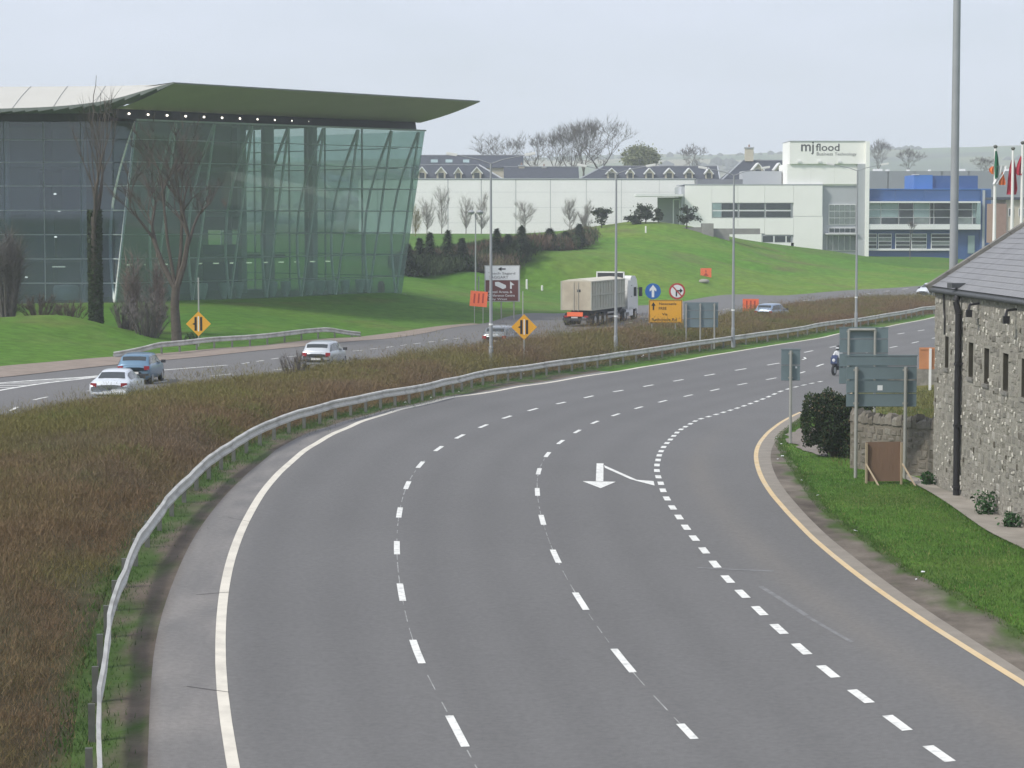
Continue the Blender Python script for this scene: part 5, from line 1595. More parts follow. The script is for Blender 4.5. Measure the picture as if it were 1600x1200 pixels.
# brown and white tourist sign
D = 191; c = at(785, 443, D); z = H(c.x, D); k = D/3640
ts = thing('tourist_sign', 'white and brown direction sign with a left arrow behind the lamp column', 'sign', (c.x, D, z))
def T(px, py): q = at(px, py, D); return q.x-c.x, q.z-z
x0, z1 = T(757, 414.5); x1, z0 = T(812.5, 471.5)
obj('backing', MB().span((x0, 0, z0), (x1, .05, z1)), mat('sign_edge', (.4, .41, .4), .5, .05, 1), ts)
a, b = T(758.5, 416), T(811, 437.5)
obj('white_panel', MB().span((a[0], -.03, b[1]), (b[0], -.001, a[1])), M['sign_white'], ts)
a, b = T(759, 438), T(809.5, 470)
obj('brown_panel', MB().span((a[0], -.03, b[1]), (b[0], -.001, a[1])), M['sign_brown'], ts)
ax, az = T(784, 420.3)
obj('arrow', MB().prism([(ax-.32, az), (ax-.02, az+.17), (ax-.02, az+.05), (ax+.32, az+.05), (ax+.32, az-.05), (ax-.02, az-.05), (ax-.02, az-.17)], -.045, -.032, 'y'), M['black'], ts)
def tt(s, px, py, wpx, m, h=None):
    q = T(px, py); return text(s, ts, (q[0], -.035, q[1]), wpx*k, m, height=h and h*k, bold=.01)
tt('Teach Sagard', 763, 428.7, 42, M['letter_mid'], 4.6)
tt('SAGGART', 764, 435.2, 30, M['letter_mid'], 4.2)
tt('Hotel Arena &', 763, 457.8, 37, M['sign_white'], 3.8)
tt('Conference Centre', 762, 463.3, 42, M['sign_white'], 3.6)
tt('City West', 763, 468.6, 29, M['sign_white'], 3.8)
bx, bz = T(783, 446)
obj('bed_symbol', MB().prism([(bx-.5, bz+.28), (bx-.2, bz+.3), (bx+.4, bz+.02), (bx+.4, bz-.2), (bx+.15, bz-.3), (bx-.5, bz+.0)], -.045, -.032, 'y'), M['sign_white'], ts)
bx, bz = T(798.5, 446)
obj('arrow', MB().prism([(bx-.08, bz-.28), (bx+.06, bz-.28), (bx+.06, bz+.02), (bx+.28, bz+.05), (bx-.08, bz+.34)], -.045, -.032, 'y'), M['sign_white'], ts)
posts(ts, (T(783, 0)[0], T(803, 0)[0]), -.4, z1-.1, M['sign_post'], .055, .11)
# slender post standing beside it
p = at(817, 455, 189); tag(obj('marker_pole', MB().tube((0, 0, -.2), (0, 0, p.z-H(p.x, 189)), .05, .04, 8), M['pole_light'], None, (p.x, 189, H(p.x, 189)), smooth=True), 'slim pale pole right of the brown tourist sign', 'pole')
p = at(748, 432, 200); tag(obj('marker_pole', MB().tube((0, 0, -.2), (0, 0, p.z-H(p.x, 200)), .06, .05, 8), M['pole'], None, (p.x, 200, H(p.x, 200)), smooth=True), 'slim dark pole rising behind the orange sign left of the tourist sign', 'pole')

# yellow diversion sign with two round signs
D = 161; c = at(1040, 487, D); z = H(c.x, D); k = D/3640
ys_ = thing('diversion_sign', 'yellow diversion sign under a blue and a red round sign in the median', 'sign', (c.x, D, z))
x0, z1 = T(1014, 468.8); x1, z0 = T(1066, 504.5)
obj('plate', MB().span((x0, 0, z0), (x1, .04, z1)), M['sign_yellow'], ys_)
for (a, b) in (((x0+.03, z0+.03), (x1-.03, z0+.06)), ((x0+.03, z1-.06), (x1-.03, z1-.03)), ((x0+.03, z0+.061), (x0+.06, z1-.061)), ((x1-.06, z0+.061), (x1-.03, z1-.061))):
    obj('border', MB().span((a[0], -.006, a[1]), (b[0], -.001, b[1])), M['black'], ys_)
ax, az = T(1021, 479)
obj('arrow', MB().prism([(ax-.045, az-.24), (ax+.045, az-.24), (ax+.045, az+.06), (ax+.15, az+.06), (ax, az+.30), (ax-.15, az+.06), (ax-.045, az+.06)], -.012, -.002, 'y'), M['black'], ys_)
for s_, px, py, w_, h_ in (('Newcastle', 1029.5, 476.5, 27, 4), ('FREE', 1029, 484, 12, 4.4), ('Via', 1034.5, 492.8, 8.5, 4), ('Rathcoole Rd', 1018, 501.5, 39, 4.4)):
    q = T(px, py); text(s_, ys_, (q[0], -.003, q[1]), w_*k, M['black'], height=h_*k, bold=.008)
def disc(px, py, r, m, d0, d1, name, parent, n=28):
    q = T(px, py); rr = r*k
    return obj(name, MB().prism([(q[0]+rr*math.cos(2*PI*i/n), q[1]+rr*math.sin(2*PI*i/n)) for i in range(n)], d0, d1, 'y'), m, parent)
rd = disc(1020.3, 455, 12.3, M['sign_blue'], 0, .03, 'round_plate', ys_)
q = T(1020.3, 455)
obj('white_arrow', MB().prism([(q[0]-.085, q[1]-.42), (q[0]+.085, q[1]-.42), (q[0]+.085, q[1]+.08), (q[0]+.23, q[1]-.02), (q[0]+.23, q[1]+.15), (q[0], q[1]+.44), (q[0]-.23, q[1]+.15), (q[0]-.23, q[1]-.02), (q[0]-.085, q[1]+.08)], -.008, -.001, 'y'), M['sign_white'], rd)
rd = disc(1058, 455, 12.8, M['sign_red'], 0, .03, 'round_plate', ys_)
disc(1058, 455, 10.0, M['sign_white'], -.008, -.001, 'white_face', rd)
q = T(1058, 455)
obj('turn_arrow', MB().prism([(q[0]-.1, q[1]-.36), (q[0]+.0, q[1]-.36), (q[0]+.0, q[1]-.02), (q[0]+.2, q[1]-.02), (q[0]+.2, q[1]-.13), (q[0]+.4, q[1]+.04), (q[0]+.2, q[1]+.20), (q[0]+.2, q[1]+.08), (q[0]-.1, q[1]+.08)], -.016, -.009, 'y'), M['black'], rd)
obj('red_bar', MB().prism([(q[0]-.34, q[1]+.30), (q[0]-.27, q[1]+.36), (q[0]+.34, q[1]-.30), (q[0]+.27, q[1]-.36)], -.024, -.017, 'y'), M['sign_red'], rd)
posts(ys_, (T(1021, 0)[0], T(1058, 0)[0]), -.4, T(0, 450)[1], M['sign_post'], .045, .09)

# ================================================================== FLAGPOLES AND FLAGS
M['flag_green'] = mat('flag_green', (.02, .14, .075), .8, .1, 3)
M['flag_orange'] = mat('flag_orange', (.78, .20, .06), .8, .08, 3)
M['flag_white'] = mat('flag_white', (.72, .72, .72), .8, .05, 3)
M['flag_red'] = mat('flag_red', (.40, .03, .055), .8, .1, 3)
FD = 138
def flagpole(px, yt, label, D=FD):
    p = at(px, yt, D); z = H(p.x, D)
    root = thing('flagpole', label, 'flagpole', (p.x, D, z), group='white flagpoles')
    h = p.z-z
    obj('pole', MB().path([(0, 0, -.3), (0, 0, h*.5), (0, 0, h-.15)], [.135, .115, .07], 12), M['white'], root, smooth=True)
    obj('finial', MB().lathe([(.04, -.18), (.12, -.06), (.13, 0), (.04, .06)], (0, 0, h), 10), M['steel_dark'], root, smooth=True)
    return p
def cloth(name, m, outline_rows, label, loc, parent=None):
    """hanging folded cloth: rows of (z, x0, x1); folded in depth and given thickness"""
    mb = MB(); n = 9; rows_ = []
    for r, (z, xa, xb) in enumerate(outline_rows):
        row = []
        for i in range(n):
            t = i/(n-1)
            row.append((xa+(xb-xa)*t, .10*math.sin(t*9+r*.5)*min(1, r*.4+.3)-.10, z))
        rows_.append(row)
    V = [q for r in rows_ for q in r]; kk = len(V)
    F = [(r*n+i, r*n+i+1, (r+1)*n+i+1, (r+1)*n+i) for r in range(len(rows_)-1) for i in range(n-1)]
    V2 = [(x, y+.012, z) for x, y, z in V]
    mb.add(V+V2, F+[tuple(i+kk for i in f[::-1]) for f in F])
    return obj(name, mb, m, parent, loc, smooth=True)
def frows(px0, rows_, D=FD):
    o = at(px0, 300, D)
    return [(at(0, y, D).z-o.z, (at(a, y, D)-o).x, (at(b, y, D)-o).x) for (y, a, b) in rows_], o
p1_ = flagpole(1555.5, 228, 'white flagpole carrying the green white and orange flag')
p2_ = flagpole(1583, 231, 'white flagpole with a dark red flag hanging at both sides')
p3_ = flagpole(1598, 222, 'white flagpole at the right edge of the picture with a red flag')
r_, o_ = frows(1555.5, [(236, 1554, 1557), (246, 1553.5, 1559), (258, 1553, 1559.5), (270, 1553.5, 1558), (279, 1554, 1558)])
fr = thing('flag', 'limp green white and orange flag on the leftmost white flagpole', 'flag', o_, group='flags on the poles')
cloth('green_stripe', M['flag_green'], r_, None, (0, -.06, 0), fr)
r_, _ = frows(1555.5, [(259, 1556, 1572), (264, 1557, 1571), (272, 1558, 1567), (284, 1552, 1559), (288, 1551, 1556)])
cloth('white_stripe', M['flag_white'], r_, None, (0, -.02, 0), fr)
r_, _ = frows(1555.5, [(260, 1549, 1554), (264, 1545, 1554), (268, 1546, 1554), (272, 1550, 1554)])
cloth('orange_stripe', M['flag_orange'], r_, None, (0, .08, 0), fr)
r_, _ = frows(1555.5, [(269, 1565, 1567), (277, 1562, 1569), (284, 1561, 1570.5), (289, 1561, 1570)])
cloth('orange_stripe', M['flag_orange'], r_, None, (0, .04, 0), fr)
r_, o_ = frows(1583, [(250, 1581, 1586), (262, 1578, 1588), (280, 1576, 1589), (295, 1575, 1590), (304, 1574, 1588)])
f2 = cloth('flag', M['flag_red'], r_, None, o_+Vector((0, .25, 0))); tag(f2, 'dark red flag hanging on the middle white flagpole', 'flag', 'flags on the poles')
r_, o_ = frows(1598, [(243, 1595, 1598), (252, 1591, 1598), (262, 1588, 1598), (270, 1588, 1597), (274, 1590, 1595)])
f3 = cloth('flag', M['flag_red'], r_, None, o_+Vector((0, .1, 0))); tag(f3, 'bright red flag on the rightmost white flagpole', 'flag', 'flags on the poles')

# ================================================================== VEHICLES
def paint(name, col, rough=.32, metal=.25):
    m = mat(name, col, rough, .03, 1.5, metal=metal, spec=.5)
    B = m.node_tree.nodes["Principled BSDF"]; B.inputs["Coat Weight"].default_value = .5; B.inputs["Coat Roughness"].default_value = .12
    return m
M['car_glass'] = mat('car_glass', (.03, .038, .04), .08, .1, 1, spec=.8)
M['tail_red'] = mat('tail_light_red', (.30, .02, .03), .25, .05, 1, spec=.6)
M['head_lamp'] = mat('head_lamp', (.6, .62, .63), .15, .05, 1, spec=.8)
M['plate'] = mat('number_plate', (.66, .66, .62), .5, .05, 1)
M['bumper'] = mat('dark_bumper', (.03, .032, .035), .6, .1, 2)
M['rim'] = mat('wheel_rim', (.42, .43, .44), .35, .05, 2, metal=.7)

HATCH = [(-1.92,.40,.78,.82,.68,.74,.62), (-1.88,.28,.93,.97,.76,.80,.70), (-1.80,.25,.97,1.06,.78,.82,.70), (-1.52,.22,.97,1.41,.79,.84,.655), (-.6,.20,.95,1.48,.79,.84,.66),
         (.15,.20,.94,1.46,.79,.84,.65), (.42,.20,.93,1.37,.79,.83,.64), (1.1,.20,.92,.97,.79,.82,.72), (1.5,.24,.84,.88,.77,.80,.62), (1.82,.32,.68,.71,.70,.74,.52), (1.9,.38,.60,.62,.6,.64,.45)]
SALOON = [(-2.24,.38,.78,.82,.68,.76,.64), (-2.18,.28,.92,.96,.78,.83,.72), (-1.62,.24,.98,1.03,.80,.85,.72), (-1.05,.22,.98,1.33,.80,.86,.57), (-.55,.20,.97,1.40,.81,.86,.58),
          (.2,.20,.95,1.40,.81,.86,.57), (.5,.20,.94,1.33,.81,.86,.56), (1.15,.20,.92,.96,.81,.85,.70), (1.8,.24,.84,.88,.79,.83,.64), (2.15,.32,.68,.71,.72,.77,.54), (2.24,.38,.60,.62,.62,.67,.46)]
def car(label, pos, heading, body_m, st=HATCH, group='cars on the roads', dark_bumper=True, plate_txt=False, dots=0):
    """local x forwards; heading is the angle of +x in plan"""
    x0, y0 = pos
    root = thing('car', label, 'car', (x0, y0, H(x0, y0)+.025), heading, group)
    def ring(r):
        x, zl, zb, zt, wl, wb, wt = r
        half = [(wl*.75, zl), (wl, zl+.10), (wb, (zl+.1+zb)/2), (wb*.985, zb-.05), (wb*.95, zb), (wt, zt-.05), (wt*.86, zt), (wt*.4, zt+.025)]
        return [(x, y, z) for y, z in half] + [(x, -y, z) for y, z in half[::-1]]
    # denser stations by interpolation
    S = []
    for a, b in zip(st[:-1], st[1:]):
        for t in (0, .5): S.append(tuple(a[i]+(b[i]-a[i])*t for i in range(7)))
    S.append(st[-1])
    R = [ring(r) for r in S]; n = len(R[0])
    mb = MB(); V = [p for r in R for p in r]
    F = [(i*n+j, i*n+(j+1) % n, (i+1)*n+(j+1) % n, (i+1)*n+j) for i in range(len(R)-1) for j in range(n)]
    F += [tuple(range(n)), tuple(range((len(R)-1)*n, len(R)*n))[::-1]]
    mb.add(V, F)
    body = obj('body', mb, body_m, root, smooth=True)
    xs = [r[0] for r in st]
    def at_x(x): return [float(np.interp(x, xs, [r[i] for r in st])) for i in range(7)]
    def side_pt(x, t, sgn, off=.012):
        q = at_x(x); y = q[5]*.95+(q[6]-q[5]*.95)*t; z = q[2]+(q[3]-.05-q[2])*t
        return (x, sgn*(y+off), z+off*.4)
    roofx = [r[0] for r in st if r[3]-r[2] > .3]; rear0, front1 = roofx[0], roofx[-1]
    base_r = max(r[0] for r in st if r[0] < rear0); base_f = min(r[0] for r in st if r[0] > front1)
    for sgn in (-1, 1):
        mid = -.18
        for a, b in ((rear0-.28 if st is HATCH else rear0-.15, mid-.05), (mid+.05, base_f-.22)):
            gx_ = np.linspace(a, b, 5); low_, up = .10, .90
            pts = []
            for x in gx_: pts.append(side_pt(x, low_, sgn))
            for x in gx_[::-1]:
                q = at_x(x); t = up if q[3]-q[2] > .25 else max(.35, up*(q[3]-q[2])/.3)
                pts.append(side_pt(x, t, sgn))
            k = len(gx_); m2 = MB().add(pts, [(i, i+1, 2*k-2-i, 2*k-1-i) for i in range(k-1)])
            obj('side_window', m2, M['car_glass'], root)
        obj('mirror', MB().box((base_f-.28, sgn*.93, 1.0), (.12, .2, .15)).box((base_f-.28, sgn*.86, .97), (.06, .12, .05)), M['bumper'], root)
        for x in ((-1.22, 1.22) if st is HATCH else (-1.32, 1.4)):
            w = obj('wheel', MB().tube((x, sgn*.60, .305), (x, sgn*.805, .305), .305, .305, 18), M['rubber'], root, smooth=False)
            obj('rim', MB().tube((x, sgn*.8055, .305), (x, sgn*.815, .305), .20, .19, 14), M['rim'], w)
            obj('wheel_arch', MB().tube((x, sgn*.70, .33), (x, sgn*.8, .33), .37, .37, 18), M['bumper'], w)
        xr = st[1][0]
        obj('tail_light', MB().box((xr+.10, sgn*.63, .82 if st is HATCH else .84), (.30, .26, .20 if st is HATCH else .17), 0, rz=sgn*-.18), M['tail_red'], root)
        obj('head_light', MB().box((st[-2][0]-.10, sgn*.50, .62), (.26, .30, .15), 0, rz=sgn*.3), M['head_lamp'], root)
    def top_strip(a, b, name, wf=.86, off=.012):
        m2 = MB(); g = np.linspace(a, b, 4); pts = []
        for x in g:
            q = at_x(x); t = (q[3]-q[2]); y = q[6]*wf if t > .28 else q[6]*wf*.98
            pts += [(x, y, q[3]+off+.01), (x, y*.45, q[3]+off+.026), (x, -y*.45, q[3]+off+.026), (x, -y, q[3]+off+.01)]
        m2.add(pts, [(4*i+j, 4*i+j+1, 4*i+5+j, 4*i+4+j) for i in range(3) for j in range(3)])
        obj(name, m2, M['car_glass'], root)
    top_strip(base_r+.07, rear0-.06, 'rear_window')
    top_strip(front1+.08, base_f-.05, 'windscreen')
    xr = st[0][0]
    obj('rear_bumper', MB().box((xr+.07, 0, .50), (.22, 1.50, .10)), M['bumper'] if dark_bumper else body_m, root)
    obj('front_bumper', MB().box((st[-1][0]-.05, 0, .42), (.2, 1.3, .16)), M['bumper'] if dark_bumper else body_m, root)
    obj('number_plate', MB().box((xr-.045 if st is HATCH else xr-.02, 0, .52 if st is not HATCH else .58), (.02, .52, .11)), M['plate'], root)
    if dots:
        for k in range(dots):
            obj('bumper_marker', MB().box((xr-.06, -.62+k*1.24/(dots-1), .48), (.02, .12, .07)), M['white'], root)
    return root
P_GREY = paint('grey_paint', (.20, .22, .23), .32, .3)
P_SILVER, P_BLUE, P_WHITE, P_GB = paint('silver_paint', (.52, .55, .57), .3, .35), paint('blue_paint', (.13, .23, .33), .32, .3), paint('white_silver_paint', (.68, .72, .76), .3, .2), paint('grey_blue_paint', (.25, .32, .42), .32, .3)
R_ = math.radians
car('white saloon car, lower half hidden behind the brown shrubs on the far left', (-17.2, 101.5), R_(90-1), P_WHITE, SALOON, dark_bumper=False, dots=5)
car('light blue hatchback car just ahead of the white saloon', (-18.4, 115.5), R_(90-3), P_BLUE, HATCH)
car('silver hatchback car alone in the middle lane of the far road', (-10.25, 127.5), R_(90-10), P_SILVER, HATCH)
car('grey car mostly hidden by a lamp column and the yellow diamond sign', (-.6, 149), R_(90-16), P_GREY, HATCH)
car('grey blue car in the shrub gap right of the orange three bar sign', (21.6, 193), R_(90-30), P_GB, HATCH)
car('white car coming towards the viewer at the barn roof corner', (44.4, 247), R_(90-38+180), P_WHITE, HATCH)

# ---- lorry with a bulk trailer
M['trailer'] = mat('trailer_beige', (.42, .42, .35), .65, .07, .8, stain=((.36, .30, .22), .5, .7))
M['trailer_rear'] = mat('trailer_rear_tan', (.47, .42, .32), .7, .08, .9, stain=((.28, .23, .17), .5, .8))
M['tarp'] = mat('cream_tarpaulin', (.56, .53, .44), .85, .08, .8)
M['cab_white'] = paint('cab_white', (.74, .75, .74), .35, .0)
M['chassis'] = mat('chassis_dark', (.035, .038, .042), .7, .15, 1.5)
tp_ = at(940, 515, 190)
tx_, ty_ = tp_.x, 189.5
hd_ = R_(90-19)
lor = thing('lorry', 'white lorry with a long beige bulk trailer driving away on the far road', 'lorry', (tx_, ty_, H(tx_, ty_)+.025), hd_)
# local: x forward, trailer rear at x=-7
TL, TW, Z0, Z1 = 9.4, 2.5, 1.25, 3.55
xr = -7.0; xf = xr+TL
obj('trailer_body', MB().span((xr+.06, -TW/2+.03, Z0), (xf, TW/2-.03, Z1)), M['trailer'], lor)
for k in range(13):
    x = xr+.35+k*(TL-.5)/12
    for s in (-1, 1):
        obj('side_rib', MB().box((x, s*(TW/2-.005), (Z0+Z1)/2), (.07, .06, Z1-Z0-.22)), M['trailer'], lor)
for s in (-1, 1):
    for z in (Z0+.06, (Z0+Z1)/2+.05, Z1-.05):
        obj('side_rail', MB().box(((xr+xf)/2, s*(TW/2+.012), z), (TL-.1, .07, .10 if z > Z0+.3 else .14)), M['trailer'], lor)
    d_ = obj('rear_door', MB().span((xr, s*.008, Z0+.02) if s > 0 else (xr, -TW/2+.06, Z0+.02), (xr+.05, TW/2-.06, Z1-.02) if s > 0 else (xr+.05, -.008, Z1-.02)), M['trailer_rear'], lor)
    obj('locking_bar', MB().tube((xr-.035, s*.18, Z0-.05), (xr-.035, s*.18, Z1-.1), .025, .025, 6), M['trailer'], d_)
    obj('corner_post', MB().box((xr+.03, s*(TW/2-.02), (Z0+Z1)/2), (.12, .08, Z1-Z0)), M['trailer'], lor)
obj('door_mark', MB().box((xr-.012, -.22, Z0+1.55), (.02, .28, .2)), M['chassis'], lor)
arc = [(-TW/2+.02, Z1-.01), (-TW/4, Z1+.13), (0, Z1+.17), (TW/4, Z1+.13), (TW/2-.02, Z1-.01)]
obj('tarpaulin', MB().prism(arc, xr+.05, xf, 'x'), M['tarp'], lor, smooth=False)
obj('chassis', MB().span((xr+.3, -.5, .75), (xf+2.0, .5, 1.24)), M['chassis'], lor)
obj('rear_bar', MB().span((xr+.1, -1.15, .45), (xr+.22, 1.15, .62)), M['chassis'], lor)
obj('marker_board', MB().span((xr+.0, -.55, .78), (xr+.05, .75, 1.12)), M['orange'], lor)
for s in (-1, 1):
    obj('tail_light', MB().span((xr+.02, s*.82-.16, .70), (xr+.08, s*.82+.16, .84)), M['tail_red'], lor)
    obj('mudflap', MB().span((xr+.55, s*.95-.28, .25), (xr+.58, s*.95+.28, .8)), M['rubber'], lor)
obj('number_plate', MB().span((xr+.06, -.1, .64), (xr+.099, .42, .76)), M['plate'], lor)
def wheel(x, s, r=.5, w=.34):
    q = obj('wheel', MB().tube((x, s*(1.22-w), r), (x, s*1.22, r), r, r, 20), M['rubber'], lor)
    obj('rim', MB().tube((x, s*1.221, r), (x, s*1.235, r), r*.55, r*.5, 14), M['rim'], q)
for x in (xr+1.2, xr+2.5, xr+3.8, xf+.2, xf+3.35):
    for s in (-1, 1): wheel(x, s)
for s in (-1, 1):
    obj('side_guard', MB().span((xr+4.6, s*1.2-.03, .5), (xr+7.4, s*1.2+.03, .68)).span((xr+4.6, s*1.2-.03, .85), (xr+7.4, s*1.2+.03, 1.0)), M['rim'], lor)
    obj('leg', MB().span((xr+7.7, s*.7-.08, .35), (xr+7.85, s*.7+.08, 1.2)), M['chassis'], lor)
# cab
cx0 = xf+1.75; cx1 = cx0+2.25
prof = [(cx0, .95), (cx0, 3.5), (cx0+.35, 3.72), (cx0+1.35, 3.70), (cx0+1.9, 3.35), (cx1-.08, 2.6), (cx1, 1.9), (cx1, .55), (cx1-.6, .5), (cx1-.65, .95)]
cab = obj('cab', MB().prism(prof, -1.22, 1.22, 'y'), M['cab_white'], lor)
for s in (-1, 1):
    obj('door_window', MB().span((cx0+.95, s*1.223, 2.0), (cx0+1.75, s*1.235, 2.75)), M['car_glass'], cab)
    obj('mirror', MB().box((cx1-.2, s*1.5, 2.35), (.12, .28, .75)).box((cx1-.2, s*1.3, 2.6), (.05, .3, .05)), M['chassis'], cab)
    obj('fairing', MB().span((cx0-.75, s*1.19-.03, .9), (cx0-.002, s*1.19+.03, 3.35)), M['cab_white'], cab)
    obj('step_panel', MB().span((cx0-.4, s*1.17-.05, .42), (cx0+.75, s*1.17+.05, 1.1)), M['cab_white'], lor)
    obj('fuel_tank', MB().tube((cx0-1.4, s*.95, .75), (cx0-.5, s*.95, .75), .3, .3, 12), M['rim'], lor)
    for zz in (2.0, 2.9):
        obj('grab_slot', MB().box((cx0+.3, s*1.224, zz), (.25, .015, .05)), M['chassis'], cab)
obj('windscreen', MB().add([(cx0+1.93, -1.05, 3.30), (cx0+1.93, 1.05, 3.30), (cx1-.05, 1.1, 2.62), (cx1-.05, -1.1, 2.62)], [(0, 1, 2, 3)]), M['car_glass'], cab)
hbm = MB(); 
for s in (-1, 1): hbm.span((xf-.05, s*1.15-.05, Z1), (xf+.05, s*1.15+.05, 4.08))
hbm.span((xf-.05, -1.2, 4.0), (xf+.05, 1.2, 4.1))
obj('headboard_frame', hbm, M['cab_white'], lor)
obj('headboard', MB().span((xf-.02, -1.1, Z1+.02), (xf+.02, 1.1, 3.99)), M['chassis'], lor)

# ---- motorcycle and rider, half hidden behind the sign backs
mc = at(1310, 583, 141)
mh = math.atan2(-.86, -.50)
bike = thing('motorcycle', 'dark blue motorcycle riding towards the viewer beside the grey sign backs', 'motorcycle', (mc.x, 141, H(mc.x, 141)+.025), mh)
for x in (-.68, .70):
    q = obj('wheel', MB().lathe([(.10, -.06), (.30, -.06), (.32, 0), (.30, .06), (.10, .06)], (0, 0, 0), 18), M['rubber'], bike, (x, 0, .32), rot=(PI/2, 0, 0))
    obj('rim', MB().lathe([(.05, -.07), (.2, -.065), (.2, .065), (.05, .07)], (0, 0, 0), 14), M['rim'], q)
P_NAVY = paint('navy_paint', (.02, .035, .10), .3, .1)
obj('frame', MB().path([(-.65, 0, .34), (-.25, 0, .5), (.25, 0, .5), (.5, 0, .85)], [.05, .1, .1, .05], 8).tube((.68, 0, .34), (.48, 0, .92), .045, .04, 8), M['chassis'], bike)
obj('tank', MB().lathe([(.05, -.28), (.15, -.2), (.19, 0), (.15, .2), (.05, .3)], (0, 0, 0), 12), P_NAVY, bike, (.18, 0, .82), rot=(0, PI/2, 0), smooth=True)
obj('fairing', MB().prism([(.42, .55), (.78, .72), (.74, 1.05), (.55, 1.22), (.40, 1.0)], -.2, .2, 'y'), P_NAVY, bike)
obj('head_light', MB().lathe([(.02, -.02), (.1, 0), (.1, .06), (.03, .08)], (0, 0, 0), 10), M['head_lamp'], bike, (.72, 0, .92), rot=(0, PI/2, 0))
obj('seat', MB().box((-.32, 0, .80), (.62, .24, .10)), M['rubber'], bike)
obj('handlebar', MB().path([(.42, -.36, 1.04), (.5, -.15, 1.02), (.5, .15, 1.02), (.42, .36, 1.04)], [.018]*4, 6), M['chassis'], bike)
obj('engine', MB().box((.05, 0, .46), (.45, .32, .3)), M['chassis'], bike)
# rider: one continuous skinned body, seated
def skin_person(name, label, joints, edges, radii, m, loc, rz):
    me = bpy.data.meshes.new(name)
    me.from_pydata(joints, edges, [])
    o = link(name, me, None, loc, rz)
    sk = o.modifiers.new("skin", 'SKIN')
    for v, r in zip(me.skin_vertices[0].data, radii): v.radius = (r, r)
    me.skin_vertices[0].data[0].use_root = True
    sb = o.modifiers.new("sub", 'SUBSURF'); sb.levels = 1; sb.render_levels = 2
    me.materials.append(m)
    return o
J = [(-.18, 0, .92), (-.10, 0, 1.12), (0, 0, 1.34), (.03, 0, 1.46), (.07, 0, 1.56),
     (.0, .20, 1.36), (.16, .27, 1.14), (.42, .30, 1.06), (.0, -.20, 1.36), (.16, -.27, 1.14), (.42, -.30, 1.06),
     (.22, .16, .80), (.02, .20, .42), (.16, .20, .36), (.22, -.16, .80), (.02, -.20, .42), (.16, -.20, .36)]
Ed = [(0, 1), (1, 2), (2, 3), (3, 4), (2, 5), (5, 6), (6, 7), (2, 8), (8, 9), (9, 10), (0, 11), (11, 12), (12, 13), (0, 14), (14, 15), (15, 16)]
Rd = [.16, .155, .16, .07, .09, .085, .06, .045, .085, .06, .045, .10, .065, .05, .10, .065, .05]
rider = skin_person('person', None, J, Ed, Rd, mat('pale_jacket', (.62, .64, .66), .8, .05, 3), bike.location, mh)
tag(rider, 'person in a pale jacket and dark helmet riding the motorcycle', 'person')
obj('helmet', MB().lathe([(.04, -.15), (.12, -.13), (.145, 0), (.12, .10), (.05, .155)], (.07, 0, 1.64), 14), M['bumper'], rider, smooth=True)
obj('visor', MB().box((.19, 0, 1.64), (.05, .19, .09)), M['head_lamp'], rider)
obj('trousers', MB().path([(-.16, .09, .90), (.22, .17, .81), (.02, .21, .42)], [.15, .118, .085], 8).path([(-.16, -.09, .90), (.22, -.17, .81), (.02, -.21, .42)], [.15, .118, .085], 8), mat('navy_trousers', (.02, .025, .05), .8, .05, 2), rider, smooth=True)

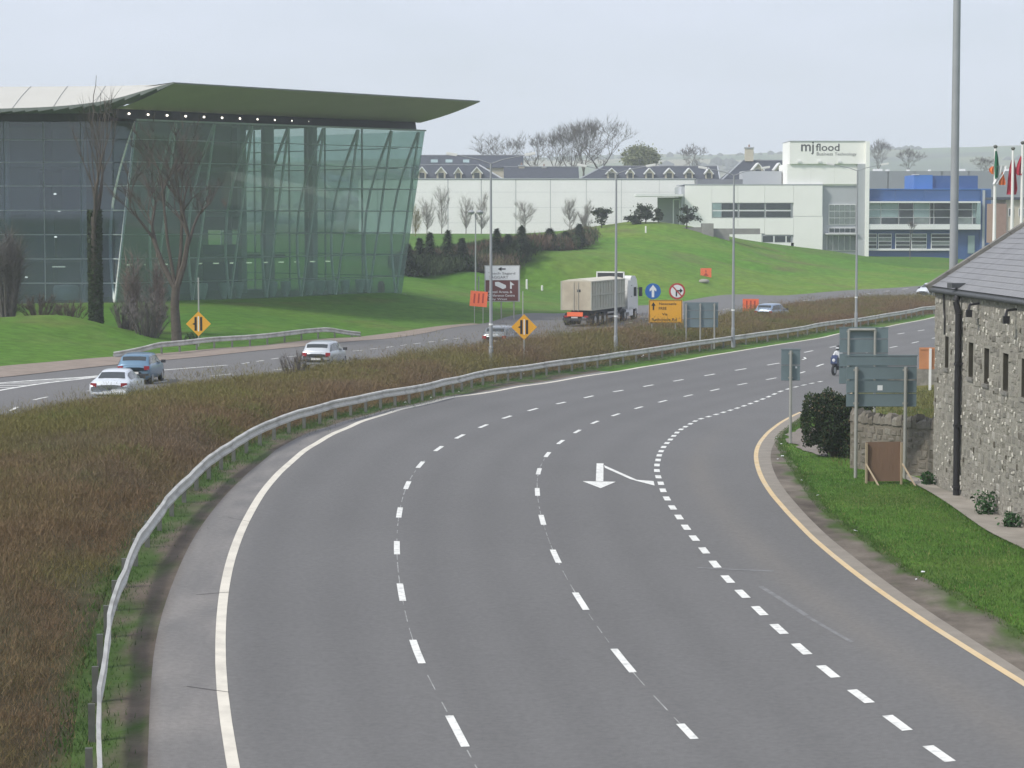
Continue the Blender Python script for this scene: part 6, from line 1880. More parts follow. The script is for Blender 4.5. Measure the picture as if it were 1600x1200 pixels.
# ================================================================== TREES
def bare_tree(name, label, base, height, spread, seed, group=None, trunk_frac=.3, trunk_r=None, levels=4, twigs=5, lean=0.0, mats=None, twig_w=.02, fork=3, up=.35, droop=0.0, ivy=0.0, side_b=0):
    r = random.Random(seed)
    mats = mats or (M['bark'], M['bark'])
    root = thing(name, label, 'tree', base, 0, group)
    tr = trunk_r or height*.02
    T_, B_ = MB(), MB(); tw = []
    def grow(p, d, ln, rad, lev):
        q = p.copy(); dd = d.copy(); pts = [p.copy()]; rs = [rad]
        seg = 3 if lev < 3 else 2
        for s in range(seg):
            dd = (dd + Vector((r.gauss(0, .16), r.gauss(0, .16), r.gauss(0, .08)+(.06 if lev < 3 else -droop)))).normalized()
            q = q + dd*(ln/seg); pts.append(q.copy()); rs.append(max(rad*(1-.45*(s+1)/seg), .008))
        B_.path(pts, rs, 6 if lev < 2 else (4 if lev < 3 else 3))
        if lev >= levels:
            for _ in range(twigs):
                a = pts[r.randrange(len(pts)-1)].lerp(pts[-1], r.random())
                td = (dd + Vector((r.gauss(0, .6), r.gauss(0, .6), r.gauss(.15-droop*3, .4)))).normalized()
                tw.append((a, a+td*ln*r.uniform(.5, 1.1), twig_w*r.uniform(.6, 1.2)))
            return
        n = fork + (r.random() < .5)
        for c in range(n):
            a = 2*PI*(c+r.random()*.7)/n
            k = r.uniform(.45, .95)*spread
            side = Vector((math.cos(a), math.sin(a), 0))
            nd = (dd*(.75) + side*k + Vector((0, 0, up))).normalized()
            st = pts[-1] if c < 2 or lev == 0 else pts[-2].lerp(pts[-1], r.random())
            grow(st, nd, ln*r.uniform(.62, .86), rs[-1]*.72, lev+1)
        if side_b and lev <= 2:
            for c in range(side_b):
                a = r.uniform(0, 2*PI); side = Vector((math.cos(a), math.sin(a), 0))
                nd = (dd*.45 + side*spread*1.15 + Vector((0, 0, up*.4))).normalized()
                st = pts[0].lerp(pts[-1], r.uniform(.25, .85))
                grow(st, nd, ln*r.uniform(.45, .7), rs[-1]*.55, min(levels, lev+2))
    th_ = height*trunk_frac
    d0 = Vector((lean, r.uniform(-.05, .05), 1)).normalized()
    top = d0*th_
    T_.path([Vector((0, 0, -.4)), Vector((0, 0, .1)), d0*(th_*.5)+Vector((r.uniform(-.05, .05), 0, 0)), top], [tr*1.35, tr*1.15, tr, tr*.85], 9)
    n0 = fork
    tot = (height-th_)/2.35
    for c in range(n0):
        a = 2*PI*(c+r.random()*.5)/n0
        nd = (d0 + Vector((math.cos(a), math.sin(a), 0))*spread*r.uniform(.5, 1.0) + Vector((0, 0, up))).normalized()
        grow(top - d0*r.uniform(0, th_*.12), nd, tot, tr*.62, 1)
    trunk = obj('trunk', T_, mats[0], root, smooth=True)
    B_mesh = obj('branches', B_, mats[0], root)
    V = []; 
    for a, b, w in tw:
        s = Vector((r.uniform(-1, 1), r.uniform(-1, 1), r.uniform(-.4, .4))).normalized()*w
        V += [a-s, a+s, b]
    if V:
        link('twigs', big_mesh('twigs', [tuple(v) for v in V], np.arange(len(V)).reshape(-1, 3), mats[1]), root)
    return root

def leaf_cloud(r, n, fn, size):
    V = []
    for _ in range(n):
        p = fn()
        a = Vector((r.gauss(0, 1), r.gauss(0, 1), r.gauss(0, 1))).normalized(); b = a.cross(Vector((r.gauss(0, 1), r.gauss(0, 1), r.gauss(0, 1)))).normalized()
        s = size*r.uniform(.6, 1.3)
        V += [p-a*s, p+b*s*.6, p+a*s, p-b*s*.6]
    return V
def leaf_obj(name, V, m, parent, col=None):
    return link(name, big_mesh(name, [tuple(v) for v in V], np.arange(len(V)).reshape(-1, 4), m, col), parent)

# ---- left bank: ivy trunk, forked bare tree, brown shrubs
b = at(150, 507, 154); zb = H(b.x, 154)
hgt = at(155, 118, 154).z - zb
ivt = bare_tree('ivy_tree', 'tall slender tree with a dark ivy clad trunk in front of the glass building', (b.x, 154, zb), hgt*.92, .13, 31, trunk_frac=.47, trunk_r=.22, levels=3, twigs=5, fork=3, up=.9, mats=(M['bark'], M['bark']), twig_w=.022)
r = random.Random(4)
V = leaf_cloud(r, 7500, lambda: (lambda h, a, q: Vector((q*math.cos(a), q*math.sin(a), h)))(r.uniform(0, 1)**1.15*hgt*.46, r.uniform(0, 2*PI), r.uniform(.31, .50)), .085)
leaf_obj('ivy', V, M['ivy'], ivt)
top_y = at(155, 118, 154).z - zb
mb = MB()
for (xa, za, xb, zb_, w) in ((.0, .5, -.15, .8, .07), (-.15, .8, .22, 1.0, .04), (.1, .5, .5, .93, .05), (.3, .45, 1.1, .90, .05), (.0, .45, -.55, .78, .05)):
    pts = [Vector((xa+(xb-xa)*t+.06*math.sin(t*9), .1*math.sin(t*5), (za+(zb_-za)*t)*top_y)) for t in np.linspace(0, 1, 6)]
    mb.path(pts, list(np.linspace(w, .015, 6)), 5)
obj('leader_branches', mb, M['bark'], ivt)
b = at(275, 533, 151); zb = H(b.x, 151)
yt = thing('bare_tree', 'bare brown tree with a thick forked trunk left of the diamond sign on the bank', 'tree', (b.x, 151, zb))
K = 151/3640.0
def rel(px, py): q = at(px, py, 151); return Vector((q.x-b.x, 0, q.z-zb))
mb = MB().path([rel(276, 545), rel(276, 525), rel(273, 480), rel(275, 446)], [.42, .34, .29, .27], 10)
obj('trunk', mb, M['bark'], yt, smooth=True)
r = random.Random(77); mb = MB(); tw = []
def limb(p, d, ln, rad, lev):
    pts = [p]; rs = [rad]; q = p.copy(); dd = d.copy()
    for s in range(3):
        dd = (dd+Vector((r.gauss(0, .13), r.gauss(0, .2), r.gauss(.03, .09)))).normalized(); q = q+dd*(ln/3); pts.append(q.copy()); rs.append(max(rad*(1-.4*(s+1)/3), .01))
    mb.path(pts, rs, 6 if lev < 2 else 4 if lev < 3 else 3)
    if lev >= 4:
        for _ in range(9):
            a = pts[0].lerp(pts[-1], r.random()); td = (dd+Vector((r.gauss(0, .55), r.gauss(0, .55), r.gauss(.2, .35)))).normalized()
            tw.append((a, a+td*ln*r.uniform(.5, 1.1), .019*r.uniform(.6, 1.3)))
        return
    for c in range(3 + (lev > 1)):
        a = r.uniform(0, 2*PI); nd = (dd*.9 + Vector((math.cos(a)*.72, math.sin(a)*.6, .22))).normalized()
        limb(pts[-1] if c < 2 else pts[-2], nd, ln*r.uniform(.6, .85), rs[-1]*.72, lev+1)
f0 = rel(275, 448)
for (px, py, w) in ((238, 372, .21), (296, 370, .23), (283, 330, .14), (255, 300, .12)):
    e = rel(px, py); e.y = r.uniform(-.6, .6)
    mid = f0.lerp(e, .5)+Vector((.12*(1 if px > 270 else -1), 0, -.15))
    mb.path([f0+Vector((0, 0, -.2)), mid, e], [w, w*.82, w*.62], 7)
    d = (e-mid).normalized(); d = (d+Vector((0, 0, .25))).normalized()
    for c in range(3):
        nd = (d+Vector((r.gauss(0, .32), r.gauss(0, .32), .1))).normalized()
        limb(e if c else mid.lerp(e, .6), nd, r.uniform(1.9, 2.7), w*.5, 2)
obj('branches', mb, M['bark'], yt)
V = []
for a, b_, w in tw:
    s = Vector((r.uniform(-1, 1), r.uniform(-1, 1), 0)).normalized()*w; V += [a-s, a+s, b_]
link('twigs', big_mesh('twigs', [tuple(v) for v in V], np.arange(len(V)).reshape(-1, 3), M['bark']), yt)

M['twig_brown'] = mat('twig_brown', (.12, .095, .075), .9, .25, 2, attr=False, spec=.1)
M['twig_pale'] = mat('twig_pale', (.26, .24, .22), .9, .2, 2, spec=.1)
M['twig_pink'] = mat('twig_pink', (.26, .205, .18), .9, .2, 2, spec=.1)
M['twig_grey'] = mat('twig_grey', (.15, .135, .125), .9, .2, 2, spec=.1)
def bush(label, px, py_base, D, w, h, seed, n=900, m='twig_brown', stems=26, name='bare_shrub', group=None, leaves=0, wid=.02):
    b = at(px, py_base, D); z = H(b.x, D); r = random.Random(seed)
    root = thing(name, label, 'shrub', (b.x, D, z), 0, group)
    mb = MB(); V = []
    for k in range(stems):
        a = r.uniform(0, 2*PI); q = r.random()**.5*w*.5
        e = Vector((q*math.cos(a), q*math.sin(a), h*r.uniform(.6, 1.0)*(1-.35*(q/(w*.5))**2)))
        s = Vector((q*.35*math.cos(a), q*.35*math.sin(a), -.1))
        mid = s.lerp(e, .55)+Vector((r.gauss(0, .1), r.gauss(0, .1), .1))
        mb.path([s, mid, e], [.035*h/2.5+.008, .024, .008], 4)
        for _ in range(n//stems):
            p = (s.lerp(mid, r.random()) if r.random() < .35 else mid.lerp(e, r.random()))
            d = Vector((r.gauss(0, .6), r.gauss(0, .6), abs(r.gauss(.5, .5)))).normalized()
            sd = Vector((r.uniform(-1, 1), r.uniform(-1, 1), 0)).normalized()*wid*r.uniform(.5, 1.2)
            V += [p-sd, p+sd, p+d*h*r.uniform(.12, .3)]
    obj('stems', mb, M[m], root)
    link('twigs', big_mesh('twigs', [tuple(v) for v in V], np.arange(len(V)).reshape(-1, 3), M[m]), root)
    return root
bush('bare brown shrub at the foot of the forked tree, left side', 232, 530, 152, 3.4, 3.0, 1, 2200, stems=44, m='twig_grey')
bush('smaller bare brown shrub between the ivy trunk and the forked tree', 196, 516, 154, 2.6, 2.3, 2, 1300, stems=30, m='twig_grey')
bush('low brown shrub behind the left mound near the frame edge', 62, 492, 160, 4.2, 1.9, 3, 2400, stems=36)
bush('low brown shrub behind the mound left of the ivy trunk', 112, 496, 159, 2.6, 1.6, 13, 1600, stems=26)
bush('tall narrow bare brown thicket at the left frame edge', 12, 492, 160, 2.6, 6.6, 5, 3600, m='twig_grey', stems=40)
bush('tall pinkish bare sapling clump in front of the glass, right of the ivy trunk', 208, 512, 156, 1.2, 5.6, 6, 1100, m='twig_pink', stems=18)
bush('tall bare sapling clump in front of the glass, left of the forked trunk', 248, 520, 156, 1.2, 5.2, 16, 1100, m='twig_pink', stems=18)
# ivy at the foot of ivy trunk is on the trunk; small dark bush by the diamond sign
bush('small dark bush at the foot of the left diamond sign', 301, 531, 149, 1.0, .9, 7, 700, m='conifer', stems=14, name='shrub')

bush('tall bare grey shrub sticking out of the median left of the silver hatchback', 458, 590, 113, 1.6, 1.75, 8, 1500, m='twig_grey', stems=30, wid=.012)
bush('bare grey shrub at the median edge right of the silver hatchback', 556, 574, 122, 1.5, 1.1, 9, 800, m='twig_grey', stems=22, wid=.012)

# ---- far bare trees over the roofs
FARM = (M['bark_far'], M['bark_far'])
def far_tree(label, px, ytop, ybase, D, spread, seed, tf=.28, **kw):
    b = at(px, ybase, D); t_ = at(px, ytop, D)
    kw.setdefault('up', .2)
    return bare_tree('bare_tree', label, (b.x, D, b.z), (t_.z-b.z)*.97, spread*1.6, seed, 'bare trees behind the roofs', trunk_frac=tf*.5, mats=FARM, twig_w=.036, levels=4, twigs=9, fork=3, side_b=2, **kw)
far_tree('broad rounded bare tree behind the slate roof with skylights', 770, 212, 285, 520, .75, 41, .30, up=.22)
far_tree('slim leaning bare tree at the left end of the tree row', 836, 210, 285, 500, .55, 42, .35, up=.35)
far_tree('bare tree in the row, second from the left', 868, 208, 285, 505, .5, 43, .33, up=.28)
far_tree('bare tree in the middle of the row', 893, 200, 285, 500, .5, 44, .33, up=.28)
far_tree('tallest broad crowned bare tree at the right end of the row', 936, 185, 285, 480, .68, 45, .30, up=.28)
far_tree('bare tree just left of the tallest tree', 912, 194, 285, 490, .5, 46, .34, up=.28)
far_tree('small faint bare tree between the green tree and the cream chimney', 1083, 229, 275, 560, .6, 47, .3)
far_tree('small faint bare tree on the slope right of the sign tower', 1420, 234, 272, 640, .5, 48, .3)
far_tree('faint bare tree just right of the sign tower edge', 1372, 222, 272, 700, .5, 49, .3)
far_tree('low pale bare tree between the mast and the flagpoles', 1535, 245, 275, 620, .7, 50, .25)
# green rounded tree
b = at(1000, 275, 540); root = thing('green_tree', 'hazy green rounded tree left of the cream chimney', 'tree', (b.x, 540, b.z))
r = random.Random(8); hh = at(1000, 226, 540).z-b.z
obj('trunk', MB().path([(0, 0, -.5), (0, 0, hh*.4), (.3, 0, hh*.6)], [.4, .32, .2], 7), M['bark_far'], root)
cl = []
while len(cl) < 70:
    u = Vector((r.uniform(-1, 1), r.uniform(-1, 1), r.uniform(-1, 1)))
    if u.length < 1 and u.length > .35: cl.append((Vector((u.x*4.3, u.y*3.6, hh*.60+u.z*hh*.30)), r.uniform(.9, 1.6)))
cols = []; V = []
for c_, rad in cl:
    g = r.uniform(.7, 1.3)
    vv = leaf_cloud(r, 120, lambda: c_+Vector((r.gauss(0, rad*.5), r.gauss(0, rad*.5), r.gauss(0, rad*.4))), .26)
    V += vv; cols += [(.20*g, .22*g, .12*g)]*len(vv)
leaf_obj('crown', V, M['leaf'], root, cols)

# ---- saplings against the white wall
def sapling(label, px, ytop, D, w_px, seed, m='twig_pale', group='saplings against the white wall', name='sapling', droop=0.0):
    b = at(px, 372, D); z = H(b.x, D); r = random.Random(seed)
    h = at(px, ytop, D).z-z; w = w_px*D/3640
    root = thing(name, label, 'tree', (b.x, D, z), 0, group)
    obj('trunk', MB().path([(0, 0, -.3), (.05, 0, h*.4), (-.05, 0, h*.75)], [.085, .06, .03], 6), M[m], root)
    mb = MB(); V = []
    for k in range(26):
        t = r.uniform(.1, .72); a = r.uniform(0, 2*PI)
        s0 = Vector((0, 0, h*t)); out_ = w*.5*r.uniform(.4, 1.0)*(1-abs(t-.45)*.9)
        e = Vector((out_*math.cos(a), out_*math.sin(a), min(h, h*t+h*r.uniform(.18, .34))))
        mid = s0.lerp(e, .5)+Vector((math.cos(a)*out_*.18, math.sin(a)*out_*.18, -.05))
        mb.path([s0, mid, e], [.035, .025, .012], 3)
        for _ in range(60):
            p = (s0.lerp(mid, r.random()) if r.random() < .3 else mid.lerp(e, r.random()))
            d = Vector((r.gauss(0, .6), r.gauss(0, .6), r.gauss(.55-droop*2.2, .35))).normalized()
            sd = Vector((r.uniform(-1, 1), r.uniform(-1, 1), 0)).normalized()*.013
            V += [p-sd, p+sd, p+d*r.uniform(.4, 1.3)]
    obj('branches', mb, M[m], root)
    link('twigs', big_mesh('twigs', [tuple(v) for v in V], np.arange(len(V)).reshape(-1, 3), M[m]), root)
for k, (px, yt_, D, w_, lab) in enumerate(((667, 303, 345, 34, 'thin bare sapling against the white wall, nearest the glass building'), (690, 292, 348, 30, 'thin tall bare sapling against the white wall above the planting bed'),
        (728, 306, 346, 34, 'bare sapling against the white wall just left of the path lamp'), (752, 304, 348, 36, 'bare sapling against the white wall between path lamp and first lamp column'),
        (820, 312, 346, 44, 'round bare sapling alone against the middle of the white wall'), (890, 312, 345, 34, 'bare sapling against the white wall left of the dark pine'), (914, 308, 345, 30, 'taller bare sapling beside the dark pine'))):
    sapling(lab, px, yt_, D, w_, 60+k)
M['willow'] = mat('yellow_willow', (.22, .20, .08), .9, .2, 2, spec=.1)
sapling('thin yellowish weeping willow beside the right edge of the glass building', 649, 318, 335, 24, 71, 'willow', None, 'willow', .35)

# ---- conifers and pines
def conifer(label, px, ytop, ybase, D, w, seed, group='dark conifers in the planting bed', pine=False):
    b = at(px, ybase, D); z = H(b.x, D); h = at(px, ytop, D).z-z; r = random.Random(seed)
    root = thing('pine_tree' if pine else 'conifer', label, 'tree', (b.x, D, z), 0, group)
    W_ = w*D/3640
    obj('trunk', MB().tube((0, 0, -.8), (0, 0, h*.9), h*.025+.04, .03, 7), M['bark'], root)
    V = []; cols = []
    if pine:
        cs = [(Vector((r.gauss(0, W_*.28), r.gauss(0, W_*.28), h*r.uniform(.35, .95))), r.uniform(.25, .5)*W_*.5) for _ in range(16)]
        for c_, rad in cs:
            g = r.uniform(.6, 1.3); vv = leaf_cloud(r, 60, lambda: c_+Vector((r.gauss(0, rad*.6), r.gauss(0, rad*.6), r.gauss(0, rad*.45))), .16)
            V += vv; cols += [(.05*g, .065*g, .038*g)]*len(vv)
        mb = MB()
        for c_, rad in cs: mb.tube((0, 0, c_.z*.75), c_, .03, .015, 4)
        obj('branches', mb, M['bark'], root)
    else:
        for _ in range(1500):
            t = r.random()**.8; a = r.uniform(0, 2*PI); q = W_*.62*(1-t)**.95*(.35+.75*r.random())+.05
            lump = 1+.30*math.sin(a*3+t*9+seed)+.22*math.sin(t*23+a*2)
            p = Vector((q*lump*math.cos(a), q*lump*math.sin(a), h*(.03+.97*t)))
            d = Vector((math.cos(a), math.sin(a), -.25+r.gauss(.1, .3))).normalized(); s_ = d.cross(Vector((0, 0, 1))).normalized()*.09
            L_ = r.uniform(.2, .45)
            g = r.uniform(.55, 1.4)
            V += [p-s_, p+s_, p+d*L_+s_*.3, p+d*L_-s_*.3]; cols += [(.042*g, .062*g, .034*g)]*4
    leaf_obj('crown', V, M['leaf'], root, cols)
    return root
con = [(638, 381, 432, 252, 20, 'dark conifer at the left end of the planting bed beside the glass'), (656, 372, 432, 258, 22, 'dark conifer, second from the left end of the planting bed'),
       (672, 363, 430, 262, 22, 'taller dark conifer left of the path lamp'), (700, 360, 428, 266, 24, 'dark conifer between the two left lamp posts'), (776, 358, 425, 264, 24, 'dark conifer just right of the first lamp column'),
       (815, 353, 420, 266, 26, 'tallest dark conifer in the middle of the planting bed'), (859, 357, 412, 272, 28, 'wide dark conifer right of the middle of the planting bed'), (884, 362, 408, 276, 22, 'short dark conifer near the right end of the planting bed'),
       (905, 350, 398, 282, 24, 'brownish dark conifer at the right end of the planting bed'), (794, 366, 424, 268, 20, 'short dark conifer left of the tallest one'), (722, 372, 430, 258, 20, 'short dark conifer behind the orange sign')]
for k, (px, yt_, yb_, D, w, lab) in enumerate(con): conifer(lab, px, yt_, yb_, float(np.interp(px, [626, 750, 830, 926], [236, 243, 250, 276]))+(k*7 % 5), w*1.3, 200+k)
conifer('lone dark pine at the left foot of the grass mound', 940, 326, 366, 300, 22, 230, 'small pines on the mound', True)
for k, (px, yt_, yb_, w, lab) in enumerate(((990, 338, 366, 20, 'small pine leaning on the mound slope, leftmost of three'), (1009, 318, 352, 26, 'middle and tallest of the three small pines on the mound'), (1029, 328, 350, 14, 'smallest of the three small pines on the mound'), (1073, 321, 348, 22, 'small pine on the mound top before the white office wall'))):
    conifer(lab, px, yt_, yb_, 300, w, 240+k, 'small pines on the mound', True)
b = at(1422, 399, 322); bare_tree('sapling', 'tiny bare sapling in front of the blue wing', (b.x, 322, H(b.x, 322)), at(1422, 345, 322).z-H(b.x, 322), .3, 91, trunk_frac=.5, trunk_r=.05, levels=3, twigs=8, mats=(M['twig_grey'], M['twig_grey']), twig_w=.02, fork=3, up=.4)

# ---- brown planting bed: dense shrubs nobody could count
def planting_bed():
    V = []; C = []; r = random.Random(55)
    rows_ = [(628, 432, 378), (660, 430, 372), (700, 428, 372), (750, 426, 374), (800, 420, 374), (840, 413, 374), (880, 400, 372), (905, 390, 366), (926, 381, 360)]
    for _ in range(5200):
        px = r.uniform(626, 918); yb = np.interp(px, [q[0] for q in rows_], [q[1] for q in rows_]); t = r.random()
        D0 = np.interp(px, [626, 750, 830, 926], [236, 242, 250, 280]); D = D0 + t*19*np.interp(px, [626, 800, 926], [1, .9, .7])
        x = (px-800)/3640*D; z = H(x, D)
        h = r.uniform(.6, 1.7)*(1.0-.5*t)
        hue = vnoise(np.array([x]), np.array([D]), 5, 7)[0]; g = r.uniform(.65, 1.25); hue += .22*max(0, (px-850)/76)*(hue < .42)
        col = (.125*g, .085*g, .06*g) if hue < .36 else ((.06*g, .085*g, .04*g) if hue < .66 else ((.15*g, .115*g, .085*g) if hue < .85 else (.17*g, .15*g, .08*g)))
        for k in range(26):
            p = Vector((x+r.gauss(0, .55), D+r.gauss(0, .55), z+h*r.random()**.7))
            d = Vector((r.gauss(0, .4), r.gauss(0, .4), 1)).normalized(); s_ = Vector((r.uniform(-1, 1), r.uniform(-1, 1), 0))*.07
            V += [p-s_, p+s_, p+d*r.uniform(.3, .8)]; C += [col]*3
    tag(link('shrubbery', big_mesh('shrubbery', [tuple(v) for v in V], np.arange(len(V)).reshape(-1, 3), M['leaf'], C)), kind='stuff')
planting_bed()

# ---- evergreen bush by the gravel patch
def evergreen(label, px, yb, D, parts_, seed):
    b = at(px, yb, D); z = H(b.x, D); r = random.Random(seed)
    root = thing('evergreen_bush', label, 'bush', (b.x, D, z))
    mb = MB(); V = []; C = []
    for k in range(9):
        a = r.uniform(0, 2*PI); mb.path([(0, 0, -.1), (.25*math.cos(a), .25*math.sin(a), .5), (.6*math.cos(a), .6*math.sin(a), 1.3)], [.05, .04, .02], 5)
    obj('stems', mb, M['bark'], root)
    for (cx, cy, cz, rx, rz) in parts_:
        for _ in range(int(8500*rx*rz)):
            u = Vector((r.gauss(0, 1), r.gauss(0, 1), r.gauss(0, 1))).normalized()
            lump = 1+.13*math.sin(u.x*7+cx)+.12*math.sin(u.z*8+u.y*6)
            q = r.uniform(.62, 1.0)**.6*lump
            p = Vector((cx+u.x*rx*q, cy+u.y*rx*q, max(.03, cz+u.z*rz*q)))
            a = (u+Vector((r.gauss(0, .7), r.gauss(0, .7), r.gauss(0, .7)))).normalized(); b_ = a.cross(Vector((r.gauss(0, 1), r.gauss(0, 1), r.gauss(0, 1)))).normalized()
            s = r.uniform(.03, .06); V += [p-a*s, p+b_*s*.6, p+a*s, p-b_*s*.6]
            g = r.uniform(.5, 1.5); brown = r.random() < .10
            C += [((.09, .07, .035) if brown else (.03*g, .05*g, .02*g))]*4
    leaf_obj('crown', V, M['leaf'], root, C)
evergreen('dark rounded evergreen bush behind the left post of the largest sign back', 1303, 700, 80.0, [(-.42, .1, 1.25, .75, .98), (.30, -.1, 1.0, .9, 1.02), (.85, .2, .72, .65, .72), (-.1, 0, 1.7, .7, .5), (.6, -.2, 1.7, .65, .48)], 12)
# weeds at the barn wall
def weed(label, x, y, h, w, seed, n=260):
    r = random.Random(seed); root = thing('weed', label, 'plant', (x, y, H(x, y)+.04)); V = []; C = []; mb = MB()
    for k in range(14):
        a = r.uniform(0, 2*PI); mb.tube((0, 0, -.05), (w*.4*math.cos(a), w*.4*math.sin(a), h*r.uniform(.5, .9)), .012, .005, 4)
    obj('stems', mb, M['ivy'], root)
    V = leaf_cloud(r, n, lambda: Vector((r.gauss(0, w*.3), r.gauss(0, w*.3), h*r.random()**1.2)), .055)
    for _ in range(len(V)//4):
        g = r.uniform(.6, 1.4); C += [(.035*g, .085*g, .03*g)]*4
    leaf_obj('leaves', V, M['leaf'], root, C)
def wallside(s, out=.3): q = bA+bd*s+bnrm*out; return q.x, q.y
for s, h, w, lab in ((7.9, .6, .6, 'leafy green weed clump at the foot of the barn wall'), (10.6, .35, .45, 'low green weed at the barn wall near the frame edge'), (.5, .35, .4, 'small weed tuft at the far corner of the barn')):
    x, y = wallside(s); weed(lab, x, y, h, w, int(s*10), int(420*w))

# ---- brown median shrubs: thousands of twigs, one mass
def median_shrubs():
    rng = np.random.default_rng(42)
    railo = offset_line(rail_l, -.75); neari = offset_line(FAR_NEAR, .6)
    ys_ = np.concatenate([np.arange(27, 60, 1.0), np.arange(60, 225, 1.0)])
    P = []
    ra = railo[np.argsort(railo[:, 1])]; na = neari[np.argsort(neari[:, 1])]
    N_ = 26000
    yy = rng.uniform(28, 236, N_*3)
    xr_ = np.interp(yy, ra[:, 1], ra[:, 0]); xl_ = np.interp(yy, na[:, 1], na[:, 0])
    xl_ = np.maximum(xl_, -.235*yy-2.0)
    wid_ = np.clip(xr_-xl_, 0, None)
    keep_ = rng.random(N_*3)*22 < wid_
    yy, xr_, xl_, wid_ = yy[keep_], xr_[keep_], xl_[keep_], wid_[keep_]
    u_ = rng.random(len(yy)); xx = xl_+wid_*u_
    dens = np.interp(yy, [28, 60, 110, 236], [1.0, .85, .55, .40])
    k = rng.random(len(yy)) < dens*.95
    xx, yy, u_, wid_ = xx[k], yy[k], u_[k], wid_[k]
    zz = HN(xx, yy)
    de = np.minimum((1-u_)*wid_, u_*wid_+.8)
    edge = np.clip(de/1.6, .25, 1)
    hh = (.44+.95*fbm(xx, yy, 3.6, 201)+.30*rng.random(len(xx)))*edge*np.interp(xx, [-22, -12, -4, 4], [.62, .68, .85, 1.0])*np.interp(yy, [28, 70, 165, 185], [1.35, 1.0, 1.0, .74])
    tall = rng.random(len(xx)) < .07; hh = hh*np.where(tall, np.interp(yy, [50, 100], [1.35, 1.7]), 1.0)*np.interp(yy, [110, 130, 150, 160], [1.0, 1.18, 1.18, 1.0])
    hue = fbm(xx, yy, 5.5, 202)+.18*(rng.random(len(xx))-.5) + .11*np.interp(yy, [50, 66, 110, 140], [-.6, 1, 1, 0])*(u_ < .75)
    base = np.array([.180, .142, .084])[None]*np.ones((len(xx), 1))
    red = np.clip((.50-hue)*5, 0, 1); base = lerp3(base, np.array([.178, .126, .080])[None], red)
    ol = np.clip((hue-.49)*6, 0, 1); base = lerp3(base, np.array([.165, .160, .062])[None], ol)
    gr = np.clip((fbm(xx, yy, 3.2, 203)-.64)*8, 0, 1)*np.clip(edge*1.1, 0, 1); base = lerp3(base, np.array([.115, .16, .042])[None], gr)
    mauve = np.clip((fbm(xx, yy, 9, 204)-.6)*5, 0, 1)*.6; base = lerp3(base, np.array([.16, .138, .112])[None], mauve)
    nT = 52
    n = len(xx)
    rep = lambda a: np.repeat(a, nT)
    X0 = rep(xx)+rng.normal(0, .24, n*nT); Y0 = rep(yy)+rng.normal(0, .24, n*nT)
    t0 = rng.random(n*nT)**.75*.92
    Hh = rep(hh); Z0_ = rep(zz)+t0*Hh-.05
    dx = rng.normal(0, .42, n*nT); dy = rng.normal(0, .42, n*nT); dz = 1-.45*rng.random(n*nT)
    L_ = np.minimum(Hh*(1-t0)*rng.uniform(.4, .95, n*nT)+.06, rng.uniform(.10, .34, n*nT))
    X0 += dx*t0*Hh*.6; Y0 += dy*t0*Hh*.6
    w = np.interp(rep(yy), [30, 60, 110, 230], [.0042, .0055, .009, .016])*rng.uniform(.6, 1.4, n*nT)
    ang = rng.uniform(0, 2*PI, n*nT)
    A = np.stack([X0-np.cos(ang)*w, Y0-np.sin(ang)*w, Z0_], 1); B = np.stack([X0+np.cos(ang)*w, Y0+np.sin(ang)*w, Z0_], 1)
    T = np.stack([X0+dx*L_, Y0+dy*L_, Z0_+dz*L_], 1)
    V = np.stack([A, B, T], 1).reshape(-1, 3)
    g = rng.uniform(.6, 1.35, n*nT)[:, None]
    C = np.repeat(np.repeat(base, nT, 0)*g, 3, 0)
    # buds and young leaves
    nL = 26
    rep2 = lambda a: np.repeat(a, nL)
    px_ = rep2(xx)+rng.normal(0, .28, n*nL); py_ = rep2(yy)+rng.normal(0, .28, n*nL); pz_ = rep2(zz)+rep2(hh)*(.25+.75*rng.random(n*nL)**.7)
    s = np.interp(rep2(yy), [30, 60, 110, 230], [.010, .013, .021, .038])*rng.uniform(.6, 1.3, n*nL)
    a1 = rng.normal(0, 1, (n*nL, 3)); a1 /= np.linalg.norm(a1, axis=1)[:, None]; a2 = np.cross(a1, rng.normal(0, 1, (n*nL, 3))); a2 /= np.linalg.norm(a2, axis=1)[:, None]
    c0 = np.stack([px_, py_, pz_], 1)
    V2 = np.stack([c0-a1*s[:, None], c0+a2*s[:, None]*.7, c0+a1*s[:, None]], 1).reshape(-1, 3)
    lc = np.repeat(base, nL, 0)*rng.uniform(.7, 1.4, n*nL)[:, None]
    C2 = np.repeat(lc, 3, 0)
    VV = np.vstack([V, V2]); CC = np.vstack([C, C2])*np.array([1.02, .95, .85])[None]
    tag(link('median_undergrowth', big_mesh('median_undergrowth', VV, np.arange(len(VV)).reshape(-1, 3), M['leaf'], np.clip(CC, 0, 1))), kind='stuff')
    return n
print('shrub plants', median_shrubs())

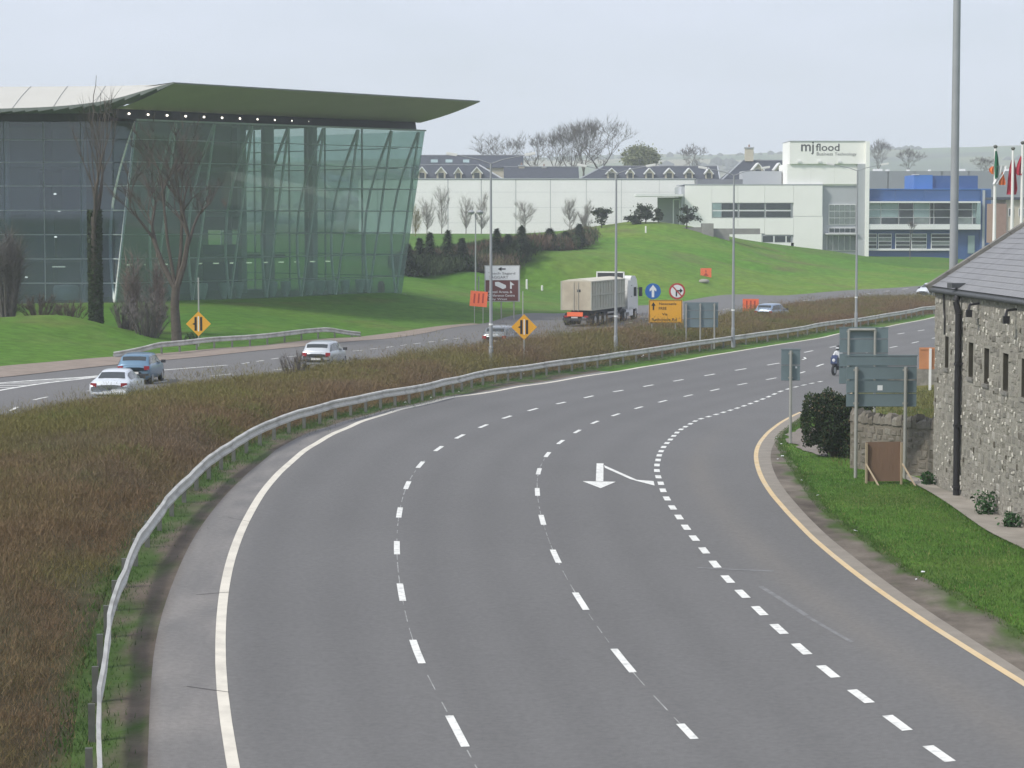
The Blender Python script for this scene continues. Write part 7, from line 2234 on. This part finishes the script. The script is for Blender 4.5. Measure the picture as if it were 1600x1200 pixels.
# ---- grass blades on the near verge and weeds under the guardrail
def blades(name, poly_fn, n, hgt, wid, cols, seed, dens=None):
    rng = np.random.default_rng(seed)
    x, y = poly_fn(rng, n)
    z = HN(x, y)
    if dens is not None:
        k = rng.random(len(x)) < dens(x, y); x, y, z = x[k], y[k], z[k]
    n = len(x); h = hgt*rng.uniform(.4, 1.3, n)*(.6+.9*fbm(x, y, 1.1, seed)); w = wid*rng.uniform(.6, 1.3, n)
    a = rng.uniform(0, 2*PI, n); lx = rng.normal(0, .35, n)*h; ly = rng.normal(0, .35, n)*h
    A = np.stack([x-np.cos(a)*w, y-np.sin(a)*w, z-.01], 1); B = np.stack([x+np.cos(a)*w, y+np.sin(a)*w, z-.01], 1); T = np.stack([x+lx, y+ly, z+h], 1)
    V = np.stack([A, B, T], 1).reshape(-1, 3)
    t = np.clip((fbm(x, y, 1.4, seed+1)-.3)*2, 0, 1)
    c = lerp3(np.array(cols[0])[None], np.array(cols[1])[None], t)
    yel = (rng.random(n) < .07)
    c[yel] = np.array(cols[2])
    c = c*rng.uniform(.65, 1.35, n)[:, None]
    tag(link(name, big_mesh(name, V, np.arange(len(V)).reshape(-1, 3), M['leaf'], np.repeat(c, 3, 0))), kind='stuff')
ge = grassedge_l[np.argsort(grassedge_l[:, 1])]; pl_ = pathl_l[np.argsort(pathl_l[:, 1])]
def verge(rng, n):
    y = rng.uniform(38, 108, n); xl = np.interp(y, ge[:, 1], ge[:, 0])-.1; xr_ = np.where(y < 74.5, np.interp(y, pl_[:, 1], pl_[:, 0]), np.minimum(xl+6, .235*y))
    x = xl+(xr_-xl)*rng.random(n)
    k = ~inside(x, y, np.array(PATCH)); return x[k], y[k]
blades('verge_grass', verge, 120000, .05, .010, [(.06, .135, .025), (.10, .175, .038), (.20, .19, .08)], 301)
def under(rng, n):
    t = rng.random(n); m_ = rail_in[(rail_in[:, 1] > 28) & (rail_in[:, 1] < 215)]
    i = (t*(len(m_)-1)).astype(int); f = rng.random(n)[:, None]
    p = m_[i]*(1-f)+m_[np.minimum(i+1, len(m_)-1)]*f
    p = p+rng.normal(.12, .32, (n, 2))
    return p[:, 0], p[:, 1]
blades('rail_grass', under, 60000, .10, .011, [(.04, .09, .02), (.07, .115, .03), (.13, .115, .06)], 302, dens=lambda x, y: np.clip((fbm(x, y, 2.2, 55)-.28)*3, .05, 1))
def edge_tufts(rng, n):
    y = rng.uniform(36, 107, n); x = np.interp(y, ge[:, 1], ge[:, 0])+np.abs(rng.normal(0, .18, n))-.22
    return x, y
blades('edge_grass', edge_tufts, 10000, .06, .012, [(.05, .10, .022), (.08, .125, .035), (.17, .14, .07)], 303)
def yardg(rng, n):
    y = rng.uniform(76, 122, n); x = rng.uniform(.13, .19, n)*y+rng.uniform(0, 6, n); k = x > np.interp(y, kerb_l[:, 1], kerb_l[:, 0])+2.5
    return x[k], y[k]
blades('yard_grass', yardg, 24000, .16, .02, [(.14, .13, .045), (.11, .125, .04), (.2, .17, .08)], 304)

# ---- small white marker posts and litter
for (px, yb_, D, h, lab) in ((823, 437, 240, .9, 'small white marker post on the lawn right of the tourist sign'), (1009, 377, 290, 1.0, 'small white marker post on the left slope of the mound'), (847, 426, 243, .45, 'low white marker on the lawn edge below the planting bed')):
    q = at(px, yb_, D); z = H(q.x, D); root = thing('marker_post', lab, 'post', (q.x, D, z), 0, 'white marker posts on the lawn')
    obj('post', MB().tube((0, 0, -.1), (0, 0, h), .11, .10, 8), M['white'], root); obj('post_cap', MB().lathe([(.11, 0), (.09, .05), (.02, .08)], (0, 0, h+.002), 8), M['white'], root)
mb = MB(); r = random.Random(2)
for _ in range(12):
    y = r.uniform(42, 92); x = float(np.interp(y, ge[:, 1], ge[:, 0]))+r.gauss(-.3, .35); s = r.uniform(.02, .06)
    mb.box((x, y, H(x, y)+.045), (s*1.6, s, .012), 0, rz=r.uniform(0, 3), rx=r.gauss(0, .3))
for _ in range(12):
    t = r.randrange(60, len(rail_in)-10); p = rail_in[t]; x, y = p[0]+r.gauss(-.2, .5), p[1]; s = r.uniform(.04, .09)
    mb.box((x, y, H(x, y)+r.uniform(.05, .3)), (s*1.4, s, .015), 0, rz=r.uniform(0, 3), rx=r.gauss(0, .5))
tag(obj('litter', mb, M['sign_white']), kind='stuff')
